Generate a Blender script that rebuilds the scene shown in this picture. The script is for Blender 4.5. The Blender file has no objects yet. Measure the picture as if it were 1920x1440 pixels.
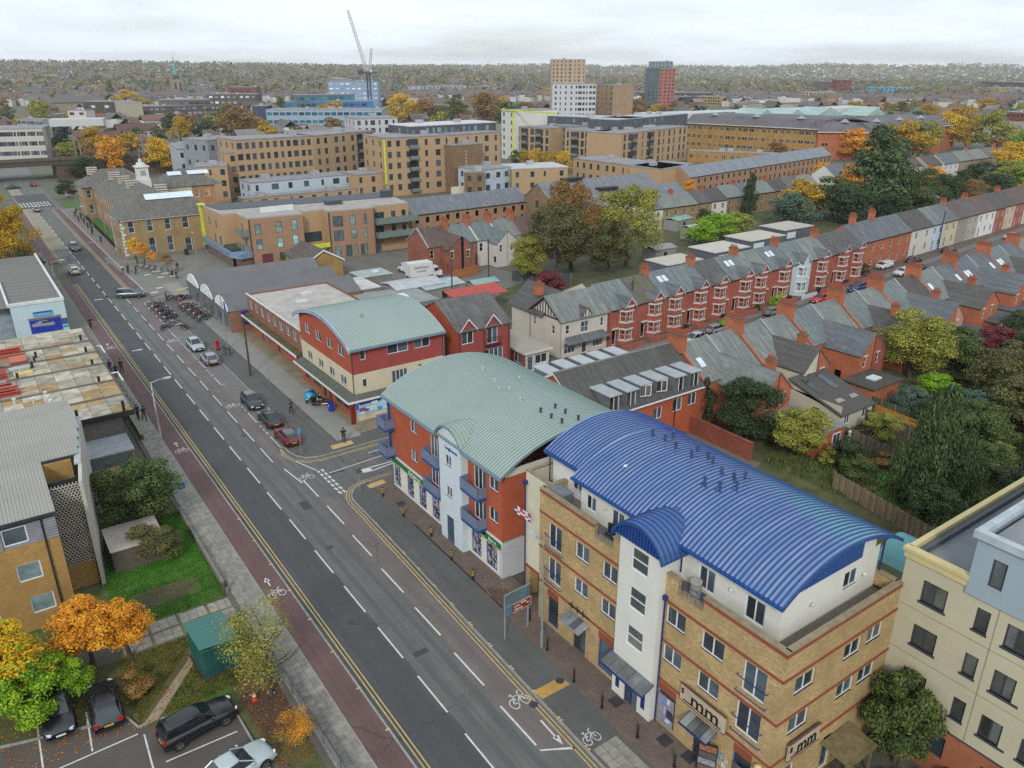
import bpy,math,random
from mathutils import Matrix,Vector
R = math.radians
random.seed(7)
rnd = random.Random(11)
S = bpy.context.scene
# ------------------------------------------------------------------ camera, world, sun, exposure
HORIZ = 130.0; FPX = 1470.0; CAM_H = 37.5
PITCH = math.atan((720 - HORIZ) / FPX)
cd = bpy.data.cameras.new('camera'); cam = bpy.data.objects.new('camera',cd); S.collection.objects.link(cam)
cd.sensor_width = 36; cd.lens = 36 * FPX / 1920; cd.clip_start = 0.5; cd.clip_end = 12000
cam.location = (0,0,CAM_H); cam.rotation_euler = (math.pi / 2 - PITCH,0,-R(35))
S.camera = cam
SUN_EL,SUN_AZ = 33.0,222.0      # azimuth clockwise from +Y
HAZE = 0.0001
w = bpy.data.worlds.new('World'); S.world = w; w.use_nodes = True
nt = w.node_tree; nt.nodes.clear(); N = nt.nodes.new; L = nt.links.new
out = N('ShaderNodeOutputWorld'); bg = N('ShaderNodeBackground')
sky = N('ShaderNodeTexSky'); sky.sky_type = 'NISHITA'; sky.sun_disc = False
sky.sun_elevation = R(SUN_EL); sky.sun_rotation = R(SUN_AZ); sky.air_density = 1.0; sky.dust_density = 1.5; sky.ozone_density = 1.2
tc = N('ShaderNodeTexCoord'); sep = N('ShaderNodeSeparateXYZ'); L(tc.outputs['Generated'],sep.inputs[0])
def wmath(op,a,b=None,c=None):
    m = N('ShaderNodeMath'); m.operation = op
    for i,v in enumerate((a,b,c)):
        if v is None: continue
        if isinstance(v,(int,float)): m.inputs[i].default_value = v
        else: L(v,m.inputs[i])
    return m.outputs[0]
zc = wmath('MAXIMUM',wmath('ADD',sep.outputs[2],0.10),0.03)
px = wmath('DIVIDE',sep.outputs[0],zc); py = wmath('DIVIDE',sep.outputs[1],zc)
cmb = N('ShaderNodeCombineXYZ'); L(px,cmb.inputs[0]); L(py,cmb.inputs[1])
n1 = N('ShaderNodeTexNoise'); n1.inputs['Scale'].default_value = 0.55; n1.inputs['Detail'].default_value = 6; n1.inputs['Roughness'].default_value = 0.55
L(cmb.outputs[0],n1.inputs['Vector'])
n2 = N('ShaderNodeTexNoise'); n2.inputs['Scale'].default_value = 0.18; n2.inputs['Detail'].default_value = 3
L(cmb.outputs[0],n2.inputs['Vector'])
cov = wmath('ADD',wmath('MULTIPLY',n1.outputs[0],0.6),wmath('MULTIPLY',n2.outputs[0],0.5))
rmp = N('ShaderNodeMapRange'); rmp.interpolation_type = 'SMOOTHSTEP'
rmp.inputs[1].default_value = 0.38; rmp.inputs[2].default_value = 0.62; rmp.inputs[3].default_value = 0.45; rmp.inputs[4].default_value = 0.97
L(cov,rmp.inputs[0])
cl = N('ShaderNodeMix'); cl.data_type = 'RGBA'
L(n1.outputs[0],cl.inputs[0]); cl.inputs[6].default_value = (6.4,7.4,8.3,1); cl.inputs[7].default_value = (9.3,9.8,10.2,1)
mx = N('ShaderNodeMix'); mx.data_type = 'RGBA'; L(rmp.outputs[0],mx.inputs[0]); L(sky.outputs[0],mx.inputs[6]); L(cl.outputs[2],mx.inputs[7])
L(mx.outputs[2],bg.inputs['Color']); bg.inputs['Strength'].default_value = 0.10
L(bg.outputs[0],out.inputs[0])
sd = bpy.data.lights.new('sun','SUN'); sd.energy = 1.5; sd.angle = R(10); sd.color = (1.0,0.95,0.88)
so = bpy.data.objects.new('sun',sd); S.collection.objects.link(so)
so.rotation_euler = (R(90 - SUN_EL),0,R(180 - SUN_AZ))
S.view_settings.view_transform = 'Standard'; S.view_settings.look = 'None'; S.view_settings.exposure = 0.36; S.view_settings.gamma = 1
S.view_settings.use_curve_mapping = False
S.cycles.use_denoising = False
S.cycles.max_bounces = 6; S.cycles.diffuse_bounces = 3; S.cycles.glossy_bounces = 3; S.cycles.transmission_bounces = 4
S.cycles.transparent_max_bounces = 6; S.cycles.volume_bounces = 2; S.cycles.caustics_reflective = False; S.cycles.caustics_refractive = False

# ------------------------------------------------------------------ materials
def lin(c):
    if isinstance(c,str):
        c = [int(c[i:i + 2],16) / 255 for i in (0,2,4)]
        c = [x / 12.92 if x <= .04045 else ((x + .055) / 1.055) ** 2.4 for x in c]
    return (c[0],c[1],c[2],1.0)
def sc_(c,k): return (min(c[0] * k,.95),min(c[1] * k,.95),min(c[2] * k,.95),1)
_M = {}
class NB:
    def __init__(s,name):
        s.m = bpy.data.materials.new(name); s.m.use_nodes = True; s.t = s.m.node_tree; s.b = s.t.nodes['Principled BSDF']
        s.geo = None
    def n(s,ty,**k):
        o = s.t.nodes.new(ty)
        for a,b in k.items(): setattr(o,a,b)
        return o
    def l(s,a,b): s.t.links.new(a,b)
    def pos(s):
        if not s.geo: s.geo = s.n('ShaderNodeNewGeometry')
        return s.geo.outputs['Position']
    def noise(s,scale,detail=4,rough=.6,vec=None):
        o = s.n('ShaderNodeTexNoise'); o.inputs['Scale'].default_value = scale; o.inputs['Detail'].default_value = detail; o.inputs['Roughness'].default_value = rough
        s.l(vec or s.pos(),o.inputs['Vector']); return o.outputs[0]
    def mix(s,f,a,b,mode='MIX'):
        o = s.n('ShaderNodeMix',data_type='RGBA',blend_type=mode)
        for i,v in ((0,f),(6,a),(7,b)):
            if isinstance(v,(int,float)): o.inputs[i].default_value = v
            elif isinstance(v,tuple): o.inputs[i].default_value = v
            else: s.l(v,o.inputs[i])
        return o.outputs[2]
    def rng(s,v,a,b,c=0.,d=1.):
        o = s.n('ShaderNodeMapRange'); s.l(v,o.inputs[0])
        for i,x in enumerate((a,b,c,d)): o.inputs[i + 1].default_value = x
        return o.outputs[0]
    def math(s,op,a,b=0.):
        o = s.n('ShaderNodeMath',operation=op)
        for i,v in enumerate((a,b)):
            if isinstance(v,(int,float)): o.inputs[i].default_value = v
            else: s.l(v,o.inputs[i])
        return o.outputs[0]
    def bump(s,h,dist=.02,st=.5):
        o = s.n('ShaderNodeBump'); o.inputs['Distance'].default_value = dist; o.inputs['Strength'].default_value = st
        s.l(h,o.inputs['Height']); s.l(o.outputs[0],s.b.inputs['Normal'])
    def col(s,c): s.l(c,s.b.inputs['Base Color'])
    def wallvec(s,kx=1.,kz=1.):
        p = s.n('ShaderNodeSeparateXYZ'); s.l(s.pos(),p.inputs[0])
        c = s.n('ShaderNodeCombineXYZ'); s.l(s.math('MULTIPLY',s.math('ADD',p.outputs[0],p.outputs[1]),kx),c.inputs[0]); s.l(s.math('MULTIPLY',p.outputs[2],kz),c.inputs[1])
        return c.outputs[0]
def plain(c,rough=.7,amt=.25,scale=1.2,bump=.0,metal=0.,spec=.5,fine=True,island=0.):
    """paint, render, metal, asphalt: colour with stains and fine grain"""
    k = ('plain',str(c),rough,amt,scale,bump,metal,spec,island)
    if k in _M: return _M[k]
    b = NB('surface'); c = lin(c)
    b.b.inputs['Roughness'].default_value = rough; b.b.inputs['Metallic'].default_value = metal; b.b.inputs['Specular IOR Level'].default_value = spec
    big = b.noise(scale,5); sm = b.noise(scale * 14,3)
    f = b.rng(big,.3,.7,1 - amt,1 + amt * .7); f2 = b.rng(sm,.25,.75,1 - amt * .45,1 + amt * .45)
    f = b.math('MULTIPLY',f,f2)
    if island:
        if not b.geo: b.pos()
        f = b.math('MULTIPLY',f,b.rng(b.geo.outputs['Random Per Island'],0,1,1 - island,1 + island))
    v = b.n('ShaderNodeVectorMath',operation='SCALE'); v.inputs[0].default_value = c[:3]; b.l(f,v.inputs['Scale'])
    b.col(v.outputs[0])
    b.l(b.rng(big,.3,.7,max(0,rough - .08),min(1,rough + .08)),b.b.inputs['Roughness'])
    if bump: b.bump(sm,bump)
    _M[k] = b.m; return b.m
def brick(c,mortar='b0a594',var=.28,scale=1.,stain=.22,dark=None):
    k = ('brick',str(c),str(mortar),var,scale,stain,str(dark))
    if k in _M: return _M[k]
    b = NB('brickwork'); c = lin(c); g_ = .3 * c[0] + .6 * c[1] + .1 * c[2]; c = tuple(1.22 * (.88 * q + .12 * g_) for q in c[:3]) + (1,)
    t = b.n('ShaderNodeTexBrick'); b.l(b.wallvec(),t.inputs['Vector'])
    t.inputs['Scale'].default_value = scale; t.inputs['Brick Width'].default_value = .225; t.inputs['Row Height'].default_value = .075
    t.inputs['Mortar Size'].default_value = .006; t.inputs['Bias'].default_value = 0
    t.inputs['Color1'].default_value = sc_(c,1 - var); t.inputs['Color2'].default_value = sc_(c,1 + var); t.inputs['Mortar'].default_value = lin(mortar)
    st = b.noise(.5,6); cl_ = b.mix(b.rng(st,.35,.75,0,1),t.outputs[0],sc_(c,1 - stain * 1.6))
    sp = b.noise(3.2,3,.7,b.wallvec(1,3.2)); cl_ = b.mix(b.rng(sp,.58,.75,0,.55),cl_,lin(dark) if dark else sc_(c,.55))
    b.col(cl_); b.b.inputs['Roughness'].default_value = .88; b.b.inputs['Specular IOR Level'].default_value = .25
    b.bump(t.outputs[1],-.01,.5)
    _M[k] = b.m; return b.m
def tiles(c,rowh=.22,w_=.3,var=.22,moss=0.,moss_c='6a6a3a',stain=.3,rough=.75):
    k = ('tiles',str(c),rowh,w_,var,moss,moss_c,stain)
    if k in _M: return _M[k]
    b = NB('roof_tiles'); c = lin(c)
    t = b.n('ShaderNodeTexBrick'); b.l(b.wallvec(1,1.5),t.inputs['Vector'])
    t.inputs['Scale'].default_value = 1; t.inputs['Brick Width'].default_value = w_; t.inputs['Row Height'].default_value = rowh
    t.inputs['Mortar Size'].default_value = .012; t.inputs['Color1'].default_value = sc_(c,1 - var); t.inputs['Color2'].default_value = sc_(c,1 + var); t.inputs['Mortar'].default_value = sc_(c,.5)
    st = b.noise(.35,6,.65); cl_ = b.mix(b.rng(st,.3,.75,0,.8),t.outputs[0],sc_(c,1 - stain))
    st2 = b.noise(1.3,5,.7); cl_ = b.mix(b.rng(st2,.52,.8,0,.7),cl_,sc_(c,1.5))
    mp = b.n('ShaderNodeMapping'); mp.inputs['Scale'].default_value = (2.6,.22,.3); b.l(b.pos(),mp.inputs[0]); s3 = b.noise(1.1,4,.6,mp.outputs[0]); cl_ = b.mix(b.rng(s3,.5,.68,0,.55),cl_,sc_(c,1.45)); cl_ = b.mix(b.rng(s3,.5,.33,0,.6),cl_,sc_(c,.62))
    if moss: cl_ = b.mix(b.rng(b.noise(.6,6,.7),.62 - moss * .3,.8 - moss * .3,0,.9),cl_,lin(moss_c))
    b.col(cl_); b.b.inputs['Roughness'].default_value = rough
    b.bump(t.outputs[1],-.02,.7)
    _M[k] = b.m; return b.m
def glass(c='2b333a',rough=.12):
    k = ('glass',c,rough)
    if k in _M: return _M[k]
    b = NB('window_glass'); c = lin(c)
    # curtains and room depth vary from pane to pane
    b.pos(); oi = b.n('ShaderNodeObjectInfo')
    n = b.noise(.9,2); f = b.math('ADD',b.math('MULTIPLY',oi.outputs['Random'],.6),b.math('MULTIPLY',n,.6))
    r = b.n('ShaderNodeValToRGB'); b.l(f,r.inputs[0]); e = r.color_ramp.elements
    e[0].position = .25; e[0].color = sc_(c,.35); e[1].position = .85; e[1].color = sc_(c,2.2)
    x = e.new(.55); x.color = c
    b.col(r.outputs[0]); b.b.inputs['Roughness'].default_value = rough; b.b.inputs['Specular IOR Level'].default_value = .9
    _M[k] = b.m; return b.m
def leaf(cols,name='leaves',rough=.6,trans=.3):
    k = ('leaf',tuple(cols))
    if k in _M: return _M[k]
    b = NB(name); b.pos(); r = b.n('ShaderNodeValToRGB'); r.color_ramp.interpolation = 'LINEAR'
    oi = b.n('ShaderNodeObjectInfo')
    big = b.noise(.9,3)
    f = b.math('ADD',b.math('MULTIPLY',b.geo.outputs['Random Per Island'],.55),b.rng(big,.3,.7,0,.45))
    b.l(f,r.inputs[0]); e = r.color_ramp.elements; n_ = len(cols)
    K_ = 1.3; e[0].color = sc_(lin(cols[0]),K_); e[0].position = 0; e[1].color = sc_(lin(cols[-1]),K_); e[1].position = 1
    for i in range(1,n_ - 1): x = e.new(i / (n_ - 1)); x.color = sc_(lin(cols[i]),K_)
    b.col(r.outputs[0]); b.b.inputs['Roughness'].default_value = rough; b.b.inputs['Specular IOR Level'].default_value = .3
    tr = b.n('ShaderNodeBsdfTranslucent'); b.l(r.outputs[0],tr.inputs[0]); ms = b.n('ShaderNodeMixShader'); ms.inputs[0].default_value = trans
    b.l(b.b.outputs[0],ms.inputs[1]); b.l(tr.outputs[0],ms.inputs[2]); b.l(ms.outputs[0],b.t.nodes['Material Output'].inputs[0])
    _M[k] = b.m; return b.m
def streaky(c,c2,amt=.7,sx=1.,sy=6.,rough=.5,metal=.0,spec=.5):
    """sheet metal and felt that weathers in long patches"""
    k = ('streaky',str(c),str(c2),amt,sx,sy,rough,metal)
    if k in _M: return _M[k]
    b = NB('weathered_sheet'); m = b.n('ShaderNodeMapping'); m.inputs['Scale'].default_value = (sx,sy,1); b.l(b.pos(),m.inputs[0])
    n = b.noise(.5,6,.65,m.outputs[0]); g = b.noise(6,3)
    cc = b.mix(b.rng(n,.35,.7,0,amt),lin(c),lin(c2)); cc = b.mix(b.rng(g,.3,.7,0,.3),cc,sc_(lin(c),.75))
    b.col(cc); b.b.inputs['Roughness'].default_value = rough; b.b.inputs['Metallic'].default_value = metal
    _M[k] = b.m; return b.m

# ------------------------------------------------------------------ mesh building
class MB:
    def __init__(s): s.v = []; s.f = []; s.sm = False
    def quad(s,*p):
        i = len(s.v); s.v += [tuple(q) for q in p]; s.f.append(tuple(range(i,i + len(p)))); return s
    def box(s,x0,y0,z0,x1,y1,z1):
        if x0 > x1: x0,x1 = x1,x0
        if y0 > y1: y0,y1 = y1,y0
        i = len(s.v); s.v += [(x0,y0,z0),(x1,y0,z0),(x1,y1,z0),(x0,y1,z0),(x0,y0,z1),(x1,y0,z1),(x1,y1,z1),(x0,y1,z1)]
        s.f += [(i,i + 3,i + 2,i + 1),(i + 4,i + 5,i + 6,i + 7),(i,i + 1,i + 5,i + 4),(i + 1,i + 2,i + 6,i + 5),(i + 2,i + 3,i + 7,i + 6),(i + 3,i,i + 4,i + 7)]
        return s
    def prism(s,poly,z0,z1):
        n = len(poly); i = len(s.v)
        a = sum(poly[k][0] * poly[(k + 1) % n][1] - poly[(k + 1) % n][0] * poly[k][1] for k in range(n))
        if a < 0: poly = poly[::-1]
        s.v += [(p[0],p[1],z0) for p in poly] + [(p[0],p[1],z1) for p in poly]
        s.f += [tuple(range(i + n - 1,i - 1,-1)),tuple(range(i + n,i + 2 * n))]
        for k in range(n):
            j = (k + 1) % n; s.f.append((i + k,i + j,i + n + j,i + n + k))
        return s
    def extr(s,prof,axis,a0,a1):
        """profile (u,z) in the plane across `axis`, swept from a0 to a1"""
        n = len(prof); i = len(s.v)
        P = (lambda a,u,z: (a,u,z)) if axis == 'x' else (lambda a,u,z: (u,a,z))
        s.v += [P(a0,*p) for p in prof] + [P(a1,*p) for p in prof]
        s.f += [tuple(range(i,i + n)),tuple(range(i + 2 * n - 1,i + n - 1,-1))]
        for k in range(n):
            j = (k + 1) % n; s.f.append((i + j,i + k,i + n + k,i + n + j))
        return s
    def cyl(s,x,y,z0,z1,r,n=8,r2=None):
        r2 = r if r2 is None else r2; i = len(s.v)
        for z,q in ((z0,r),(z1,r2)):
            s.v += [(x + q * math.cos(2 * math.pi * k / n),y + q * math.sin(2 * math.pi * k / n),z) for k in range(n)]
        s.f += [tuple(range(i + n - 1,i - 1,-1)),tuple(range(i + n,i + 2 * n))]
        for k in range(n):
            j = (k + 1) % n; s.f.append((i + k,i + j,i + n + j,i + n + k))
        return s
    def tube(s,pts,r,n=6):
        """round bar through points"""
        rr = r if isinstance(r,(list,tuple)) else [r] * len(pts)
        i0 = len(s.v); P = [Vector(p) for p in pts]
        for k,p in enumerate(P):
            d = (P[min(k + 1,len(P) - 1)] - P[max(k - 1,0)]).normalized()
            u = d.cross(Vector((0,0,1)))
            if u.length < .05: u = d.cross(Vector((1,0,0)))
            u.normalize(); v = d.cross(u)
            s.v += [tuple(p + (u * math.cos(2 * math.pi * a / n) + v * math.sin(2 * math.pi * a / n)) * rr[k]) for a in range(n)]
        for k in range(len(P) - 1):
            for a in range(n):
                b_ = (a + 1) % n; s.f.append((i0 + k * n + a,i0 + k * n + b_,i0 + (k + 1) * n + b_,i0 + (k + 1) * n + a))
        s.f += [tuple(range(i0,i0 + n)),tuple(range(i0 + len(P) * n - 1,i0 + (len(P) - 1) * n - 1,-1))]
        return s
    def sphere(s,x,y,z,r,n=8,m=6,sz=1.):
        i = len(s.v)
        for a in range(1,m):
            t = math.pi * a / m
            s.v += [(x + r * math.sin(t) * math.cos(2 * math.pi * k / n),y + r * math.sin(t) * math.sin(2 * math.pi * k / n),z + r * sz * math.cos(t)) for k in range(n)]
        s.v += [(x,y,z + r * sz),(x,y,z - r * sz)]; T = len(s.v) - 2
        for a in range(m - 2):
            for k in range(n):
                j = (k + 1) % n; s.f.append((i + a * n + k,i + (a + 1) * n + k,i + (a + 1) * n + j,i + a * n + j))
        for k in range(n):
            j = (k + 1) % n; s.f.append((T,i + k,i + j)); s.f.append((T + 1,i + (m - 2) * n + j,i + (m - 2) * n + k))
        return s
    def move(s,dx=0,dy=0,dz=0,rz=0,sc=1.):
        c,q = math.cos(rz),math.sin(rz)
        s.v = [(x * sc * c - y * sc * q + dx,x * sc * q + y * sc * c + dy,z * sc + dz) for x,y,z in s.v]; return s
    def add(s,o):
        i = len(s.v); s.v += o.v; s.f += [tuple(k + i for k in f) for f in o.f]; return s
    def mesh(s,name,mat,smooth=False):
        me = bpy.data.meshes.new(name); me.from_pydata(s.v,[],s.f); me.update()
        if mat: me.materials.append(mat)
        if smooth or s.sm: me.polygons.foreach_set('use_smooth',[True] * len(me.polygons))
        return me
COL = S.collection.objects
def link(o,parent=None):
    COL.link(o)
    if parent is not None: o.parent = parent
    return o
def tag(o,label=None,cat=None,group=None,kind=None):
    if label: o['label'] = label
    if cat: o['category'] = cat
    if group: o['group'] = group
    if kind: o['kind'] = kind
    return o
def thing(name,label,cat,loc=(0,0,0),rz=0,group=None):
    o = bpy.data.objects.new(name,None); o.location = loc; o.rotation_euler = (0,0,rz); o.empty_display_size = .2
    link(o); return tag(o,label,cat,group)
def part(name,mb,mat,parent=None,label=None,smooth=False,kind=None,w=0):
    if w and parent is not None:
        p = parent; off = Vector((0,0,0))
        while p is not None: off += Vector(p.location); p = p.parent
        mb.v = [(x - off[0],y - off[1],z - off[2]) for x,y,z in mb.v]
    me = mb.mesh(name,mat,smooth) if isinstance(mb,MB) else mb
    o = bpy.data.objects.new(name,me); link(o,parent)
    return tag(o,label,None,None,kind)
def single(name,mb,mat,label,cat,group=None,loc=(0,0,0),rz=0,smooth=False,w=1):
    """a thing that is one mesh; vertices given in world space"""
    if w: mb.v = [(x - loc[0],y - loc[1],z - loc[2]) for x,y,z in mb.v]
    o = bpy.data.objects.new(name,mb.mesh(name,mat,smooth)); o.location = loc; o.rotation_euler = (0,0,rz); link(o)
    return tag(o,label,cat,group)
def struct(name,mb,mat,smooth=False):
    o = bpy.data.objects.new(name,mb.mesh(name,mat,smooth)); link(o); o['kind'] = 'structure'; return o
def dup(o,parent=None):
    c = o.copy(); COL.link(c)
    if parent is not None: c.parent = parent
    for ch in o.children: dup(ch,c)
    return c
def place(root,loc,rz=0,sc=1.,label=None,group=None):
    root.location = loc; root.rotation_euler = (0,0,rz); root.scale = (sc,sc,sc)
    if label: root['label'] = label
    if group: root['group'] = group
    return root

# ------------------------------------------------------------------ walls with real openings
def wall_face(mb,p0,p1,z0,z1,holes=(),reveal=.12):
    """vertical wall from p0 to p1 (outside on the right-hand side walking p0->p1); holes (u0,u1,za,zb) along it"""
    d = Vector((p1[0] - p0[0],p1[1] - p0[1])); Ln = d.length; d /= Ln; n = Vector((d[1],-d[0]))
    us = sorted({0,Ln,*[min(max(h[i],0),Ln) for h in holes for i in (0,1)]})
    zs = sorted({z0,z1,*[min(max(h[i],z0),z1) for h in holes for i in (2,3)]})
    P = lambda u,z,q=0: (p0[0] + d[0] * u - n[0] * q,p0[1] + d[1] * u - n[1] * q,z)
    for a,b in zip(us,us[1:]):
        run = None
        for c,e in zip(zs,zs[1:]):
            hit = any(h[0] <= (a + b) / 2 <= h[1] and h[2] <= (c + e) / 2 <= h[3] for h in holes)
            if hit:
                if run: mb.quad(P(a,run[0]),P(b,run[0]),P(b,run[1]),P(a,run[1])); run = None
            else: run = (run[0],e) if run else (c,e)
        if run: mb.quad(P(a,run[0]),P(b,run[0]),P(b,run[1]),P(a,run[1]))
    for h in holes:
        a,b,c,e = h[:4]; r = reveal
        mb.quad(P(a,c),P(a,e),P(a,e,r),P(a,c,r)); mb.quad(P(b,e),P(b,c),P(b,c,r),P(b,e,r))
        mb.quad(P(a,e),P(b,e),P(b,e,r),P(a,e,r)); mb.quad(P(b,c),P(a,c),P(a,c,r),P(b,c,r))
_W = {}
def win_mesh(w_,h,style,fm,gm):
    """frame lies in the xz-plane, u from 0..w, z 0..h, facing -y; returns (frame mesh, [(pane mesh, x, z)])"""
    k = (round(w_,2),round(h,2),style,fm.name,gm.name)
    if k in _W: return _W[k]
    t = .085
    cols,rows = {'1': (1,1),'2': (2,1),'3': (3,1),'4': (4,1),'s': (1,2),'d': (2,2),'g': (3,4),'t': (3,2),'r': (1,3),'b': (1,2)}[style[0]]
    f = MB(); f.box(0,0,0,t,.07,h); f.box(w_ - t,0,0,w_,.07,h); f.box(t,0,0,w_ - t,.07,t); f.box(t,0,h - t,w_ - t,.07,h)
    cw = (w_ - 2 * t) / cols; rh = (h - 2 * t) / rows; b = t * (.55 if style[0] in 'gtsd' else 1.)
    for i in range(1,cols): f.box(t + cw * i - b / 2,.004,t,t + cw * i + b / 2,.066,h - t)
    for j in range(1,rows): f.box(t,.008,t + rh * j - b / 2,w_ - t,.062,t + rh * j + b / 2)
    if 'i' in style: f.box(-.06,-.07,-.06,w_ + .06,.06,0)     # sill
    if 'l' in style: f.box(-.08,-.03,h,w_ + .08,.06,h + .16)   # lintel
    panes = []
    if style[0] in 'g':
        pm = MB().box(0,.03,0,w_ - 2 * t,.045,h - 2 * t).mesh('pane',gm); panes = [(pm,t,t)]
    else:
        pm = MB().box(0,.03,0,cw - .002,.045,rh - .002).mesh('pane',gm)
        panes = [(pm,t + cw * i,t + rh * j) for i in range(cols) for j in range(rows)]
    _W[k] = (f.mesh('window',fm),panes); return _W[k]
def window(root,p0,p1,h,style,fm,gm,inset=.08,name='window',panes=True):
    """h=(u0,u1,z0,z1) on the wall p0->p1 (in root's space)"""
    d = Vector((p1[0] - p0[0],p1[1] - p0[1])).normalized(); n = Vector((d[1],-d[0]))
    me,ps = win_mesh(h[1] - h[0],h[3] - h[2],style,fm,gm)
    o = bpy.data.objects.new(name,me); link(o,root)
    o.location = (p0[0] + d[0] * h[0] - n[0] * inset,p0[1] + d[1] * h[0] - n[1] * inset,h[2]); o.rotation_euler = (0,0,math.atan2(d[1],d[0]))
    if panes:
        for m,x,z in ps:
            q = bpy.data.objects.new('pane',m); link(q,o); q.location = (x,0,z)
    return o
def facade(root,p0,p1,z0,z1,wins,mat,style='2i',fm=None,gm=None,mb=None,reveal=.12,panes=True,name='wall'):
    """wall with windows; wins entries (u0,u1,z0,z1[,style]); returns the wall builder"""
    own = mb is None; mb = mb or MB()
    wall_face(mb,p0,p1,z0,z1,[h[:4] for h in wins],reveal)
    for h in wins: window(root,p0,p1,h,h[4] if len(h) > 4 else style,fm or WHITE,gm or GLASS,inset=reveal * .7,panes=panes)
    if own: part(name,mb,mat,root)
    return mb
def gable_roof(axis,x0,x1,y0,y1,ze,zr,th=.12,ov=.15,ovg=.1):
    """pitched roof as a slab; ridge runs along `axis`"""
    mb = MB()
    if axis == 'x': a0,a1,b0,b1 = x0,x1,y0,y1
    else: a0,a1,b0,b1 = y0,y1,x0,x1
    m = (b0 + b1) / 2; sl = (zr - ze) / (m - b0)
    prof = [(b0 - ov,ze - sl * ov),(m,zr),(b1 + ov,ze - sl * ov),(b1 + ov,ze - sl * ov + th),(m,zr + th * 1.15),(b0 - ov,ze - sl * ov + th)]
    return mb.extr(prof,axis,a0 - ovg,a1 + ovg)
def gable_end(mb,p0,p1,ze,zr):
    """triangle above a wall"""
    m = ((p0[0] + p1[0]) / 2,(p0[1] + p1[1]) / 2); mb.quad((p0[0],p0[1],ze),(p1[0],p1[1],ze),(m[0],m[1],zr)); return mb
def hip_roof(x0,x1,y0,y1,ze,zr,ov=.3,axis='x'):
    x0 -= ov; x1 += ov; y0 -= ov; y1 += ov; mb = MB()
    if axis == 'x':
        h = (y1 - y0) / 2; a,b = (x0 + h,(y0 + y1) / 2,zr),(x1 - h,(y0 + y1) / 2,zr)
        mb.quad((x0,y0,ze),(x1,y0,ze),b,a); mb.quad((x1,y1,ze),(x0,y1,ze),a,b); mb.quad((x0,y1,ze),(x0,y0,ze),a); mb.quad((x1,y0,ze),(x1,y1,ze),b)
    else:
        h = (x1 - x0) / 2; a,b = ((x0 + x1) / 2,y0 + h,zr),((x0 + x1) / 2,y1 - h,zr)
        mb.quad((x1,y0,ze),(x1,y1,ze),b,a); mb.quad((x0,y1,ze),(x0,y0,ze),a,b); mb.quad((x0,y0,ze),(x1,y0,ze),a); mb.quad((x1,y1,ze),(x0,y1,ze),b)
    mb.quad((x0,y0,ze - .1),(x0,y1,ze - .1),(x1,y1,ze - .1),(x1,y0,ze - .1))
    mb.quad((x0,y0,ze - .1),(x1,y0,ze - .1),(x1,y0,ze),(x0,y0,ze)); mb.quad((x1,y0,ze - .1),(x1,y1,ze - .1),(x1,y1,ze),(x1,y0,ze))
    mb.quad((x1,y1,ze - .1),(x0,y1,ze - .1),(x0,y1,ze),(x1,y1,ze)); mb.quad((x0,y1,ze - .1),(x0,y0,ze - .1),(x0,y0,ze),(x0,y1,ze))
    return mb
def text(body,size,mat,parent,loc,rot,name='lettering',depth=.015,sx=1.):
    c = bpy.data.curves.new('t','FONT'); c.body = body; c.size = size; c.extrude = depth; c.align_x = 'CENTER'; c.align_y = 'CENTER'
    o = bpy.data.objects.new('t',c); me = bpy.data.meshes.new_from_object(o); bpy.data.objects.remove(o); bpy.data.curves.remove(c)
    me.name = name; me.materials.clear(); me.materials.append(mat)
    q = bpy.data.objects.new(name,me); link(q,parent); q.location = loc; q.rotation_euler = rot; q.scale = (sx,1,1); return q
WHITE = plain('d8dade',.45,.06); GLASS = glass('39444c'); GREYF = plain('3a3f45',.5,.1); DARK = plain('1c1d1f',.6,.2)
# ------------------------------------------------------------------ ground
def terrain_z(x,y):
    # far suburbs climb a low ridge: higher to the left of the view, low and flat to the right
    d = math.hypot(x,y)
    if d < 700: return -.06
    a = math.degrees(math.atan2(x,y)) - 35            # angle right of the view axis
    t = min(1,(d - 700) / 2600); t = t * t * (3 - 2 * t)
    left = 1 / (1 + math.exp((a - 4) / 7))
    h = 46 * left + 6 * math.sin(x * .0021 + 1) * t + 5 * math.sin(y * .0017 + x * .0009)
    if d > 3000: h += (1 - left) * min(1,(d - 3000) / 2500) * (46 + 10 * math.sin(a * .25 + 2) + 6 * math.sin(a * .7))
    return -.06 + t * h
def sheet(name,poly,z,mat,th=None):
    mb = MB()
    if th: mb.prism([tuple(p) for p in poly],z - th,z)
    else:
        a = sum(poly[k][0] * poly[(k + 1) % len(poly)][1] - poly[(k + 1) % len(poly)][0] * poly[k][1] for k in range(len(poly)))
        mb.quad(*[(p[0],p[1],z) for p in (poly if a > 0 else poly[::-1])])
    return struct(name,mb,mat)
mb = MB(); radii = [0,40,90,180,350,700,900,1150,1450,1800,2200,2700,3300,4000,4700,5400,6100,6850]; NA = 96
mb.v.append((0,0,-.06))
for r in radii[1:]:
    for k in range(NA):
        t = 2 * math.pi * k / NA; x,y = r * math.sin(t),r * math.cos(t); mb.v.append((x,y,terrain_z(x,y)))
for k in range(NA): mb.f.append((0,1 + (k + 1) % NA,1 + k))
for q in range(len(radii) - 2):
    for k in range(NA):
        j = (k + 1) % NA; a = 1 + q * NA; b = a + NA; mb.f.append((a + k,a + j,b + j,b + k))
gb = NB('town_ground'); n_ = gb.noise(.02,6); n3 = gb.noise(.15,5); n5 = gb.noise(.004,8,.7)
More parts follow.
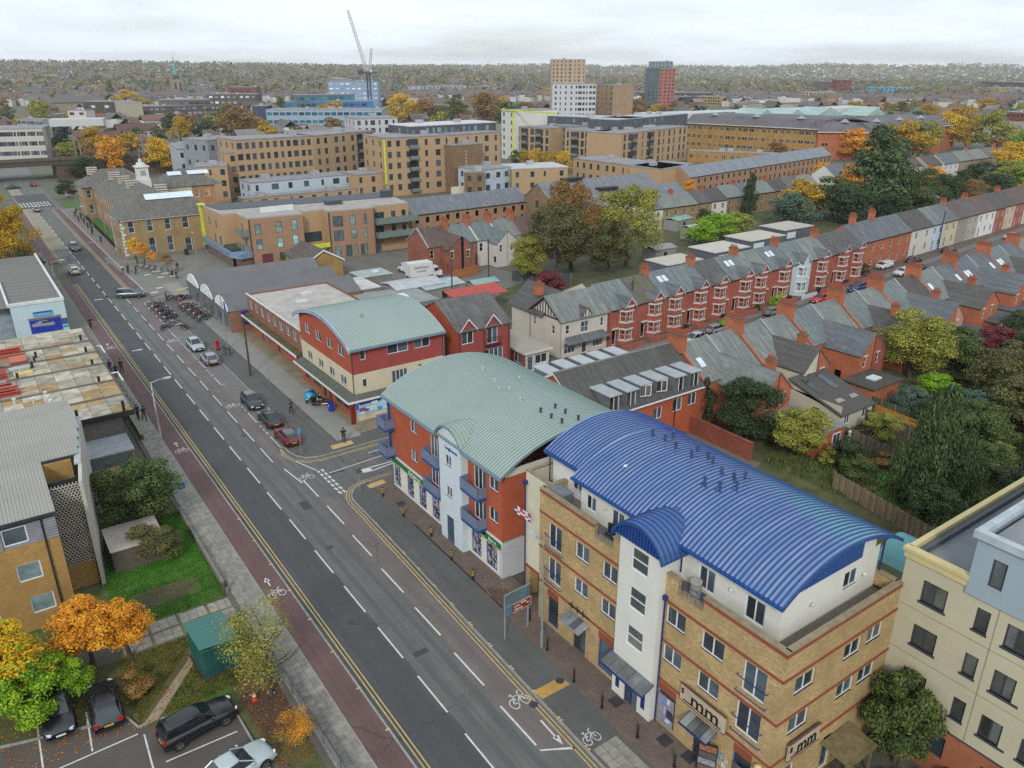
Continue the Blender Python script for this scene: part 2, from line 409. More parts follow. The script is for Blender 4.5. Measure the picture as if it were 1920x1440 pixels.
c_ = gb.mix(gb.rng(n_,.35,.65),lin('4b4a42'),lin('57584a')); c_ = gb.mix(gb.rng(n3,.45,.7,0,.8),c_,lin('6a675e')); c_ = gb.mix(gb.rng(n5,.42,.62,0,.6),c_,lin('66684c'))
gb.col(c_); gb.b.inputs['Roughness'].default_value = .95
struct('ground',mb,gb.m,smooth=True)

def asphalt(c,amt=.2):
    b = NB('asphalt'); c = lin(c); m = b.n('ShaderNodeMapping'); m.inputs['Scale'].default_value = (1.6,.06,1); b.l(b.pos(),m.inputs[0]); st = b.noise(1.2,5,.6,m.outputs[0]); bl = b.noise(.35,5); fi = b.noise(9,3,.8)
    f = b.math('MULTIPLY',b.math('MULTIPLY',b.rng(st,.3,.7,1 - amt,1 + amt),b.rng(bl,.3,.7,.88,1.12)),b.rng(fi,.3,.7,.8,1.2))
    v = b.n('ShaderNodeVectorMath',operation='SCALE'); v.inputs[0].default_value = c[:3]; b.l(f,v.inputs['Scale'])
    vo = b.n('ShaderNodeTexVoronoi'); vo.feature = 'DISTANCE_TO_EDGE'; vo.inputs['Scale'].default_value = .16; wv = b.n('ShaderNodeVectorMath',operation='ADD'); wn = b.n('ShaderNodeTexNoise'); wn.inputs['Scale'].default_value = .8; b.l(b.pos(),wn.inputs['Vector']); b.l(b.pos(),wv.inputs[0]); b.l(wn.outputs['Color'],wv.inputs[1]); b.l(wv.outputs[0],vo.inputs['Vector'])
    cr = b.math('MULTIPLY',b.rng(vo.outputs['Distance'],.004,.010,.6,0),b.rng(b.noise(.09,3),.5,.6,0,1)); cc = b.mix(cr,v.outputs[0],sc_(c,.35)); sp = b.noise(1.7,3,.7); cc = b.mix(b.rng(sp,.66,.76,0,.5),cc,sc_(c,.6)); b.col(cc); b.b.inputs['Roughness'].default_value = .85; b.bump(fi,.01); return b.m
ASPH = asphalt('5f605d'); ASPHD = asphalt('48494a',.14); ASPHL = plain('6c6c69',.88,.12,.4,bump=.01)
LANE = asphalt('6a6260',.14); TRACK = asphalt('624b49',.12); FOOT = asphalt('565755',.12)
CONC = plain('8a8882',.85,.16,.5,bump=.01); KERB = plain('8f8c86',.8,.2,1.5); SLABM = [plain('86837b',.88,.3,2.6),plain('7e7b74',.88,.3,2.6),plain('908c83',.88,.3,2.6)]
WPAINT = plain('c9c9c6',.7,.22,2.); YPAINT = plain('bba468',.75,.25,2.); BRK = None
def paving():
    b = NB('brick_paving'); t = b.n('ShaderNodeTexBrick'); b.l(b.pos(),t.inputs['Vector']); t.inputs['Scale'].default_value = 1; t.inputs['Brick Width'].default_value = .21; t.inputs['Row Height'].default_value = .105
    t.inputs['Mortar Size'].default_value = .006; t.inputs['Color1'].default_value = lin('6b5a53'); t.inputs['Color2'].default_value = lin('7d6a60'); t.inputs['Mortar'].default_value = lin('4c453f')
    b.col(b.mix(b.rng(b.noise(.7,6),.35,.7,0,.7),t.outputs[0],lin('55504a'))); b.b.inputs['Roughness'].default_value = .9; b.bump(t.outputs[1],-.008,.6); return b.m
PAVE = paving()
PAVT = plain('837865',.9,.25,.5,bump=.008)
# --- carriageway
sheet('road',[(14.9,4),(25.6,4),(25.6,345),(15.4,345)],0.0,ASPH)
sheet('dark_asphalt_lane',[(15.0,4),(18.6,4),(18.6,176),(15.0,176)],.004,ASPHD)
sheet('asphalt_patch',[(18.45,150),(22.5,150),(22.5,200),(18.45,200)],.004,ASPHD)
sheet('pale_asphalt_patch',[(15.0,201),(18.4,201),(18.4,330),(15.2,330)],.004,plain('8b8474',.9,.15,.3))
sheet('dark_asphalt_crossing',[(15.4,268),(24,268),(24,300),(15.4,300)],.008,ASPHD)
sheet('cycle_lane',[(21.5,27.9),(23.35,26.9),(24.0,60.3),(22.15,66)],.004,LANE)
sheet('cycle_lane_by_bays',[(21.2,72.3),(22.85,72.8),(22.85,128),(24.3,133),(24.3,146),(21.1,146)],.004,LANE)
sheet('parking_bay_surface',[(22.85,75.6),(25.3,75.6),(25.3,128),(22.85,128)],.004,ASPHL)
sheet('side_road',[(25,60),(25,71.2),(57,71.6),(62,66),(62,63)],.002,ASPH)
sheet('terrace_street',[(56,65.5),(86,68),(130,71),(260,84),(420,99),(420,106),(260,91.5),(130,78.5),(86,77),(56,76.5)],.003,plain('5a5652',.9,.18,.3))
sheet('mouth_of_yard_road',[(25,144),(44,148),(44,154),(25,155)],.003,ASPHL)
# tyre-worn strips along the lanes
WORN = plain('56585a',.85,.1,.25)
for a,b in ((16.0,16.5),(17.6,18.05)): sheet('tyre_worn_strip',[(a,5),(b,5),(b,170),(a,170)],.007,plain('45474a',.8,.1,.2))
for a,b in ((19.2,19.65),(20.7,21.1)): sheet('tyre_worn_strip',[(a,5),(b,5),(b,145),(a,145)],.004,WORN)
for x,y,a,b in ((19.2,39,1.1,.5),(20.2,62,.8,1.6),(24.9,67.0,1.5,.25),(27,68.6,.12,2.6)): sheet('road_repair',[(x,y),(x + a,y),(x + a,y + b),(x,y + b)],.009,plain('3f4144',.85,.1))
# --- cycle track and left pavement
sheet('cycle_track',[(13.0,4),(14.72,4),(14.72,165),(13.0,165)],.10,TRACK,.1)
sheet('cycle_track_far',[(12.9,186),(14.8,186),(15.0,262),(13.2,262)],.10,TRACK,.1)
sheet('left_pavement_bed',[(10.6,4),(12.9,4),(12.9,200),(10.6,200)],.085,plain('5e5a52',.9,.2),.1)
sheet('forecourt_left',[(10.4,112),(12.9,112),(12.9,200),(10.0,200)],.105,plain('6e6e69',.9,.12,.4),.1)
def kerb_line(name,pts,w_=.15,z=.12,mat=None,seg=.9):
    """kerb of separate stones along a polyline; near ones single pieces"""
    root = MB()
    for (a,b) in zip(pts,pts[1:]):
        d = Vector((b[0] - a[0],b[1] - a[1])); Ln = d.length; d /= Ln; n = Vector((d[1],-d[0])); k = max(1,round(Ln / seg))
        for i in range(k):
            u0,u1 = Ln * i / k + .012,Ln * (i + 1) / k - .012; dz = rnd.uniform(-.008,.008)
            q = [(a[0] + d[0] * u + n[0] * s * w_ / 2,a[1] + d[1] * u + n[1] * s * w_ / 2) for u,s in ((u0,-1),(u1,-1),(u1,1),(u0,1))]
            root.prism(q,-.03,z + dz)
    o = struct(name,root,mat or KERB); return o
kerb_line('kerb_left',[(14.82,5),(14.82,165)])
kerb_line('kerb_track_edge',[(12.95,5),(12.95,200)],.10,.125)
kerb_line('kerb_left_far',[(14.9,186),(15.2,262)])
# --- right side footways
sheet('right_pavement',[(23.75,4),(27.2,4),(27.2,60.5),(26.6,63.2),(26.2,63.3),(25.2,62.4),(24.5,60.6),(24.1,45),(23.75,25)],.11,FOOT,.11)
sheet('brick_pavement',[(25.7,4),(29.9,4),(29.9,62),(31,64.0),(27.2,63.6),(27.25,48),(26.5,32),(26.0,24)],.115,PAVE,.115)
sheet('pavement_by_side_road',[(26.2,62.9),(31,63.9),(60,63.2),(60,60),(29,60)],.112,FOOT,.11)
kc = [(23.7,4),(23.7,24.7),(23.87,32.9),(24.1,41.4),(24.35,50),(24.5,57)]
arc = [(24.55 + 2.6 - 2.6 * math.cos(t),60.6 + 2.9 * math.sin(t)) for t in [k * math.pi / 16 for k in range(9)]]
kerb_line('kerb_right',kc + arc + [(45,63.7)])
arc2 = [(25.1 - 1.9 * math.sin(t) * .55 - .2,76 - 4.8 * (1 - math.cos(t)) * 1.0) for t in [k * math.pi / 12 for k in range(7)]]
kerb_line('kerb_far',[(50,71.4),(25.4,71.3),(24.2,71.8),(23.5,72.8),(23.2,74.2),(23.2,75.6),(25.3,75.8),(25.3,128),(24.2,131),(24.2,143),(26,145.4),(31,146)])
sheet('right_footway_beyond',[(25.4,71.45),(50,71.6),(50,77),(31.5,77),(31.5,144),(27,144.5),(24.4,142.5),(24.4,131.2),(25.45,128),(25.45,76),(23.4,75.3),(23.4,73.9),(24.1,72.3)],.11,FOOT,.11)
sheet('concrete_footway_strip',[(28.4,73.6),(31.2,73.4),(31.2,155),(28.4,155)],.118,plain('84847e',.85,.1,.4),.1)
sheet('forecourt_slabs',[(31.15,74),(40,74.6),(40,77),(34,120),(31.15,120)],.116,PAVT,.1)
PL = plain('74736d',.88,.12,.3,bump=.01)
sheet('museum_plaza',[(25.0,147),(29,150),(44,156),(46,183),(24.9,186),(23.4,186)],.11,PL,.11)
sheet('pavement_museum',[(24.4,186),(27.3,186),(28.0,262),(24.9,262)],.11,plain('76706d',.9,.12),.11)
sheet('cycle_track_right',[(22.7,155),(24.6,156),(24.5,262),(22.8,262)],.085,TRACK,.08)
kerb_line('kerb_right_far',[(22.65,152),(22.75,262)])
kerb_line('kerb_plaza',[(24.72,150),(24.5,262)],.16,.14,plain('b4b2ac',.8,.1))
# near right corner: large paving slabs, each one a piece
sp = struct('slab_paving_bed',MB().prism([(23.85,5),(26.1,5),(26.1,25.95),(23.85,25.95)],.08,.117),plain('5c5850',.9,.1))
sm_ = [MB().box(0,0,0,.585,.585,.012).mesh('slab',m) for m in SLABM]
for i in range(3):
    for j in range(8):
        o = bpy.data.objects.new('slab',sm_[rnd.randrange(3)]); link(o,sp); o.location = (24.0 + i * .62 + (0 if j % 2 else .0),21.1 + j * .605,.116 + rnd.uniform(0,.003)); o.rotation_euler = (0,0,rnd.uniform(-.006,.006))
# left pavement slabs: the nearest 300 are pieces, the rest one stuff part
lp = bpy.data.objects['left_pavement_bed']; cells = []
for j in range(0,175):
    for i in range(4):
        y = 28.5 + j * .47; x = 11.02 + i * .475
        if y < 110: cells.append((x,y))
cells.sort(key=lambda c: c[1] - c[0] * .2)
sl2 = [MB().box(0,0,0,.46,.455,.02).mesh('slab',m) for m in SLABM]; rest = MB()
for k,(x,y) in enumerate(cells):
    if k < 296:
        o = bpy.data.objects.new('slab',sl2[rnd.choice((0,0,1,2))]); link(o,lp); o.location = (x,y,.095 + rnd.uniform(0,.005)); o.rotation_euler = (rnd.uniform(-.004,.004),rnd.uniform(-.004,.004),0)
    else: rest.box(x,y,.095,x + .46,y + .455,.115 + rnd.uniform(0,.005))
part('slab',rest,plain('8a877e',.85,.2,2.2,island=.18),lp,kind='stuff')
# --- markings
mk = MB()
def dash(mb,x,y0,y1,w_=.12,z=.014,x2=None):
    x2 = x if x2 is None else x2; mb.quad((x - w_ / 2,y0,z),(x + w_ / 2,y0,z),(x2 + w_ / 2,y1,z),(x2 - w_ / 2,y1,z))
y = 27.5
while y < 262: dash(mk,18.5,y,y + 3.9); y += 5.97
struct('centre_line',mk,WPAINT)
mk = MB(); y = 28.2
while y < 66: x = 21.5 + (y - 27.9) * .0235; dash(mk,min(x,22.2),y,y + 3.8,.13); y += 5.9
y = 72.9; dash(mk,21.9,67.0,70.8,.13,x2=21.5)
while y < 146: dash(mk,21.05,y,y + 3.9,.11); y += 5.97
mk.quad((21.44,27.85,.014),(21.5,27.7,.014),(23.25,26.65,.014),(23.25,26.85,.014))
struct('cycle_lane_line',mk,WPAINT)
mk = MB()
for s in (75.8,83.6,97.6,105.2,112.8,120.4):
    dash(mk,22.9,s,s + 3.2,.1)
    for q in (0,1.1,2.2): dash(mk,22.9,s + 4.0 + q,s + 4.6 + q,.1)
    mk.quad((22.85,s - .05,.014),(23.6,s - .05,.014),(23.6,s + .05,.014),(22.85,s + .05,.014))
for q in range(7): mk.quad((23.0 + q * .35,128 + q * .1,.014),(23.1 + q * .35,128 + q * .1,.014),(23.1 + q * .35,144,.014),(23.0 + q * .35,144,.014)) if q in (0,6) else None
mk.quad((22.9,128,.014),(25.2,128,.014),(25.2,128.12,.014),(22.9,128.12,.014))
struct('bay_markings',mk,WPAINT)
mk = MB()
for x in (15.24,15.5): dash(mk,x,5,165,.085)
for x in (15.3,15.55): dash(mk,x,186,262,.085)
for dx in (-.28,-.54):
    pts = [(p[0] + dx,p[1]) for p in kc]
    for a,b in zip(pts,pts[1:]): mk.quad((a[0] - .045,a[1],.014),(a[0] + .045,a[1],.014),(b[0] + .045,b[1],.014),(b[0] - .045,b[1],.014))
    r = 2.6 - dx; pa = [(24.55 + 2.6 - r * math.cos(t),60.6 - 3.6 * 0 + (2.9 - dx) * math.sin(t)) for t in [k * math.pi / 16 for k in range(9)]] + [(40,63.5 - dx)]
    pa = [(24.55 + dx,57)] + pa
    for a,b in zip(pa,pa[1:]):
        n = Vector((-(b[1] - a[1]),b[0] - a[0])).normalized() * .045; mk.quad((a[0] + n[0],a[1] + n[1],.014),(a[0] - n[0],a[1] - n[1],.014),(b[0] - n[0],b[1] - n[1],.014),(b[0] + n[0],b[1] + n[1],.014))
    pb = [(22.95 + dx * .4,75.4),(22.9 + dx,73.8),(23.3 + dx,72.2),(24.2 + dx * .4,71.3 + dx),(25.6,70.95 + dx),(42,71.1 + dx)]
    for a,b in zip(pb,pb[1:]):
        n = Vector((-(b[1] - a[1]),b[0] - a[0])).normalized() * .045; mk.quad((a[0] + n[0],a[1] + n[1],.014),(a[0] - n[0],a[1] - n[1],.014),(b[0] - n[0],b[1] - n[1],.014),(b[0] + n[0],b[1] + n[1],.014))
for x in (22.15,22.4): dash(mk,x,154,262,.085)
struct('double_yellow_lines',mk,YPAINT)
mk = MB()      # give-way dashes, triangle, side-road lines
for q in range(7):
    y = 62.9 + q * .86
    for x in (24.0,24.45): mk.quad((x + .05 * (7 - q) * .3,y,.014),(x + .22 + .05 * (7 - q) * .3,y,.014),(x + .22,y + .55,.014),(x,y + .55,.014))
mk.quad((24.9,67.35,.014),(24.9,67.47,.014),(32,68.0,.014),(32,67.88,.014))
mk.quad((27.7,65.5,.014),(28.6,65.3,.014),(28.8,66.2,.014),(27.8,66.3,.014))
mk.quad((28.6,65.3,.014),(28.6,65.5,.014),(33.5,66.0,.014),(33.5,65.9,.014)); mk.quad((28.7,66.05,.014),(28.75,66.25,.014),(33.5,66.1,.014),(33.5,66.0,.014))
mk.quad((30,69.2,.014),(30,69.32,.014),(34,69.5,.014),(34,69.38,.014))
mk.quad((22.9,72.0,.014),(23.0,72.1,.014),(24.2,68.4,.014),(24.1,68.35,.014))
for y0 in (272,275.5,279): [dash(mk,15.8 + q * .9,y0,y0 + 1.8,.5,.02) for q in range(9)]
for y in (118,150.5,183): mk.quad((16.2,y,.014),(17.6,y - .1,.014),(17.6,y + .35,.014),(16.2,y + .3,.014))
for a in ((25.4,149.4),(26.9,152.2),(28.9,160.5),(27.2,164)): mk.quad((a[0],a[1],.13),(a[0] + 1.2,a[1],.13),(a[0] + 1.2,a[1] + .7,.13),(a[0],a[1] + .7,.13))
struct('white_road_markings',mk,WPAINT)
def ring(mb,x,y,r,z,w_=.05,n=12,sx=1.):
    for k in range(n):
        a,b = 2 * math.pi * k / n,2 * math.pi * (k + 1) / n
        mb.quad(*[(x + sx * q * math.cos(t),y + q * math.sin(t) * 1.4,z) for q,t in ((r - w_ / 2,a),(r + w_ / 2,a),(r + w_ / 2,b),(r - w_ / 2,b))])
def seg(mb,a,b,z,w_=.07):
    d = Vector((b[0] - a[0],b[1] - a[1])).normalized(); n = Vector((-d[1],d[0])) * w_ / 2
    mb.quad((a[0] + n[0],a[1] + n[1],z),(a[0] - n[0],a[1] - n[1],z),(b[0] - n[0],b[1] - n[1],z),(b[0] + n[0],b[1] + n[1],z))
def cycle_symbol(x,y,z,s=1.,arrow=None):
    m = MB(); ring(m,-.38,0,.27,0); ring(m,.38,0,.27,0)
    for a,b in (((-.38,0),(-.1,0)),((-.1,0),(.28,.5)),((-.2,.55),(.28,.5)),((-.38,0),(-.2,.55)),((-.1,0),(-.22,.7)),((.28,.5),(.38,0)),((.22,.5),(.25,.75)),((-.32,.72),(-.12,.72)),((.25,.75),(.42,.8))): seg(m,a,b,0)
    if arrow:
        a = arrow; seg(m,(-.1,1.3 * a),(-.1,2.3 * a),0,.1); m.quad((-.35,2.0 * a,0),(.15,2.0 * a,0),(-.1,2.6 * a,0))
    m.move(x,y,z,0,s); struct('cycle_symbol',m,WPAINT)
cycle_symbol(13.85,51.2,.105,1.,1); cycle_symbol(14.0,80.8,.105,1.,1); cycle_symbol(13.9,121,.105,1.,1)
cycle_symbol(22.75,31.6,.014,1.1); cycle_symbol(22.0,89.9,.014,1.1); cycle_symbol(22.0,119.5,.014,1.1); cycle_symbol(22.7,67.8,.014,1.1); cycle_symbol(23.7,180,.095); cycle_symbol(23.7,205,.095)
cycle_symbol(24.5,26.6,.118,.9)
m = MB(); seg(m,(22.9,29.6),(22.85,27.9),.014,.12); m.quad((22.65,28.1,.014),(23.1,28.05,.014),(22.85,27.3,.014)); struct('lane_arrow',m,WPAINT)
sheet('buff_tactile_paving',[(23.95,30.85),(26.25,30.85),(26.15,31.75),(23.95,31.75)],.117,plain('b08c4c',.9,.15,2)).name = 'tactile_paving'
for p in ([(26.8,62.0),(28.6,62.2),(28.6,63.0),(26.8,62.8)],[(27.2,71.9),(29.6,71.95),(29.7,72.9),(27.3,72.9)],[(29.6,148.5),(32,149.4),(32,150.3),(29.6,149.6)]): sheet('tactile_paving',p,.121,plain('b89e6c',.9,.12,2))
for k in range(16):  # yellow kerb loading ticks
    y = 26 + k * 2.7; x = 23.75 + (y - 25) * .023
    if y < 57: sheet('kerb_tick',[(x - .05,y),(x + .14,y),(x + .14,y + .16),(x - .05,y + .16)],.134,YPAINT); sheet('kerb_tick',[(x - .05,y + .26),(x + .14,y + .26),(x + .14,y + .42),(x - .05,y + .42)],.134,YPAINT)
for k in range(9):
    y = 30 + k * 4.2; sheet('kerb_tick',[(14.6,y),(14.9,y),(14.9,y + .16),(14.6,y + .16)],.134,YPAINT)
for x,y in ((27.9,57.8),(27.7,28.0),(28.0,24.0),(28.3,22.3)): sheet('access_cover',[(x - .4,y - .4),(x + .4,y - .4),(x + .4,y + .4),(x - .4,y + .4)],.120,plain('34343a',.6,.2))
for x,y in ((17.2,45),(19.7,55),(23.3,30.9),(20.6,81),(16.8,66),(25.9,31.5)):
    m = MB().cyl(x,y,.01,.016 if x < 23.5 else .122,.3,14); struct('drain_cover',m,plain('3a3b3d',.6,.2))
sheet('drainage_channel',[(27.0,40),(27.12,40),(27.3,54),(27.18,54)],.122,DARK)
sheet('leaf_litter_patch',[(26.9,39.5),(28,38.8),(28.6,41.6),(27.4,42.6)],.121,plain('584840',.9,.35,5))
# yards and gardens behind the buildings
EARTH = plain('50532f',.95,.45,.6); YARD = plain('6b6964',.9,.2,.2); GRASSM = plain('4a5a2c',.9,.35,1.2); GRASSB = plain('43702a',.9,.3,1.5)
sheet('yard',[(30,100),(70,92),(90,92),(86,150),(72,156),(44,156),(32,146)],-.01,YARD)
sheet('estate_yard_paving',[(42,146),(86,136),(100,146),(84,160),(44,162)],.0,plain('66625b',.9,.2,.3))
sheet('back_garden_earth',[(39,-20),(75,-20),(200,20),(200,56),(60,56),(46,52),(39,38)],-.01,EARTH)
sheet('mews_yard',[(39.5,40),(62,44),(62,64),(45,63.5),(39.5,58)],-.004,plain('6f665d',.9,.2,.5))
sheet('pavement_terrace_south',[(58,64.5),(86,66.3),(130,69.3),(260,82),(260,84),(130,71),(86,68),(58,66.5)],.1,plain('6d6864',.9,.15),.1)
sheet('pavement_terrace_north',[(58,76.3),(86,77),(130,78.5),(260,91.5),(260,93.3),(130,80.2),(86,78.6),(58,78)],.1,plain('6d6864',.9,.15),.1)
sheet('front_gardens',[(58,78),(86,78.6),(130,80.2),(260,93.3),(260,96),(58,81)],.06,plain('5e5248',.9,.3,1))
sheet('terrace_back_land',[(58,88),(130,90),(260,104),(330,160),(150,140),(80,116),(60,100)],-.008,plain('4c5030',.95,.4,.3))
# near left: lawn, path, car park
sheet('lawn',[(-8,52.2),(3.4,53.3),(7,53.2),(11.0,53.2),(10.8,70),(3.0,72),(3,60),(-8,56.8)],.03,GRASSM)
sheet('bright_lawn',[(4.2,58.5),(10.6,57.0),(10.7,66.5),(8.2,65.8),(5.2,61.6)],.034,GRASSB)
sheet('bare_earth_patch',[(4.2,55.6),(4.9,55.2),(5.6,55.3),(6.2,54.8),(7.0,55.1),(7.9,55.0),(8.6,55.7),(9.3,56.2),(9.1,57.0),(8.4,57.1),(7.9,57.7),(7.0,57.4),(6.1,57.8),(5.4,57.1),(4.6,57.0),(4.7,56.3)],.038,plain('574a3a',.95,.3,2))
sheet('verge',[(2.5,43),(7.6,42.1),(8.0,37.5),(11.1,30),(11.1,50),(7,50),(-8,51),(-8,47.5),(2.2,44.4)],.03,plain('50532c',.95,.4,1.5))
sheet('green_verge',[(3.7,43.4),(7.3,42.4),(8.3,44.4),(6.6,44.4),(7.2,48.5),(6.6,47.6)],.034,plain('44601f',.9,.35,2))
sheet('verge_grass_by_path',[(3.0,46),(6.2,49.4),(6.0,50.1),(3.4,50.4),(1.6,47.4)],.036,plain('5a5c2e',.9,.4,2))
sheet('planting_bed',[(8.4,38.5),(10.9,36),(10.9,45),(9.4,46),(8.2,42)],.038,plain('44362a',.95,.4,3))
sheet('car_park',[(-12,25),(8.6,25),(7.7,37.2),(7.5,42.0),(2.9,43.3),(2.3,43.2),(1.9,44.4),(-12,48.2)],.02,plain('544e49',.92,.16,.4,bump=.01))
mk = MB()
for a,b in (((-2.74,47.2),(-2.84,42.4)),((-.1,46.5),(-.28,42.9)),((2.5,42.5),(2.35,38.6)),((-3.4,42.6),(2.2,42.75)),((3.1,39.6),(7.2,39.5)),((-12,42.4),(-3.4,42.6))): seg(mk,a,b,.034,.1)
struct('parking_bay_lines',mk,WPAINT)
kerb_line('car_park_kerb',[(-12,48.3),(1.9,44.5),(2.35,43.2),(2.9,43.3)],.12,.13); kerb_line('car_park_kerb',[(7.55,42.05),(7.75,37.2),(8.7,25)],.12,.13)
kerb_line('car_park_kerb',[(3.6,43.15),(7.55,42.1)],.12,.13)
sheet('footpath',[(6.85,50.0),(6.95,49.2),(6.3,47.6),(2.42,43.1),(3.5,43.3),(7.0,47.6),(7.6,49.8)],.05,plain('8f8069',.9,.2,1.5),.05)
pb = sheet('slab_path_bed',[(2.6,50.4),(10.6,49.9),(11.1,52.9),(3.2,53.4)],.045,plain('65603f',.95,.3,2),.05)
for i in range(4):
    for j in range(2):
        for a in range(3):
            for b in range(2):
                x = 2.9 + i * 2.05 + a * .62; y = 50.45 + j * 1.42 + b * .62 + (.08 * (3 - i)) * .5
                o = bpy.data.objects.new('slab',bpy.data.objects['left_pavement_bed'].children[0].data if False else (sm_[0],sm_[2],sm_[2])[rnd.randrange(3)]); link(o,pb); o.location = (x,y,.045 + rnd.uniform(0,.004))
# railway bridge abutment road, sky-side yards far left
sheet('left_block_land',[(-60,78),(10.5,78),(10.4,200),(-60,260)],-.004,plain('5c5a54',.9,.2,.2))
sheet('museum_lawn',[(27.6,190),(30,190),(30.3,238),(28.3,245)],.13,plain('3f6a22',.9,.3))
sheet('museum_lawn',[(26,258),(34,262),(34,282),(26.5,280)],.1,plain('45612a',.9,.3))
def display():
    """shop window: dark room with bright goods and printed cards behind the glass"""
    b = NB('shop_display'); v = b.n('ShaderNodeTexVoronoi'); v.distance = 'CHEBYCHEV'; v.inputs['Scale'].default_value = 4.5; b.l(b.pos(),v.inputs['Vector']); s = b.n('ShaderNodeSeparateColor'); b.l(v.outputs['Color'],s.inputs[0])
    h = b.n('ShaderNodeHueSaturation'); h.inputs['Saturation'].default_value = .55; h.inputs['Value'].default_value = .5; b.l(v.outputs['Color'],h.inputs['Color']); c = b.mix(b.rng(s.outputs[0],.5,.6,0,1),lin('2a2e2c'),h.outputs[0]); b.col(b.mix(b.rng(s.outputs[1],.82,.86,0,1),c,lin('a8aca4'))); b.b.inputs['Roughness'].default_value = .15; return b.m
def blue_sheet():
    """blue sheet, paler in streaks, with a faded teal stretch towards the far end"""
    b = NB('blue_sheet'); m = b.n('ShaderNodeMapping'); m.inputs['Scale'].default_value = (.4,2.2,1); b.l(b.pos(),m.inputs[0]); n = b.noise(.6,5,.6,m.outputs[0])
    p = b.n('ShaderNodeSeparateXYZ'); b.l(b.pos(),p.inputs[0]); c = b.mix(b.rng(n,.35,.7,0,.8),lin('5f7ba4'),lin('8c9ab4'))
    q = b.math('ADD',b.math('ADD',p.outputs[0],b.math('MULTIPLY',p.outputs[1],-.35)),b.math('MULTIPLY',n,3)); f = b.math('MULTIPLY',b.rng(q,28.6,30.2),b.rng(p.outputs[0],34,35.5))
    b.col(b.mix(b.math('MULTIPLY',f,.75),c,lin('5fa8a4'))); b.b.inputs['Roughness'].default_value = .36; return b.m
# ------------------------------------------------------------------ near buildings
YB = brick('ac9160','a08e6c',.26,dark='7a5a34'); REDBAND = plain('8a4632',.85,.15); ORB = brick('a64e2c','a0563a',.12,stain=.12); CREAM = plain('c9c4ae',.85,.07,.4); WREND = plain('cfcfc8',.8,.06,.35)
BLUEP = plain('1d4a8c',.4,.12); BLUER = blue_sheet(); BLURIB_SHADE = plain('2a4680',.45,.1); GREENR = streaky('a2aeaa','8d9a96',.6,.4,.4,.5,.05); GRERIB = plain('788f88',.5,.1); STONECAP = plain('8d8068',.9,.25,2)
NAVY = plain('1f2f6b',.4,.1); GREYBLUE = plain('6f8794',.5,.1)
def arc_pts(a0,a1,ze,zp,n=14,ze2=None):
    """circular arc from a0 to a1"""
    h = zp - ze; c = (a1 - a0) / 2; r = (c * c + h * h) / (2 * h); th = math.asin(min(1,c / r)); z0 = zp - r; m = (a0 + a1) / 2
    return [(m + r * math.sin(-th + 2 * th * k / n),z0 + r * math.cos(-th + 2 * th * k / n)) for k in range(n + 1)]
def barrel(root,axis,a0,a1,ze,zp,b0,b1,mat,edge,pitch=.42,th=.16,rib=.055,seglen=14,ribw=.10):
    """vault: arc across a0..a1, runs b0..b1 along axis. Shell is the roof part; each standing-seam panel a sub-part."""
    A = arc_pts(a0,a1,ze,zp,seglen)
    prof = [(u,z - th) for u,z in A] + [(u,z) for u,z in reversed(A)]
    me = MB().extr(prof,axis,b0,b1); r = part('roof',me,edge,root,w=1)
    n = max(1,round((b1 - b0) / pitch)); w_ = (b1 - b0) / n; off = r.parent.location
    p = MB(); P = (lambda a,u,z: (a,u,z)) if axis == 'x' else (lambda a,u,z: (u,a,z))
    sg = -1 if axis == 'y' else 1
    for k in range(len(A) - 1):
        (u0,z0),(u1,z1) = A[k],A[k + 1]; z0 += .012; z1 += .012
        q = [P(0,u0,z0),P(w_,u0,z0),P(w_,u1,z1),P(0,u1,z1)]; p.quad(*(q if sg > 0 else q[::-1]))
    N0 = [Vector((A[min(k + 1,len(A) - 1)][0] - A[max(k - 1,0)][0],A[min(k + 1,len(A) - 1)][1] - A[max(k - 1,0)][1])).normalized() for k in range(len(A))]
    for k in range(len(A) - 1):
        c = []
        for j in (k,k + 1):
            u,z = A[j]; nx,nz = -N0[j][1],N0[j][0]
            c.append([P(0,u,z),P(0,u + nx * (rib + .012),z + nz * (rib + .012)),P(ribw,u + nx * (rib + .012),z + nz * (rib + .012)),P(ribw,u,z)])
        for e in range(3): q = [c[0][e],c[0][e + 1],c[1][e + 1],c[1][e]]; p.quad(*(q if sg < 0 else q[::-1]))
    me = p.mesh('roof_panel',mat); me.materials.append(BLURIB_SHADE if edge is BLUEP else GRERIB); ns = len(A) - 1  # rib colour is darker than the panel: the seam shadow is painted in
    for k,f in enumerate(me.polygons): f.material_index = 1 if k >= ns else 0; f.use_smooth = k < ns
    for i in range(n):
        o = bpy.data.objects.new('roof_panel',me); link(o,r)
        o.location = Vector([(b0 + i * w_) * v for v in ((1,0,0) if axis == 'x' else (0,1,0))]) - Vector(off)
    return r,A
def vent(root,x,y,z,mat,h=.55,r=.09):
    m = MB().cyl(x,y,z - .1,z + h,r,8); m.cyl(x,y,z + h,z + h + .05,r * 1.5,8); m.box(x - .28,y - .28,z - .12,x + .28,y + .28,z + .03); return part('roof_vent',m,mat,root,w=1)
def downpipe(root,x,y,z0,z1,mat,r=.05,hopper=True):
    m = MB().cyl(x,y,z0,z1,r,8)
    if hopper: m.box(x - .14,y - .14,z1 - .05,x + .14,y + .14,z1 + .25)
    return part('drainpipe',m,mat,root,w=1)
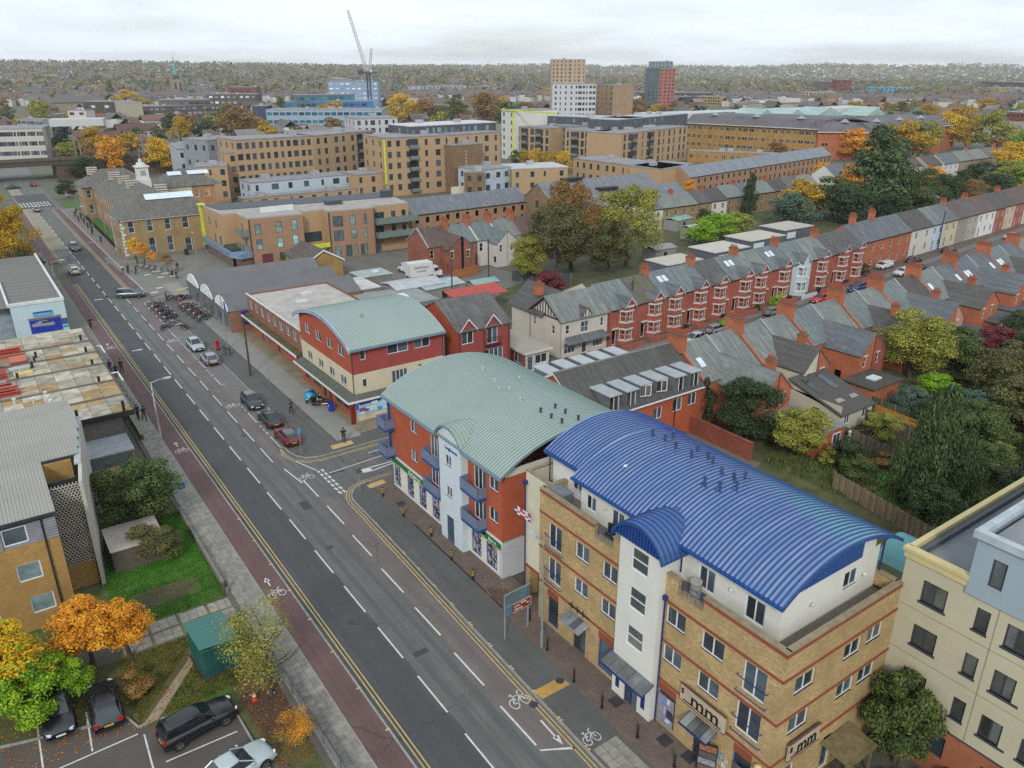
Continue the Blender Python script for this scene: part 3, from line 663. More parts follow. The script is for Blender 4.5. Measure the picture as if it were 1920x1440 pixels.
# ============ blue vaulted block of flats
BB = thing('apartment_building','buff brick corner block of flats with a blue vaulted metal roof','building',(33,28,0))
def L_(o,p): return (p[0] - o.location[0],p[1] - o.location[1])
def fac(root,P0,P1,z0,z1,wins,mat,**k): return facade(root,L_(root,P0),L_(root,P1),z0,z1,wins,mat,**k)
F = lambda ya,yb,za,zb,s='2i',top=37.6: (top - yb,top - ya,za,zb,s)
wl = [F(35.15,36.6,6.75,8.7,'2'),F(35.15,36.6,4.0,5.95,'2'),F(32.3,33.7,7.5,8.75),F(32.3,33.7,4.75,5.95),F(29.6,31.0,7.5,8.75),F(29.6,31.0,4.75,5.95),
      F(23.9,25.4,7.6,8.85),F(21.1,22.7,7.6,8.85),F(23.95,25.4,4.9,6.1),F(21.15,22.7,4.9,6.1),F(18.3,19.8,6.9,8.9,'2'),F(18.3,19.9,4.2,6.15,'2')]
fac(BB,(28.7,37.6),(28.7,17.4),0,10.0,wl + [F(35.3,36.5,.3,2.7,'1')[:5],F(32.3,33.6,.02,2.3,'2'),F(29.55,31.0,.3,2.7,'1'),F(24.05,25.4,.35,2.7,'1'),F(21.3,22.5,.02,2.4,'2'),F(18.5,19.7,.3,2.7,'1')],YB,reveal=.14)
for h in wl: pass
for o in [c for c in BB.children if c.name.startswith('window') and c.location[2] < .5]:
    o.data = o.data.copy(); o.data.materials.clear(); o.data.materials.append(BLUEP if o.location[2] > .1 else GREYF)
sw = [(a,b,c,d,'2i') for a,b,c,d in ((1.1,2.8,7.6,8.75),(5.3,6.9,7.7,8.8),(7.4,8.9,7.8,8.9),(1.1,2.8,4.9,6.1),(5.3,6.9,5.0,6.1),(7.3,8.9,5.0,6.1))]
fac(BB,(28.7,17.4),(38.9,17.4),0,10.0,sw + [(4.9,5.8,.02,2.6,'1'),(1.2,2.3,.3,2.5,'1')],YB,reveal=.14)
m = MB(); wall_face(m,(38.9,17.4),(38.9,37.6),0,10.0); wall_face(m,(38.9,37.6),(28.7,37.6),0,10.0); part('wall',m,YB,BB,w=1)
# parapet with gaps for the balconies
m = MB(); cap = MB()
def para(x0,y0,x1,y1,z0=10.0,z1=10.85):
    m.box(x0,y0,z0,x1,y1,z1); cap.box(x0 - .05,y0 - .05,z1,x1 + .05,y1 + .05,z1 + .08)
para(28.702,31.9,28.98,37.6); para(28.702,28.9,28.98,30.1); para(28.702,24.7,28.98,25.8); para(28.702,17.4,28.98,22.8); para(28.98,17.402,38.9,17.68); para(38.62,17.7,38.9,37.6); para(28.98,37.32,31,37.6)
for a,b in ((30.1,31.9),(22.8,24.7)): cap.box(28.66,a,9.98,29.2,b,10.06)
part('parapet',m,YB,BB,w=1); part('coping',cap,STONECAP,BB,w=1)
m = MB().box(28.98,17.68,9.7,38.6,37.3,9.9); part('terrace_floor',m,plain('6f6a60',.9,.25),BB,w=1)
for z in (3.35,6.22,9.02,10.62):
    for (y0,y1) in ((37.6,29.0),(25.7,17.4)) if z < 10 else ((37.6,31.9),(22.8,17.4)):
        part('brick_band',MB().box(28.655,y1,z,28.72,y0,z + .17),REDBAND,BB,w=1)
    part('brick_band',MB().box(28.655,17.355,z,38.9,17.42,z + .17),REDBAND,BB,w=1)
for a,b in ((35.3,36.5),(29.55,31),(24.05,25.4),(18.5,19.7)): part('brick_panel',MB().box(28.67,a,2.72,28.8,b,3.25),REDBAND,BB,w=1)
for y,z in ((35.87,6.75),(35.87,4.0),(19.05,6.9),(19.05,4.2)):       # juliet rails
    g_ = MB()
    for dz in (-.05,.95): g_.tube([(28.5,y - .95,z + dz),(28.5,y + .95,z + dz)],.03,5)
    for k in range(9): g_.tube([(28.5,y - .8 + k * .2,z - .05),(28.5,y - .8 + k * .2,z + .95)],.012,4) if y > 30 else None
    for s in (-.95,.95):
        for dz in (-.05,.95): g_.tube([(28.5,y + s,z + dz),(28.72,y + s,z + dz)],.025,4)
    part('balcony_rail',g_,NAVY,BB,w=1)
for a,b in ((30.1,31.9),(22.8,24.7)):
    g_ = MB(); [g_.tube([(28.8,a,10.1 + q),(28.8,b,10.1 + q)],.022,4) for q in (.35,.75)]; [g_.tube([(28.8,a + k * (b - a) / 6,10.05),(28.8,a + k * (b - a) / 6,10.85)],.012,4) for k in range(7)]; part('terrace_rail',g_,NAVY,BB,w=1)
# stair tower
T = MB(); tw = [F(26.6,28.0,10.05,11.6,'b',29.0),F(26.6,28.0,7.3,8.85,'b',29.0),F(26.6,28.0,4.55,6.05,'b',29.0),F(26.7,27.9,.02,2.3,'2',29.0)]
wall_face(T,L_(BB,(28.2,29.0)),L_(BB,(28.2,25.6)),0,12.0,[h[:4] for h in tw],.12)
wall_face(T,L_(BB,(28.2,25.6)),L_(BB,(31,25.6)),0,12.0); wall_face(T,L_(BB,(31,29.0)),L_(BB,(28.2,29.0)),0,12.0)
part('stair_tower_wall',T,WREND,BB)
for h in tw[:3]: window(BB,L_(BB,(28.2,29.0)),L_(BB,(28.2,25.6)),h,'b',WHITE,glass('4a4f50'),.08)
window(BB,L_(BB,(28.2,29.0)),L_(BB,(28.2,25.6)),tw[3],'2',NAVY,GLASS,.08,name='door')
for y in (26.2,28.5): part('door_side_light',MB().box(28.17,y - .16,.7,28.21,y + .16,2.1),NAVY,BB,w=1)
def canopy(root,x,y0,y1,z,d,mat,fr,n):
    for i in range(n):
        a = y0 + (y1 - y0) * i / n; b = y0 + (y1 - y0) * (i + 1) / n - .03
        q = MB().quad((x,a,z),(x,b,z),(x - d,b,z - .35),(x - d,a,z - .35)); q.quad((x,b,z - .05),(x,a,z - .05),(x - d,a,z - .4),(x - d,b,z - .4)); part('canopy_panel',q,mat,root,w=1)
    f = MB().box(x - d - .04,y0 - .04,z - .46,x - d + .04,y1 + .04,z - .34); f.tube([(x,y0,z - .03),(x - d,y0,z - .42)],.04,4); f.tube([(x,y1,z - .03),(x - d,y1,z - .42)],.04,4); part('canopy_frame',f,fr,root,w=1)
CG = glass('5a5c5c',.35)
canopy(BB,28.2,25.4,29.2,3.15,1.0,CG,NAVY,5); canopy(BB,28.68,32.0,34.1,3.0,.9,CG,plain('8a8c90',.4),4); canopy(BB,28.68,20.9,22.9,2.95,.9,CG,NAVY,4)
part('sign_bar',MB().box(28.5,31.9,3.55,28.56,34.0,3.62),DARK,BB,w=1)
for y in (32.4,33.0,33.6): part('sign_bracket',MB().box(28.45,y - .02,3.4,28.5,y + .02,3.95),DARK,BB,w=1)
# penthouse
PW = WREND
pw = [(34.9 - 35.2 + .5,34.9 - 34.0 + .3,10.05,11.5,'2i')]
P = lambda ya,yb,s='2i',za=10.1,zb=11.6: (34.9 - yb,34.9 - ya,za,zb,s)
fac(BB,(30.1,34.9),(30.1,18.9),9.9,12.85,[P(33.4,34.4,'2',10.4,11.5),P(30.7,31.9,'2'),P(23.3,24.5,'2'),P(19.9,21.2,'2')],PW,reveal=.08)
fac(BB,(30.1,18.9),(38.6,18.9),9.9,12.75,[(5.3,6.6,10.9,12.0,'2i')],PW,reveal=.08)
fac(BB,(30.9,39.0),(30.9,34.9),9.9,12.6,[(2.2,3.3,10.5,11.6,'2i')],PW,reveal=.08)
m = MB(); wall_face(m,(38.6,18.9),(38.6,39),9.9,12.6); wall_face(m,(38.6,39),(30.9,39),9.9,12.6); m.quad((30.1,34.9,9.9),(30.1,34.9,12.8),(30.9,34.9,12.8),(30.9,34.9,9.9)); part('penthouse_wall',m,PW,BB,w=1)
A = arc_pts(29.45,40.2,12.6,14.25,14); m = MB()
for k in range(2,11):
    (u0,z0),(u1,z1) = A[k],A[k + 1]
    if u0 < 38.6 and z1 > 12.9: m.quad((u0,18.88,12.7),(u1,18.88,12.7),(u1,18.88,z1 - .1),(u0,18.88,z0 - .1))
part('gable_wall',m,PW,BB,w=1)
k = 0
for i in range(34):    # blue ribbed cladding under the vault
    x = 29.9 + i * .2; zt = [z for (u,z) in A if u >= x][0] - .16; part('cladding_panel',MB().box(x,18.80,12.62,x + .17,18.86,max(12.75,zt - .02)),BLUEP,BB,w=1)
barrel(BB,'y',29.45,40.2,12.6,14.25,18.45,35.2,BLUER,BLUEP,pitch=.31)
barrel(BB,'y',30.3,40.2,12.72,14.18,35.2,39.2,BLUER,BLUEP,pitch=.31)
part('gutter',MB().box(29.32,18.45,12.42,29.5,35.2,12.58),BLUEP,BB,w=1); part('gutter',MB().box(30.15,35.2,12.5,30.34,39.2,12.68),BLUEP,BB,w=1)
_r,_a = barrel(BB,'x',25.2,29.35,12.0,13.45,27.75,33.6,streaky('3f66a8','57684f',.75,.7,.7,.45,.2),BLUEP,pitch=.36,seglen=12)
m = MB()
for (u0,z0),(u1,z1) in zip(_a,_a[1:]): m.quad((28.0,u1,11.98),(28.0,u0,11.98),(28.0,u0,z0 - .1),(28.0,u1,z1 - .1))
part('dormer_front',m,BLUEP,BB,w=1)
for i in range(15):
    y = 25.5 + i * .25; zt = max(z for (u,z) in _a if abs(u - y) < .4) - .2; part('cladding_rib',MB().box(27.955,y,12.0,27.998,y + .05,zt),NAVY,BB,w=1)
part('tower_top_wall',MB().box(28.21,25.62,11.9,31,28.98,12.1),PW,BB,w=1)
for x,y in ((35.7,34.2),(35.8,33.1),(36.9,33.4),(35.5,31.85),(35.5,30.45),(36.7,31.0),(36.4,29.85),(36.0,29.1),(33.6,27.6),(33.8,26.6),(35.2,27.7),(35.3,26.8),(36.1,26.6),(34.6,26.0)): vent(BB,x,y,12.6 + 1.65 - (x - 34.8) ** 2 * .057 - .03,plain('384a6e',.5))
for x,y in ((35.9,24.1),(36.0,20.4),(31.8,32.6)): part('roof_cowl',MB().sphere(x,y,14.1 if x > 33 else 13.75,.2,8,5,.5),plain('c9c9c6'),BB,w=1)
downpipe(BB,28.62,29.12,0,9.0,NAVY); downpipe(BB,28.62,25.48,0,9.2,NAVY); downpipe(BB,38.8,18.8,9.9,12.9,NAVY,hopper=False); downpipe(BB,29.5,25.3,10.8,12.4,NAVY,hopper=False); downpipe(BB,30.6,39.0,9.9,12.6,NAVY,hopper=False)
for x,y in ((29.98,32.5),(29.98,22.1),(32.5,18.78),(37.2,18.78)): part('bulkhead_lamp',MB().sphere(x,y,11.3,.13,8,5),plain('c8c8bc'),BB,w=1)
part('globe_lamp',MB().sphere(28.45,17.9,3.1,.24,10,7),plain('d0b878',.3),BB,w=1)
# white link bay over the passage, with terrace
m = MB(); wall_face(m,L_(BB,(29.7,40.6)),L_(BB,(29.7,37.6)),2.7,10.6,[(2.2,2.8,5.0,6.3)],.1); wall_face(m,L_(BB,(38,40.6)),L_(BB,(29.7,40.6)),2.7,10.6); m.quad(*[L_(BB,p) + (2.7,) for p in ((29.7,37.6),(38,37.6),(38,40.6),(29.7,40.6))])
part('link_wall',m,CREAM,BB); part('coping',MB().box(29.65,37.6,10.6,30.0,40.65,10.68).box(30,40.35,10.6,34,40.65,10.68),STONECAP,BB,w=1); part('terrace_floor',MB().box(30.0,37.7,9.2,38,40.3,9.3),plain('5e5a54',.9,.2),BB,w=1)
part('red_beam',MB().box(29.6,37.62,2.55,29.75,40.6,2.72),REDBAND,BB,w=1); part('pier',MB().box(29.7,40.1,0,30.5,40.6,2.6),YB,BB,w=1)
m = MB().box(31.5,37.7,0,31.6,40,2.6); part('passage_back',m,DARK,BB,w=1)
downpipe(BB,29.55,40.5,0,9.6,NAVY)
part('side_porch',MB().quad((33.2,17.35,2.5),(33.2,15.6,2.2),(36.0,15.6,2.2),(36.0,17.35,2.5)).box(33.2,15.55,2.0,36,15.7,2.25).box(33.25,15.7,0,33.35,15.8,2.1).box(35.85,15.7,0,35.95,15.8,2.1),plain('6f6444',.95,.35,2),BB,w=1)
# things hung on the blue block
def letters_mm(root_loc,rz,w_,label):
    t = thing('shop_sign',label,'sign',root_loc,rz)
    part('sign_back',MB().box(-w_ / 2,-.10,-.55,w_ / 2,0,.55),plain('b3a48f',.8,.15),t); part('sign_edge',MB().box(-w_ / 2 - .03,-.12,.55,w_ / 2 + .03,.01,.6).box(-w_ / 2 - .03,-.12,-.6,w_ / 2 + .03,.01,-.55),plain('5c4236'),t)
    K = plain('14110f',.4)
    text('mm',1.25,K,t,(.2,-.12,.0),(R(90),0,0),depth=.03,sx=w_ / 3.0)
    for z in (.28,.08): part('sign_dot',MB().box(-w_ / 2 + .12,-.15,z - .06,-w_ / 2 + .26,-.1,z + .06),K,t)
    part('sign_strapline',MB().box(-w_ / 2 + .25,-.13,-.43,w_ / 2 - .25,-.1,-.37),K,t)
    for x in (-.75,-.3,.35): part('sign_red_dot',MB().box(x - .05,-.14,-.3,x + .05,-.1,-.2),plain('c03028'),t)
    return t
letters_mm((28.52,21.9,4.05),-R(90),3.3,'wide letter sign over the doorway on the road side of the blue roofed block')
letters_mm((31.2,17.25,3.9),0,2.7,'smaller letter sign round the corner on the end wall of the blue roofed block')
def poster(loc,rz,w_,h,cols,label,cat='poster',name='window_poster'):
    t = thing(name,label,cat,loc,rz); part('sheet',MB().box(-w_ / 2,-.02,0,w_ / 2,0,h),plain(cols[0],.5,.3,4),t)
    rr = random.Random(label)
    for i,c in enumerate(cols[1:] * 3):
        x = rr.uniform(-w_ / 2,w_ / 2 - .3); z = rr.uniform(0,h - .3); a = rr.uniform(.15,w_ * .4); b = rr.uniform(.1,h * .3); part('printed_patch',MB().box(x,-.022 - .001 * i,z,min(x + a,w_ / 2),-.02,min(z + b,h)),plain(c,.5,.3,5),t)
    return t
poster((28.66,24.72,.4),-R(90),1.25,2.1,['8a8a9c','c9a9b4','5f8fc0','d8d0d4','40384a'],'pink and blue poster filling the window left of the wide letter sign')
poster((28.66,19.1,.4),-R(90),1.0,1.6,['5a5048','b8bcc8','c8b030','4060a0'],'white and yellow poster in the window nearest the block corner')
st = thing('menu_stand','dark folding gate of menu panels beside the doorway under the letter sign','stand',(28.2,21.0,.12),-R(60))
part('frame',MB().box(-.55,-.03,0,-.5,.03,2.2).box(.5,-.03,0,.55,.03,2.2).box(-.55,-.03,2.15,.55,.03,2.2).box(-.55,-.03,0,.55,.03,.06),DARK,st)
for i in range(4): part('menu_panel',MB().box(-.48,-.02,.12 + i * .5,.48,.02,.52 + i * .5),plain(('6a5a50','8a8e96','54504e','94604c')[i],.6,.4,6),st)
gr = thing('graffiti_wall_art','faded white and teal painted patch on the brick right of the doorway','mural',(28.66,20.4,.2),-R(90))
for i in range(7): part('paint_patch',MB().box(-.5 + i * .14,-.008 - i * .001,.25 + (i % 3) * .45,-.1 + i * .12,0,.6 + (i % 3) * .5),plain(('c8bfb0','b9a890','7fa8a8','b87850')[i % 4],.9,.4,6),gr)
def uflag(loc):
    f = thing('union_flag','small union flag hanging off the dark drainpipe on the white link wall','flag',loc)
    part('flag_pole',MB().tube([(0,0,0),(-.6,.5,1.0)],.015,5),plain('888a8c',.4),f)
    cc = {'b': plain('28366e',.8),'r': plain('a83040',.8),'w': plain('cfcfd2',.8)}; pat = ['bwrrwb','wrwwrw','bwrrwb','rwwrwr']
    for i,row in enumerate(pat):
        for j,c in enumerate(row): part('flag_cloth',MB().quad(*[(-.1 - .15 * u,.1 + .12 * u,-.2 + .17 * v + .14 * u) for u,v in ((j,i),(j + 1,i),(j + 1,i + 1),(j,i + 1))]),cc[c],f)
uflag((29.4,39.4,7.1))
def ac_unit(loc,label,cat='storage box',name='storage_box',c='5c646a'):
    t = thing(name,label,cat,loc); part('body',MB().box(-.4,-.7,0,.4,.7,1.05),plain(c,.6),t); part('lid',MB().box(-.45,-.75,1.05,.45,.75,1.15),plain('6f787e',.6),t); [part('rib',MB().box(-.42,-.6 + k * .3,.1,-.4,-.52 + k * .3,.95),plain('484f55'),t) for k in range(5)]
ac_unit((29.5,36.3,9.9),'grey slatted storage box on the roof terrace at the left parapet corner')
c_ = thing('garden_chair','dark folding chair on green matting in the parapet gap of the terrace','chair',(29.4,31.2,9.92),.4)
part('seat',MB().box(-.25,-.25,.4,.25,.25,.45),DARK,c_); part('backrest',MB().box(.2,-.25,.45,.26,.25,1.0),DARK,c_); [part('leg',MB().box(a - .02,b - .02,0,a + .02,b + .02,.4),DARK,c_) for a in (-.22,.22) for b in (-.22,.22)]
single('green_mat',MB().box(29.0,30.2,9.9,30.0,31.8,9.93),plain('2f5b34',.95,.2),'green artificial grass mat on the terrace beneath the folding chair','mat',loc=(29.5,31,9.9))
t = thing('water_butt','ribbed pale grey water drum on the terrace beside the stair tower','drum',(29.5,24.1,9.9)); part('drum',MB().cyl(0,0,0,.95,.33,14),plain('8d8c88',.6),t); part('lid',MB().cyl(0,0,.95,1.0,.35,14),plain('a5a39c',.6),t); [part('hoop',MB().cyl(0,0,z,z + .04,.345,14),plain('7a7976'),t) for z in (.2,.5,.8)]

# ============ green vaulted block with estate agent
GB = thing('apartment_building','orange brick block with a pale green vaulted roof and a white stair tower','building',(34,52,0))
top = 61.4; X = 29.1
G2 = lambda ya,yb,za,zb,s='2i': (top - yb,top - ya,za,zb,s)
Wn = [G2(56.3,57.5,7.35,8.5),G2(56.4,57.6,4.45,5.6),G2(52.2,53.9,6.5,8.5,'3'),G2(52.2,53.9,3.8,5.6,'3')]
fac(GB,(X,top),(X,51.2),3.45,9.45,Wn,ORB)
Wn = [(51.2 - b,51.2 - a,c,d,s) for a,b,c,d,s in ((45.1,46.9,6.6,8.6,'3'),(45.1,46.9,3.85,5.75,'3'),(43.4,44.7,7.5,8.6,'2i'),(43.45,44.75,4.7,5.9,'2i'))]
fac(GB,(X,51.2),(X,42.9),3.45,9.45,Wn,ORB)
m = MB(); wall_face(m,(X,42.9),(41,42.9),3.45,9.0); wall_face(m,(41,42.9),(41,top),0,9.45); wall_face(m,(41,top),(X,top),3.0,9.45); part('wall',m,ORB,GB,w=1)
part('wall_panel',MB().box(X + .3,42.88,9.0,41,42.93,9.6),WREND,GB,w=1)
SG = display(); GF = plain('1d6b46',.5,.08); SILV = WREND
def shopfront(root,x,ya,yb,z0,z1,items,frame,wallm,topy):
    """ground floor with tall display windows"""
    hs = [(topy - b,topy - a,z0 + .35,z1,'2') for a,b in items]
    facade(root,L_(root,(x,yb)),L_(root,(x,ya)),z0,z1 + .15,[(yb - b,yb - a,.3,z1,'t') for a,b in items],wallm,fm=frame,gm=SG,reveal=.12)
shopfront(GB,X,51.0,top,0,2.6,[(60.0,61.3),(57.4,58.7),(55.0,56.4),(52.6,54.0)],BLUEP,SILV,top)
shopfront(GB,X,42.9,48.0,0,2.6,[(45.9,47.4),(43.6,45.2)],BLUEP,SILV,top)
part('fascia',MB().box(X - .12,51.0,2.75,X,top,3.25),GF,GB,w=1); part('fascia',MB().box(X - .12,43.0,2.75,X,45.2,3.2),GF,GB,w=1)
part('fascia_trim',MB().box(X - .14,51.0,2.66,X - .02,top,2.75).box(X - .14,43.0,2.66,X - .02,48,2.75),plain('b8b06a'),GB,w=1)
part('cornice',MB().box(X - .06,51.2,3.25,X + .02,top,3.47).box(X - .06,42.84,3.25,X + .02,48,3.47),WREND,GB,w=1)
text('Balgores',.5,plain('c6d2c8'),GB,L_(GB,(X - .14,56.9)) + (3.0,),(R(90),0,-R(90)),sx=1.3); text('Balgores',.3,plain('c6d2c8'),GB,L_(GB,(X - .14,44.1)) + (3.0,),(R(90),0,-R(90)),sx=1.1)
for i in range(9):     # white stone blocks round the corner
    part('stone_block',MB().box(X - .03,42.84,.02 + i * .36,31.2,43.2,.36 + i * .36),plain('b9bcbf',.7,.08),GB,w=1)
part('side_wall',MB().box(31.2,42.9,0,41,43.1,3.45),ORB,GB,w=1)
# stair tower with round-topped front
tw = [(.95,1.95,7.35,8.35,'2i'),(.95,1.95,4.45,5.45,'2i'),(.9,2.1,.05,2.6,'1')]
A2 = arc_pts(47.7,51.2,9.7,10.9,12); tm = MB(); wall_face(tm,L_(GB,(28.45,51.2)),L_(GB,(28.45,47.7)),0,9.75,[h[:4] for h in tw],.12)
part('stair_tower_wall',tm,plain('c2cdd3',.7,.05),GB)
for h in tw[:2]: window(GB,L_(GB,(28.45,51.2)),L_(GB,(28.45,47.7)),h,'2i',WHITE,GLASS)
window(GB,L_(GB,(28.45,51.2)),L_(GB,(28.45,47.7)),tw[2],'1',BLUEP,GLASS,name='door')
m = MB(); wall_face(m,(28.45,47.7),(30.5,47.7),0,10.2); wall_face(m,(30.5,51.2),(28.45,51.2),0,10.2)
for (u0,z0),(u1,z1) in zip(A2,A2[1:]): m.quad((28.45,u1,9.75),(28.45,u0,9.75),(28.45,u0,z0),(28.45,u1,z1))
part('stair_tower_wall',m,plain('c2cdd3',.7,.05),GB,w=1)
part('name_lettering',MB(),None,GB) if False else text('Longbourne',.42,plain('2f5ca0',.5),GB,L_(GB,(28.42,49.2)) + (9.0,),(R(90),0,-R(90)),sx=.95)
barrel(GB,'y',28.35,43.2,9.75,12.05,41.9,61.5,GREENR,GREYBLUE,pitch=.32,rib=.04)
barrel(GB,'x',47.45,51.45,9.85,11.05,28.2,32.3,streaky('93a89f','8f8468',.8,.8,.8,.6),GREYBLUE,pitch=.34,rib=.03,seglen=12)
part('gutter',MB().box(28.2,41.9,9.52,28.4,47.5,9.7).box(28.2,51.4,9.52,28.4,61.5,9.7),GREYBLUE,GB,w=1)
for x,y in ((36.0,56),(35.4,53.2),(34.6,51.3),(35.3,50.8),(37.7,52.7),(34.7,48.4)): vent(GB,x,y,12.0 - (x - 35.8) ** 2 * .042,plain('aab0a8',.6),.35)
for x,y in ((34.8,45.7),(36.2,45.6),(34.8,44.3),(36.2,44.3),(34.9,43.1),(36.3,42.8)): vent(GB,x,y,12.0 - (x - 35.8) ** 2 * .042,plain('2e3438',.6),.4)
def balcony(root,x,y0,y1,z,d=.85):
    part('balcony_deck',MB().box(x - d,y0,z - .18,x,y1,z),BLUEP,root,w=1)
    g_ = MB(); PG = plain('8f9cb0',.3,.1)
    for a,b in (((x - d,y0),(x - d,y1)),((x,y0),(x - d,y0)),((x - d,y1),(x,y1))): g_.tube([(a[0],a[1],z + 1.0),(b[0],b[1],z + 1.0)],.035,5); g_.tube([(a[0],a[1],z + .08),(b[0],b[1],z + .08)],.025,4)
    for p in ((x - d,y0),(x - d,y1)): g_.tube([(p[0],p[1],z),(p[0],p[1],z + 1.0)],.03,5)
    part('balcony_rail',g_,plain('5b6f98',.4),root,w=1)
    part('balcony_screen',MB().box(x - d + .02,y0 + .05,z + .12,x - d + .035,y1 - .05,z + .93).box(x - d + .05,y0,z + .12,x - .02,y0 + .015,z + .93).box(x - d + .05,y1 - .015,z + .12,x - .02,y1,z + .93),plain('6e7a92',.25,.1),root,w=1)
for z in (6.4,3.6):
    for a,b in ((51.35,53.9),(45.0,47.6)): balcony(GB,X,a,b,z)
    balcony(GB,X + .1,60.6,62.3,z,1.1)
part('corner_post',MB().box(28.9,61.4,3.4,29.1,61.6,9.5),BLUEP,GB,w=1)

# ============ red and cream corner shop block with vaulted roof
CB = thing('corner_building','red and cream rendered corner building with curved green roof over shops','building',(38,85,0))
RB = brick('a34a2c','9a5236',.12,stain=.15); RB2 = brick('98403a','8c4a44',.1,stain=.12); CR2 = plain('c4baa0',.85,.06,.5)
x0,y0,x1,y1 = 32.5,77.6,44.2,93.4
fw = [(y1 - b,y1 - a,c,d,'2i') for a,b,c,d in ((90.0,91.7,6.95,8.2),(86.5,88.2,6.95,8.2),(83.1,84.8,6.95,8.2),(79.7,81.5,6.95,8.2))]
fac(CB,(x0,y1),(x0,y0),5.55,8.7,fw,RB); fac(CB,(x0,y1),(x0,y0),2.9,5.55,[(a,b,3.5,4.6,'2i') for a,b,*_ in fw],CR2)
fac(CB,(x0,y0),(x1,y0),5.55,8.7,[(1.0,1.7,7.1,8.3,'1i'),(4.4,7.1,7.1,8.3,'2i'),(7.9,10.0,7.1,8.3,'2i')],RB2)
fac(CB,(x0,y0),(x1,y0),2.9,5.55,[(1.1,1.7,3.8,4.8,'1i'),(4.8,6.9,3.4,5.0,'4'),(8.3,8.9,4.6,5.1,'1i')],CR2)
m = MB(); wall_face(m,(x1,y0),(x1,y1),0,8.7); wall_face(m,(x1,y1),(x0,y1),2.9,8.7); part('wall',m,RB2,CB,w=1)
A3 = arc_pts(77.0,94.2,8.75,10.85,16); m = MB(); m2 = MB()
for (u0,z0),(u1,z1) in zip(A3,A3[1:]):
    for xx,fl in ((x0,0),(x1,1)):
        q = [(xx,max(u0,y0),8.7),(xx,min(u1,y1),8.7),(xx,min(u1,y1),z1 - .15),(xx,max(u0,y0),z0 - .15)]; (m2 if fl else m).quad(*(q if fl else q[::-1]))
part('gable_wall',m,RB,CB,w=1); part('gable_wall',m2,RB,CB,w=1)
barrel(CB,'x',77.0,94.2,8.75,10.85,32.0,44.3,GREENR,GREYBLUE,pitch=.32,rib=.04)
A4 = arc_pts(76.9,94.3,8.78,10.9,16); part('verge_fascia',MB().extr([(u,z - .42) for u,z in A4] + [(u,z + .06) for u,z in reversed(A4)],'x',31.9,32.05),plain('8fa4b8',.5),CB,w=1)
part('gutter',MB().box(32,76.85,8.5,44.3,77.05,8.72),GREYBLUE,CB,w=1); vent(CB,36.2,82.5,10.6,plain('8a9a90'),.35)
downpipe(CB,32.4,77.5,2.9,8.6,plain('4a4038'),hopper=False); downpipe(CB,44.3,77.5,2.9,8.6,plain('7c8a92'),hopper=False)
FELT = plain('565b52',.9,.2,1)
part('canopy',MB().extr([(31.3,2.72),(31.3,2.9),(32.6,3.25),(32.6,2.72)],'y',76.4,93.6),FELT,CB,w=1) if False else None
m = MB(); m.quad((31.2,76.4,2.85),(31.2,93.4,2.85),(32.5,93.4,3.2),(32.5,77.5,3.2)); m.quad((31.2,76.4,2.85),(32.5,77.5,3.2),(36.4,77.5,3.2),(36.4,76.4,2.85)); m.quad((31.2,76.4,2.7),(36.4,76.4,2.7),(36.4,77.6,2.7),(32.5,77.6,2.7),(32.5,93.4,2.7),(31.2,93.4,2.7)); m.quad((31.2,93.4,2.7),(31.2,93.4,2.85),(31.2,76.4,2.85),(31.2,76.4,2.7))
m.v = [(a,b,c) for a,b,c in m.v]; part('canopy',m,FELT,CB,w=1)
part('canopy_edge',MB().box(31.14,76.34,2.66,31.22,93.4,2.88).box(31.22,76.34,2.66,36.4,76.42,2.88),WHITE,CB,w=1)
OB = brick('a4552f','96583c',.15)
fac(CB,(32.2,93.4),(32.2,76.9),0,2.75,[(1.0,3.0,.7,2.5,'2'),(3.6,6.4,.7,2.5,'3'),(6.9,8.0,.1,2.5,'1'),(8.6,9.6,.1,2.4,'1'),(10.6,15.8,.8,2.5,'4')],OB,fm=plain('6a5048',.5),gm=glass('2e3c40'))
fac(CB,(32.2,76.9),(36.6,76.9),0,2.75,[],CR2)
part('corner_post',MB().box(31.5,76.45,.1,31.85,76.8,2.7),plain('7a1f24',.5),CB,w=1)
poster((34.2,76.86,.95),0,3.9,1.7,['9cc4dc','5a2f68','2c4a8c','8c4a7c','b8d8e8','3c9cc8','d8e0e0'],'pale blue and purple mural panel on the side of the corner shop')
poster((35.9,76.84,.9),0,.8,1.7,['c0d4e0','a8c4dc'],'narrow pale blue panel right of the purple mural',name='wall_panel')

# ============ low parade of shops with flat white roof
PB = thing('shop_parade','two-storey brown brick shop parade with white felt flat roof and mossy canopy','building',(38,106,0))
BBk = brick('8a5a44','8c7060',.15)
fac(PB,(33.2,117.6),(33.2,94.0),3.0,5.9,[(.9 + i * 2.6,2.3 + i * 2.6,3.9,5.3,'2i') for i in range(9)],BBk)
fac(PB,(33.2,117.6),(33.2,94.0),0,3.0,[(1.0,4.2,.8,2.6,'3'),(5.2,6.4,.1,2.6,'1'),(7.4,11.2,.8,2.6,'3'),(12,13.1,.1,2.6,'1'),(14.2,17.8,.8,2.6,'3'),(18.8,22.8,.8,2.6,'3')],OB,fm=plain('5c7068',.5),gm=glass('384a48'))
m = MB(); wall_face(m,(33.2,94.0),(46,94.0),0,5.9); wall_face(m,(46,94),(46,117.6),0,5.9); wall_face(m,(46,117.6),(33.2,117.6),0,5.9); part('wall',m,BBk,PB,w=1)
part('roof',MB().box(33.4,94.2,5.5,45.8,117.4,5.7),plain('a8a49e',.85,.22,.6),PB,w=1)
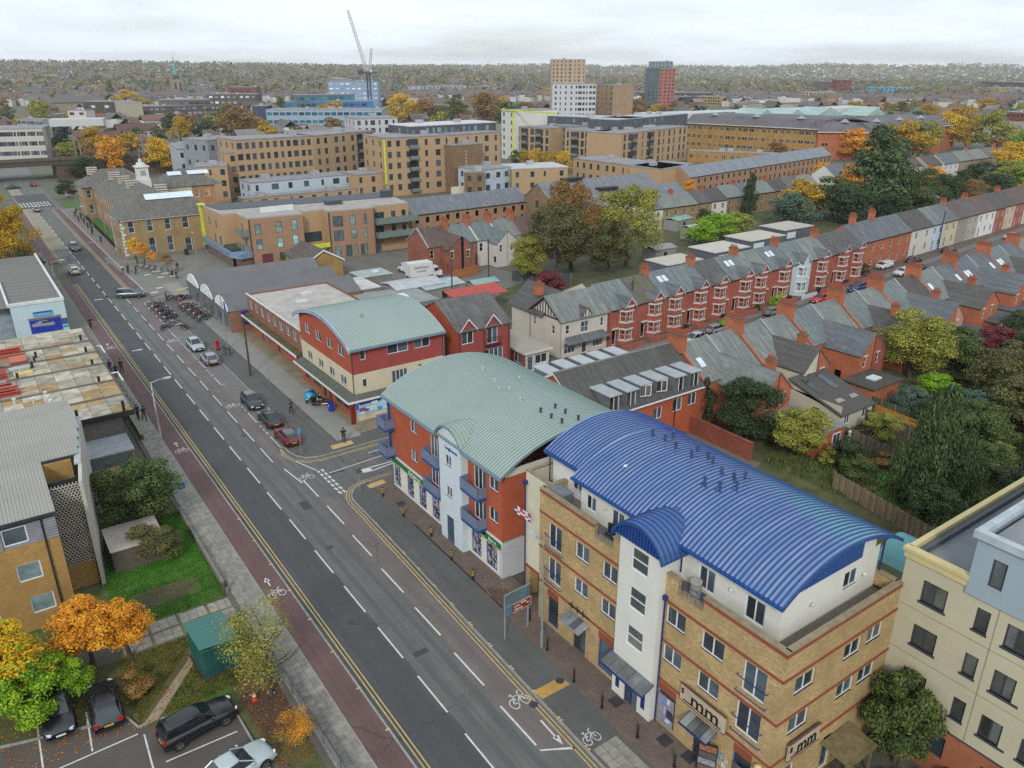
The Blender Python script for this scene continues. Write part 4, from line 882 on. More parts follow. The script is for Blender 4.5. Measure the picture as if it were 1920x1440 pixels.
part('parapet',MB().box(33.05,94,5.9,33.3,117.7,6.05).box(33.3,93.9,5.9,46,94.1,6.05),plain('c4c4c0',.6),PB,w=1)
for x,y in ((37.6,108),(39.8,112)): part('roof_light',MB().box(x,y,5.7,x + 1.8,y + 1.4,6.05),plain('b8bab8',.4),PB,w=1)
part('canopy',MB().box(32.0,94.6,2.75,33.2,117.4,2.95),plain('55502f',.95,.4,1.5),PB,w=1); part('canopy_edge',MB().box(31.93,94.5,2.68,32.0,117.4,3.0),WHITE,PB,w=1)
m = MB(); m.quad((32.1,94.4,2.3),(32.1,98,2.3),(33.1,98,2.7),(33.1,94.4,2.7)); m.box(32.06,94.4,2.05,32.1,98,2.3); single('shop_awning',m,plain('a8305c',.7,.2,4),'pink awning over the shop door between the parade and the corner building','awning',loc=(32.5,96,2.3))

# ============ row of old gabled sheds with white fronts
for i,(ya,yb,nm) in enumerate(((117.9,126.0,'nearest'),(126.2,134.4,'middle'),(134.6,143.0,'farthest'))):
    t = thing('shed_shop','%s of the three gabled grey-roofed shops with rounded white gable boards' % nm,'shop',(40,(ya + yb) / 2,0)); xf = 30.4
    fac(t,(xf,yb),(xf,ya),0,3.0,[(.5,3.5,.3,2.5,'3'),(4.3,7.4,.3,2.5,'3')],plain('6d6f70',.7),fm=plain('8e9a98'),gm=glass('30383a'))
    fac(t,(xf,ya),(52,ya),0,3.4,[],BBk); fac(t,(52,ya),(52,yb),0,3.4,[],BBk); fac(t,(52,yb),(xf,yb),0,3.4,[],BBk)
    m = gable_roof('x',xf + .1,52,ya,yb,3.4,5.2,.1,.05,.05); part('roof',m,streaky('6a6a6c','54545a',.7,.5,.3,.85),t,w=1)
    A5 = arc_pts(ya + .6,yb - .6,3.5,5.1,10); part('gable_board',MB().extr([(yb - .6,3.3),(ya + .6,3.3)] + A5,'x',xf - .1,xf + .05),plain('d3d5d4',.6),t,w=1)
    part('fascia',MB().box(xf - .15,ya + .2,2.6,xf,yb - .2,3.2),plain('5a6468'),t,w=1)
    for k in range(5): part('roof_sheet_lap',MB().extr([(ya,3.42),((ya + yb) / 2,5.24),((ya + yb) / 2,5.3),(ya,3.48)],'x',33 + k * 4,33.08 + k * 4),plain('58585a'),t,w=1)
sn = thing('shop_sign','square navy blue signboard on the brick end wall of the gabled shops','sign',(32.0,117.7,1.3)); part('board',MB().box(0,-.06,0,2.2,0,2.0),plain('28287c',.5),sn)
for z,s in ((1.6,'bikes'),(1.1,'service'),(.7,'MOT')): text(s,.3,plain('a8a8d8'),sn,(1.1,-.08,z),(R(90),0,0))

# ============ left: brick flats with ribbed roof
LB = thing('apartment_building','mustard brick flats with a ribbed grey roof and perforated screen','building',(0,62,0))
MBk = brick('a07c40','93783f',.2,stain=.2)
fac(LB,(-14,57.2),(1.0,57.2),0,6.95,[(8.9,10.4,1.35,2.75),(12.3,13.8,1.35,2.75),(8.9,10.4,4.1,5.5),(12.0,13.5,4.1,5.5)],MBk,style='1',fm=WHITE,gm=glass('8fa4a6'),reveal=.1)
fac(LB,(-14,57.2),(1.0,57.2),6.95,8.9,[(11.7,13.2,7.15,8.45,'1')],plain('82868e',.6),gm=GLASS,reveal=.06)
for i in range(9): part('weatherboard',MB().box(-14,57.14,6.97 + i * .21,-2.35,57.19,7.13 + i * .21).box(-.75,57.14,6.97 + i * .21,1.0,57.19,7.13 + i * .21),plain('8a8e96',.6),LB,w=1)
m = MB(); wall_face(m,(1.0,57.2),(1.0,60.8),0,8.9); part('wall',m,MBk,LB,w=1)
m = MB(); wall_face(m,(1.0,60.8),(3.0,60.8),0,2.2); part('wall',m,MBk,LB,w=1)
sc = MB()
for j in range(33):
    for i in range(9):
        x = 1.02 + i * .235 + (.1175 if j % 2 else 0); z = 2.2 + j * .205
        sc.box(x,60.78,z,x + .06,60.95,z + .205); 
    sc.box(1.0,60.78,2.2 + j * .205,3.05,60.95,2.245 + j * .205)
part('perforated_screen',sc,plain('b0aca0',.8),LB,w=1,kind='stuff')
part('screen_backing',MB().box(1.0,61.6,2.2,3.05,61.7,9),DARK,LB,w=1)
part('wall',MB().box(1.0,64.6,6.9,3.1,64.8,9.2),MBk,LB,w=1); part('balcony_wall',MB().box(1.0,60.8,6.8,1.1,64.6,8.95),WREND,LB,w=1)
part('fin_wall',MB().prism([(3.05,60.3),(3.3,60.3),(4.95,73),(4.7,73)],0,9.2),plain('b5b1a6',.85,.1,.5),LB,w=1); part('fin_coping',MB().prism([(3.2,63.4),(3.66,63.4),(5.0,73.1),(4.5,73.1)],9.2,9.34),plain('a5a8ac',.6,.2,2),LB,w=1)
RP = streaky('a9a79e','93918a',.6,.3,1.2,.5,.2)
for i in range(83):     # ribbed sheet: one panel per trough
    x = -14.2 + i * .225
    y_a = 57.0 if x < 1.0 else max(65.0,61.6 + (x - 3.2) * 7.7); zz = lambda y: 8.95 + (y - 57) * .055
    q = MB().quad((x,y_a,zz(y_a)),(x + .225,y_a,zz(y_a)),(x + .225,76,zz(76)),(x,76,zz(76))); q.box(x,y_a,zz(y_a) - .02,x + .01,y_a + .01,zz(y_a)); 
    q.v[-8:] = []; q.f = q.f[:1]
    i0 = len(q.v); q.v += [(x,y_a,zz(y_a)),(x + .03,y_a,zz(y_a) + .06),(x + .08,y_a,zz(y_a) + .06),(x + .11,y_a,zz(y_a)),(x,76,zz(76)),(x + .03,76,zz(76) + .06),(x + .08,76,zz(76) + .06),(x + .11,76,zz(76))]
    q.f += [(i0 + k,i0 + k + 1,i0 + k + 5,i0 + k + 4) for k in range(3)] + [(i0,i0 + 3,i0 + 2,i0 + 1)]
    part('roof_panel',q,RP,LB,w=1)
part('roof_edge',MB().box(-14.2,56.9,8.75,1.1,57.05,8.98),plain('2e3236',.5),LB,w=1); part('roof_edge',MB().box(1.0,64.85,9.15,3.5,65.0,9.36),plain('2e3236',.5),LB,w=1)
part('roof_deck',MB().box(-14.2,57.05,8.6,1.0,76,8.85).box(1.0,65,8.6,2.6,76,8.85),DARK,LB,w=1)
downpipe(LB,.15,57.1,0,8.8,DARK,.06,False)
m = MB(); wall_face(m,(3.3,75),(-14,75),0,8.8); wall_face(m,(-14,75),(-14,57.2),0,8.8); part('wall',m,MBk,LB,w=1)
# little bay behind the fin
t = thing('stair_block','small brick stair block with dark glazing tucked behind the pale fin wall','building',(6,73,0))
part('wall',MB().box(5.0,75.5,0,8.9,79.7,3.9),brick('98814f','8a7a58'),t,w=1); part('wall',MB().box(5.0,73.4,0,8.6,75.5,2.6),brick('98814f','8a7a58'),t,w=1)
part('window',MB().box(5.2,75.42,2.8,8.7,75.5,3.7),glass('3a4650'),t,w=1); part('door',MB().box(5.2,73.32,.1,6.3,73.4,2.3),plain('8a6236',.7),t,w=1); part('door',MB().box(6.4,73.32,.1,7.5,73.4,2.3),plain('8a6236',.7),t,w=1)
part('roof',MB().box(4.9,75.4,3.9,9.0,79.7,4.02),plain('8d9296',.8),t,w=1); part('roof',MB().box(4.9,73.3,2.6,8.7,75.5,2.7),plain('9a8a5c',.9),t,w=1)

# ============ stained concrete deck roof
CD = thing('car_park_deck','stained concrete slab roof of a low building with black posts','building',(2,96,0))
part('wall',MB().box(-30,80.5,0,8.8,112,5.6),plain('77726a',.9,.25),CD,w=1)
part('deck',MB().box(-30,80,5.6,10.2,96,6.05).box(-30,96,5.6,10.4,112.5,6.05),plain('5f5a50',.9,.3),CD,w=1)
pc = ['96907f','a39a82','a08a66','aca594','8a8576','9f9a8a','9c7f56','8f8b7e','b8b0a0']
pcm = [plain(c,.92,.4,1.1,bump=.01) for c in pc]; pls = {}
for j in range(20):
    y = 80.2 + j * 1.62
    w_ = 1.75
    for i in range(16):
        x = 10.05 - (i + 1) * w_ + (.4 if j % 2 else 0) * 0
        k = rnd.choice((0,0,1,2,3,3,4,5,5,7,8,6)); 
        me = pls.setdefault(k,MB().box(0,0,0,w_ - .035,1.585,.03).mesh('roof_slab',pcm[k]))
        if x < -18: continue
        o = bpy.data.objects.new('roof_slab',me); link(o,CD); o.location = (x - 2,y - 96,6.05 + rnd.uniform(0,.012))
for y in (84.8,89.7,96,101,106): part('upstand',MB().box(-20,y,6.05,10.3,y + .18,6.25),plain('6a655c',.9,.3),CD,w=1)
part('roof_edge',MB().box(-30,79.85,5.7,10.2,80.0,6.2),DARK,CD,w=1)
for x,y in ((9.3,80.3),(5.2,80.3),(1.3,80.3),(-3,80.3),(8.6,90),(8.9,96.3),(9.0,101.5),(1.5,96.2),(9.2,107),(3.2,99.5),(3.6,101.2),(3.9,103)):
    h = 1.5 if y < 81 else 1.0; part('post',MB().box(x - .13,y - .13,6.05 - (.9 if y < 81 else 0),x + .13,y + .13,6.05 + h * .75),DARK,CD,w=1)
for y in (92.7,103.8): part('white_bracket',MB().box(10.2,y,5.9,10.9,y + .15,6.0).box(10.8,y - 3,5.9,10.95,y + .15,6.0),plain('ced0d2',.5),CD,w=1)
# steel beams stored on the deck
RM = [plain('a5443a',.6,.2,1),plain('b0624e',.6,.2,1),plain('8c2f2b',.6,.2,1)]
n = 0
def beam(x0,y,z,x1,ry,c,lab):
    t = thing('steel_beam',lab,'steel beam',((x0 + x1) / 2,y,z),ry,'red steel beams stored on the concrete roof')
    l = (x1 - x0) / 2; part('flange',MB().box(-l,-.2,0,l,.2,.03),RM[c],t); part('flange',MB().box(-l,-.2,.37,l,.2,.4),RM[c],t); part('web',MB().box(-l,-.015,.03,l,.015,.37),RM[c],t)
for i in range(5): beam(-12,91.3 + i * .62,6.07 + (.4 if i in (1,3) else 0),1.4 - .2 * i,.02 * (i % 3),i % 3,'long red steel beam in the nearest pile on the stained concrete roof')
for i in range(5): beam(-12,104.6 + i * .6,6.07 + (.4 if i == 2 else 0),2.8 - .1 * i,.01 * (i % 2),(i + 1) % 3,'long red steel beam in the far pile beside the pale blue shop')
def plate_stack(x,y,w_,d,h,lab):
    t = thing('steel_plate_stack',lab,'steel plates',(x,y,6.07)); k = int(h / .12)
    for i in range(k): part('plate',MB().box(0,0,i * .12,w_,d,i * .12 + .09),RM[(i + int(x)) % 3],t)
plate_stack(-2.6,99.6,2.6,2.4,.8,'stack of red steel plates at the left, behind the beams'); plate_stack(1.2,101.3,1.7,2.3,.5,'small separate stack of red plates right of the larger one'); plate_stack(-2.8,96.6,1.8,2.2,.7,'orange-red plate stack nearest the grey pipe'); plate_stack(-.6,96.8,1.2,2.2,.8,'orange-red plate stack beside the yellow sheet')
single('insulation_board',MB().box(1.2,97.3,6.1,3.1,98.3,6.25),plain('c9b466',.7,.2,3),'pale yellow board lying on the concrete roof beside the plates','board',loc=(2,97.8,6.1))
single('metal_cover',MB().box(.9,98.6,6.1,2.9,99.4,6.5),plain('9ea8aa',.5),'grey metal cover lying behind the yellow board','cover',loc=(2,99,6.1))
single('grey_pipe',MB().tube([(-8,95.3,6.3),(.4,95.5,6.3)],.16,8),plain('8e8e96',.5),'long grey pipe lying beside the red beams','pipe',loc=(-4,95.4,6.1))
for i,(x,y) in enumerate(((2.2,87.6),(3.4,88.7),(3.5,87.2),(3.6,86.0),(2.0,84.6),(.6,88.4))):
    m = MB().cyl(x,y,6.05,6.6,.1,8).cyl(x,y,6.6,6.72,.2,8); single('roof_cowl',m,plain('c5cacc',.4),'white ventilation cowl on the stained concrete roof','vent','white cowls on the concrete roof',loc=(x,y,6.05))

# ============ pale blue showroom
SB = thing('showroom','pale blue rendered showroom with grey felt roof and blue poster wall','building',(4,150,0))
PBm = plain('b3c6cd',.7,.06,.4)
part('wall',MB().box(3.2,132.2,0,10.2,132.4,5.4).box(10.0,132.4,0,10.2,170,5.2).box(-12,170,0,10.2,170.2,5.2),PBm,SB,w=1)
part('wall',MB().box(-12,134,0,3.2,134.2,5.0),plain('8f9da4',.7),SB,w=1)
part('roof',MB().box(-12,132.5,5.1,10.0,170,5.25),streaky('75736f','6a6866',.7,.15,.9,.9),SB,w=1)
for k in range(16): part('felt_seam',MB().box(-12,134.5 + k * 2.3,5.25,10.0,134.56 + k * 2.3,5.28),plain('696764',.9),SB,w=1)
part('parapet',MB().box(3.0,132.1,5.3,10.3,132.5,5.75).box(10.0,132.5,5.2,10.3,170.2,5.6).box(2.9,132.4,5.2,3.2,150,5.6),plain('ccd2d0',.6),SB,w=1)
P_ = thing('billboard','royal blue car advertisement on the pale blue showroom wall','billboard',(7.1,132.15,.9)); part('sheet',MB().box(-1.9,-.06,0,2.2,0,2.0),plain('1f2f9c',.5,.1),P_)
part('car_picture',MB().extr([(-1.6,1.0),(1.2,.9),(1.4,1.2),(1.0,1.45),(.4,1.75),(-.6,1.8),(-1.2,1.5),(-1.7,1.4)],'y',-.09,-.06).move(0,0,0),plain('8a8c92'),P_) if False else part('car_picture',(lambda m: (m.__setattr__('v',[(-1.6,-.08,1.0),(1.2,-.08,.9),(1.4,-.08,1.2),(1.0,-.08,1.45),(.4,-.08,1.75),(-.6,-.08,1.8),(-1.2,-.08,1.5),(-1.7,-.08,1.4)]),m.__setattr__('f',[tuple(range(8))]),m)[2])(MB()),plain('8a8c92'),P_)
part('frame',MB().box(-1.95,-.1,1.98,2.25,0,2.3),plain('6c6a66'),P_); part('car_window',MB().box(-.3,-.1,1.4,.9,-.08,1.65),DARK,P_)
t = thing('shop_sign','light blue strip sign above the blue car advertisement','sign',(7.2,132.15,3.4)); part('board',MB().box(-1.3,-.08,0,1.2,0,.7),plain('5aa4d0',.5),t); part('band',MB().box(-1.3,-.1,.5,1.2,-.08,.7),plain('2450a0',.5),t); text('service centre',.28,plain('d8e8f0'),t,(0,-.1,.24),(R(90),0,0))
t = thing('window_poster','small dark and cyan poster right of the blue car advertisement','poster',(9.75,132.15,1.2)); part('sheet',MB().box(-.4,-.05,0,.4,0,1.4),plain('4a4e6c',.5,.3,3),t); part('band',MB().box(-.4,-.06,.1,.4,-.05,.5),plain('4ab0d0'),t)
# ------------------------------------------------------------------ surveyed points: a sight line from the survey station meets height z
C35,S35 = math.cos(R(35)),math.sin(R(35))
def G(px,py,z=0.):
    x = (px - 960) / FPX; y = -(py - 720) / FPX
    X,Y,Z = x,math.cos(PITCH) + y * math.sin(PITCH),-math.sin(PITCH) + y * math.cos(PITCH); t = (z - CAM_H) / Z
    return (X * C35 + Y * S35) * t,(-X * S35 + Y * C35) * t
SL = [tiles(c,.25,.3,.16,m_,mc) for c,m_,mc in (('6d7677',0,'6a6a3a'),('5f5b52',.45,'5c5a2c'),('6a7375',0,'666'*2),('60656a',0,'6a6a3a'),('767b78',.12,'7d8468'),('565453',.1,'5a5a40'),('4f4a47',0,'6a6a3a'),('5c4c46',0,'6a6a3a'))]
REDB = brick('9a5040','94604f',.18); ORGB = brick('aa5e3c','9a6048',.2); POT = plain('a0482e',.8,.25,3); LEAD = plain('8f9497',.6,.15); TRIM = plain('c6c4bf',.7,.1)
ROOFLIGHT = plain('c8d4dc',.15,.1)
def chimney(root,x,y,z,h=1.5,wx=.75,wy=1.3,pots=4,mat=None):
    c = part('chimney',MB().box(x - wx / 2,y - wy / 2,z,x + wx / 2,y + wy / 2,z + h).box(x - wx / 2 - .07,y - wy / 2 - .07,z + h - .25,x + wx / 2 + .07,y + wy / 2 + .07,z + h - .1),mat or ORGB,root)
    part('chimney_cap',MB().box(x - wx / 2 - .09,y - wy / 2 - .09,z + h,x + wx / 2 + .09,y + wy / 2 + .09,z + h + .09),plain('5f5a48',.95,.3,3),c)
    for k in range(pots): yy = y - wy / 2 + wy * (k + .5) / pots; part('chimney_pot',MB().cyl(x,yy,z + h + .09,z + h + .55,.12,7,.1),POT,c)
    return c
def rooflight(root,x,y,z,sl,up=-1):
    m = MB(); a,b = .42,.5; m.quad((x - a,y - b,z - sl * b + .08),(x + a,y - b,z - sl * b + .08),(x + a,y + b,z + sl * b + .08),(x - a,y + b,z + sl * b + .08))
    m.quad((x - a,y - b,z - sl * b - .02),(x + a,y - b,z - sl * b - .02),(x + a,y - b,z - sl * b + .08),(x - a,y - b,z - sl * b + .08)); part('roof_light',m,ROOFLIGHT,root)
def house_front(loc,rz,w_,bayx,wall,roof,label,eave=5.7,ridge=8.5,dep=8.6,chim=None,trim=TRIM,rl=0,group='bay-fronted terraced houses along the far side of the street',moss=False,bw=2.5,wallb=None):
    t = thing('terraced_house',label,'house',loc,rz,group)
    m = MB(); bx0,bx1 = bayx - bw / 2,bayx + bw / 2; dl = bx0 > w_ - bx1   # door side
    dx = bx0 - 1.25 if dl else bx1 + .25
    wall_face(m,(0,0),(w_,0),0,eave,[(dx,dx + 1.0,.2,2.5)],.25)
    for a,b in (((w_,0),(w_,dep)),((w_,dep),(0,dep)),((0,dep),(0,0))): wall_face(m,a,b,0,eave)
    gable_end(m,(w_,0),(w_,dep),eave,ridge); gable_end(m,(0,dep),(0,0),eave,ridge)
    part('wall',m,wall,t); window(t,(0,0),(w_,0),(dx + .1,dx + .9,.2,2.5),'1',trim,GLASS,.18,name='door',panes=False)
    part('door_hood',MB().box(dx - .1,-.25,2.6,dx + 1.1,0,2.78),trim,t)
    r = part('roof',gable_roof('x',0,w_,0,dep,eave,ridge,.12,.2,.0),roof,t)
    # canted two-storey bay with its own gable
    d = 1.0; pts = [(bx0,0),(bx0 + .55,-d),(bx1 - .55,-d),(bx1,0)]; bt = eave + .3; bay = MB()
    for (a,b),wd in (((0,1),.0),((1,2),.0),((2,3),.0)):
        ln = math.dist(pts[a],pts[b]); hs = [(.12,ln - .12,.95,2.45),(.12,ln - .12,3.65,5.15)]
        wall_face(bay,pts[a],pts[b],0,bt,hs,.08)
        for h in hs: window(t,pts[a],pts[b],h,'d' if ln > 1.2 else 's',trim,GLASS,.06,panes=False)
        pa,pb = Vector(pts[a]),Vector(pts[b]); dd = (pb - pa).normalized(); nn = Vector((dd[1],-dd[0]))
        for z0,z1 in ((2.47,2.68),(.75,.93),(5.17,5.38),(3.45,3.63)):
            q = [pa - dd * .02,pb + dd * .02,pb + dd * .02 + nn * .06,pa - dd * .02 + nn * .06]; part('stone_band',MB().prism([tuple(v) for v in q],z0,z1),trim,t)
    part('bay',bay,wallb or wall,t)
    bz = bt + 1.25; cx = bayx; g = MB(); g.quad((bx0 + .3,-d,bt),(bx1 - .3,-d,bt),(cx,-d,bz)); part('bay_gable',g,plain('8a3c34',.8) if wallb is None and trim is TRIM else wall,t)
    sl = (ridge - eave) / (dep / 2); ym = (bz - eave) / sl
    rf = MB(); o = .14
    for s in (-1,1):
        e = (cx + s * (bw / 2 - .1)); p = [(e,-d - o,bt - .1),(cx,-d - o,bz + .06),(cx,ym,bz + .06),(e,(bt - .1 - eave) / sl + .15,bt - .04)]
        rf.quad(*(p if s < 0 else p[::-1])); q = [(a,b,c - .1) for a,b,c in p]; rf.quad(*(q[::-1] if s < 0 else q)); rf.quad(p[0],q[0],q[1],p[1])
    part('bay_roof',rf,SL[3],t)
    bg_ = MB()
    for s in (-1,1):
        e = cx + s * (bw / 2 - .05); bg_.quad((e,-d - o - .02,bt - .22),(e,-d - o - .02,bt - .04),(cx,-d - o - .02,bz + .1),(cx,-d - o - .02,bz - .1))
    part('bargeboard',bg_,trim,t)
    if trim is TRIM: part('bay_lintel',MB().box(bx0 + .5,-d - .1,bt - .05,bx1 - .5,-d,bt + .18),trim,t)
    part('gutter',MB().box(0,-.28,eave - .16,bx0,-.16,eave - .04).box(bx1,-.28,eave - .16,w_,-.16,eave - .04),DARK,t)
    if chim is not None: chimney(t,chim,dep / 2,ridge - .35,1.4,.7,1.4)
    for k in range(rl): rooflight(t,w_ * .35 + k * 1.1,dep * .32,eave + sl * dep * .32 + .1,sl)
    # little wall and path at the front
    part('garden_wall',MB().box(0,-2.6,0,w_ - 1.2,-2.4,.8),wall,t)
    return t
# upper terrace
bays = [76.2,82.2,86.7,92.6,97.4,103.9,108.1,114.7,120.2,126.4,133.2,138.3]; bnd = [73.2,79.0,84.4,89.7,95.0,100.6,106.0,111.4,117.5,123.3,129.8,135.8,141.2]
fy = lambda x: 80.1 + .05 * (x - 75); rzU = math.atan(.05); roofs = [0,1,2,0,5,2,4,2,0,4,5,5]
ords = ['first','second','third','fourth','fifth','sixth','seventh','eighth','ninth','tenth','eleventh','twelfth']
desc = ['pale slate roof','mossy dark brown roof','two rooflights on pale slate','pale slate roof','dark patched roof','two rooflights on slate','grey weathered roof','two rooflights near the ridge','pale blue painted front','grey roof','dark bay roof','dark bay roof at the end']
bluef = plain('b4c0c8',.8,.06)
for i,bx in enumerate(bays):
    x0,x1 = bnd[i],bnd[i + 1]
    house_front((x0,fy(x0),0),rzU,(x1 - x0) - .02,bx - x0,bluef if i == 8 else REDB,SL[roofs[i]],'%s bay-fronted terraced house from the white half-timbered one, with %s' % (ords[i],desc[i]),
                chim=0 if i % 2 == 0 and i else None,rl=2 if i in (2,5,7) else 0,ridge=8.4 + .03 * i,eave=5.6 + .03 * i,trim=WHITE if i == 8 else TRIM,wallb=bluef if i == 8 else None)
# plain orange terrace, then painted houses
def plain_house(loc,rz,w_,wall,roof,label,eave=5.6,ridge=8.3,dep=8.2,chim=None,nwin=2,group='flat-fronted terraced houses',low=True,cat='house',name='terraced_house',pots=4,ch=1.4,trim=TRIM,rear=False,panes=False,wst='d',chx=None):
    t = thing(name,label,cat,loc,rz,group); st = w_ / nwin; m = MB(); ws = []
    for k in range(nwin):
        c = st * (k + .5); ws.append((c - .5,c + .5,eave - 2.2,eave - .8))
        if low: ws.append((c - .5,c + .5,.9,2.4) if k or nwin == 1 else (c - .45,c + .45,.15,2.3))
    wall_face(m,(0,0),(w_,0),0,eave,ws,.1)
    for h in ws: window(t,(0,0),(w_,0),h,wst,trim,GLASS,.07,panes=panes)
    for a,b in (((w_,0),(w_,dep)),((w_,dep),(0,dep)),((0,dep),(0,0))): wall_face(m,a,b,0,eave)
    gable_end(m,(w_,0),(w_,dep),eave,ridge); gable_end(m,(0,dep),(0,0),eave,ridge); part('wall',m,wall,t)
    part('roof',gable_roof('x',0,w_,0,dep,eave,ridge,.12,.2,0),roof,t); part('gutter',MB().box(0,-.3,eave - .2,w_,-.18,eave - .06),DARK,t)
    if chim is not None: chimney(t,chim,chx if chx is not None else dep / 2,ridge - .3,ch,.7,1.2,pots)
    return t
PW_ = lambda c: plain(c,.85,.08,.5)
rowU = [(143.0,7.4,ORGB,3,'first plain orange brick terraced house after the bay-fronted ones',2,3.4,3),(150.4,7.4,ORGB,3,'plain orange brick terraced house with a tall chimney in its slate roof',2,3.6,3),(157.8,6.6,ORGB,3,'last plain orange brick terraced house before the painted ones',2,None,3),
        (164.6,9.6,PW_('c4c2bc'),6,'white painted terraced house with dark brown roof and black downpipes',2,None,2),(174.3,5.4,PW_('aec6d6'),0,'light blue painted terraced house with pale slate roof',2,None,2),(179.8,6.8,PW_('bdb394'),3,'cream painted terraced house beside the light blue one',2,6.8,2),
        (186.7,5.6,PW_('8f887c'),7,'grey pebbledashed terraced house with brown roof, left of two',2,None,2),(192.4,5.6,PW_('a29c92'),5,'pale grey terraced house with mossy roof, right of two',2,5.5,2),(198.1,9.6,PW_('cfcfcd'),7,'bright white terraced house with brown roof near the right edge',3,None,2),
        (207.8,6,REDB,6,'brick terraced house with white window surrounds beyond the bright white one',2,None,2),(213.9,6,PW_('b8a890'),6,'buff terraced house with dark roof near the right edge',2,3,2),(220,6,REDB,7,'brick terraced house near the right edge of the far terrace',2,None,2),(226.1,6,PW_('c0bcb4'),7,'pale terraced house at the right edge of the far terrace',2,None,2),(232.2,6,REDB,7,'second brick terraced house at the right edge of the far terrace',2,3,2),(238.3,6,REDB,6,'farthest brick terraced house of the street row',2,None,2)]
for x,w_,mat,rf,lab,nw,ch,_ in rowU:
    plain_house((x,85.8 + .075 * (x - 143),0),math.atan(.06),w_ - .02,mat,SL[rf],lab,chim=ch,nwin=nw,eave=5.9,ridge=8.8,ch=2.0 if x < 160 else 1.2)
# ---- white half-timbered house
W = thing('half_timbered_house','white rendered house with black half-timbered gables','house',(68.5,85,0)); HT = plain('beb9ae',.85,.08,.6); BLK = plain('25211f',.7)
fac(W,(64.4,80.3),(72.9,80.3),0,5.5,[(.9,1.6,3.4,4.7,'s'),(3.6,5.0,3.2,4.8,'d'),(7.2,7.8,3.5,4.8,'s'),(.7,2.7,.5,2.1,'t'),(3.9,4.8,.1,2.2,'1'),(5.9,7.8,.6,2.1,'t')],HT)
fac(W,(64.4,92),(64.4,80.3),0,5.5,[(5.3,5.9,3.5,4.8,'s'),(9.6,10.3,3.2,4.5,'s')],HT)
m = MB(); wall_face(m,(72.9,80.3),(72.9,92),0,5.5); wall_face(m,(72.9,92),(64.4,92),0,5.5); gable_end(m,(64.4,87.2),(64.4,80.3),5.5,8.0); gable_end(m,(72.9,80.3),(72.9,92),5.5,8.3); part('wall',m,HT,W,w=1)
part('roof',gable_roof('x',64.4,72.9,80.3,87.5,5.5,8.2,.12,.3,.35),SL[4],W,w=1); part('rear_roof',gable_roof('y',64.1,71.0,84.2,92,5.5,8.3,.12,.25,.3),SL[5],W,w=1)
for i in range(9):
    y = 81.2 + i * .62; zt = 5.6 + (min(y - 80.3,87.2 - y)) * 2.4 / 3.45; part('timber',MB().box(64.33,y,5.6,64.39,y + .13,max(5.7,zt)),BLK,W,w=1)
part('timber',MB().box(64.31,80.4,5.5,64.38,87.1,5.66),BLK,W,w=1)
m = MB()
for a,b in ((80.0,83.85),(87.6,83.85)): m.quad((64.03,a,5.3),(64.03,a,5.52),(64.03,83.85,8.22),(64.03,83.85,7.98))
part('bargeboard',m,BLK,W,w=1)
g = MB(); g.quad((67.7,80.0,5.5),(70.0,80.0,5.5),(68.85,80.0,6.7)); part('dormer_gable',g,HT,W,w=1)
g = MB(); g.quad((67.6,79.85,5.4),(68.85,79.85,6.85),(68.85,82.0,6.85),(67.6,80.3,5.6)); g.quad((68.85,79.85,6.85),(70.1,79.85,5.4),(70.1,80.3,5.6),(68.85,82.0,6.85)); part('dormer_roof',g,SL[5],W,w=1)
for x in (68.1,68.5,69.1,69.5): part('timber',MB().box(x,79.95,5.5,x + .1,80.0,6.1 if abs(x - 68.8) > .5 else 6.45),BLK,W,w=1)
g = MB(); g.quad((64.6,79.0,2.35),(72.6,79.0,2.35),(72.0,80.3,3.0),(65.2,80.3,3.0)); g.quad((64.6,79,2.2),(64.6,79,2.35),(72.6,79,2.35),(72.6,79,2.2)); part('porch_roof',g,SL[3],W,w=1)
chimney(W,65.6 - 68.5,87.0 - 85,7.6,1.6,1.0,1.0,3); downpipe(W,64.3,87.3,0,5.4,plain('6a645c'),hopper=False); downpipe(W,64.35,80.2,0,5.4,plain('8a857c'),hopper=False)
BG = thing('bungalow','low brick extension with a pale felt roof and white door left of the half-timbered house','outbuilding',(59.5,82,0))
fac(BG,(57.3,78.7),(61.2,78.7),0,2.7,[(.3,1.3,.1,2.2,'1'),(1.6,3.6,.9,2.2,'2')],plain('b9bcba',.7)); fac(BG,(57.3,88),(57.3,78.7),0,2.7,[(6.6,8.2,.9,2.2,'2i')],BBk)
m = MB(); wall_face(m,(61.2,78.7),(61.2,88),0,2.7); part('wall',m,BBk,BG,w=1); part('roof',MB().box(57.0,78.4,2.7,61.6,88,2.9),plain('9a968c',.85,.1,.4),BG,w=1); part('fascia',MB().box(56.95,78.34,2.62,61.65,78.4,2.92).box(56.94,78.4,2.62,57.0,88,2.92),TRIM,BG,w=1)
# ---- red house
RH = thing('townhouse','dark red brick house with two small white-edged gables','house',(50.3,82,0)); RD = brick('8f3f38','86443c',.1,stain=.1)
fac(RH,(46.4,77.8),(54.2,77.8),0,8.0,[(.6,2.3,6.2,8.0,'2'),(4.3,5.9,5.6,8.3,'2')[:5],(.7,2.4,3.2,4.7,'2'),(3.9,6.7,2.4,4.9,'4')],RD)
m = MB(); wall_face(m,(46.4,88),(46.4,77.8),0,8.0); wall_face(m,(54.2,77.8),(54.2,88),0,8.0); wall_face(m,(54.2,88),(46.4,88),0,8); gable_end(m,(46.4,88),(46.4,77.8),8,10.6); gable_end(m,(54.2,77.8),(54.2,88),8,10.6); part('wall',m,RB,RH,w=1)
part('roof',gable_roof('x',46.4,54.2,77.8,88,8.0,10.6,.12,.3,.15),tiles('5f5d5c',.25,.3,.2,.1),RH,w=1)
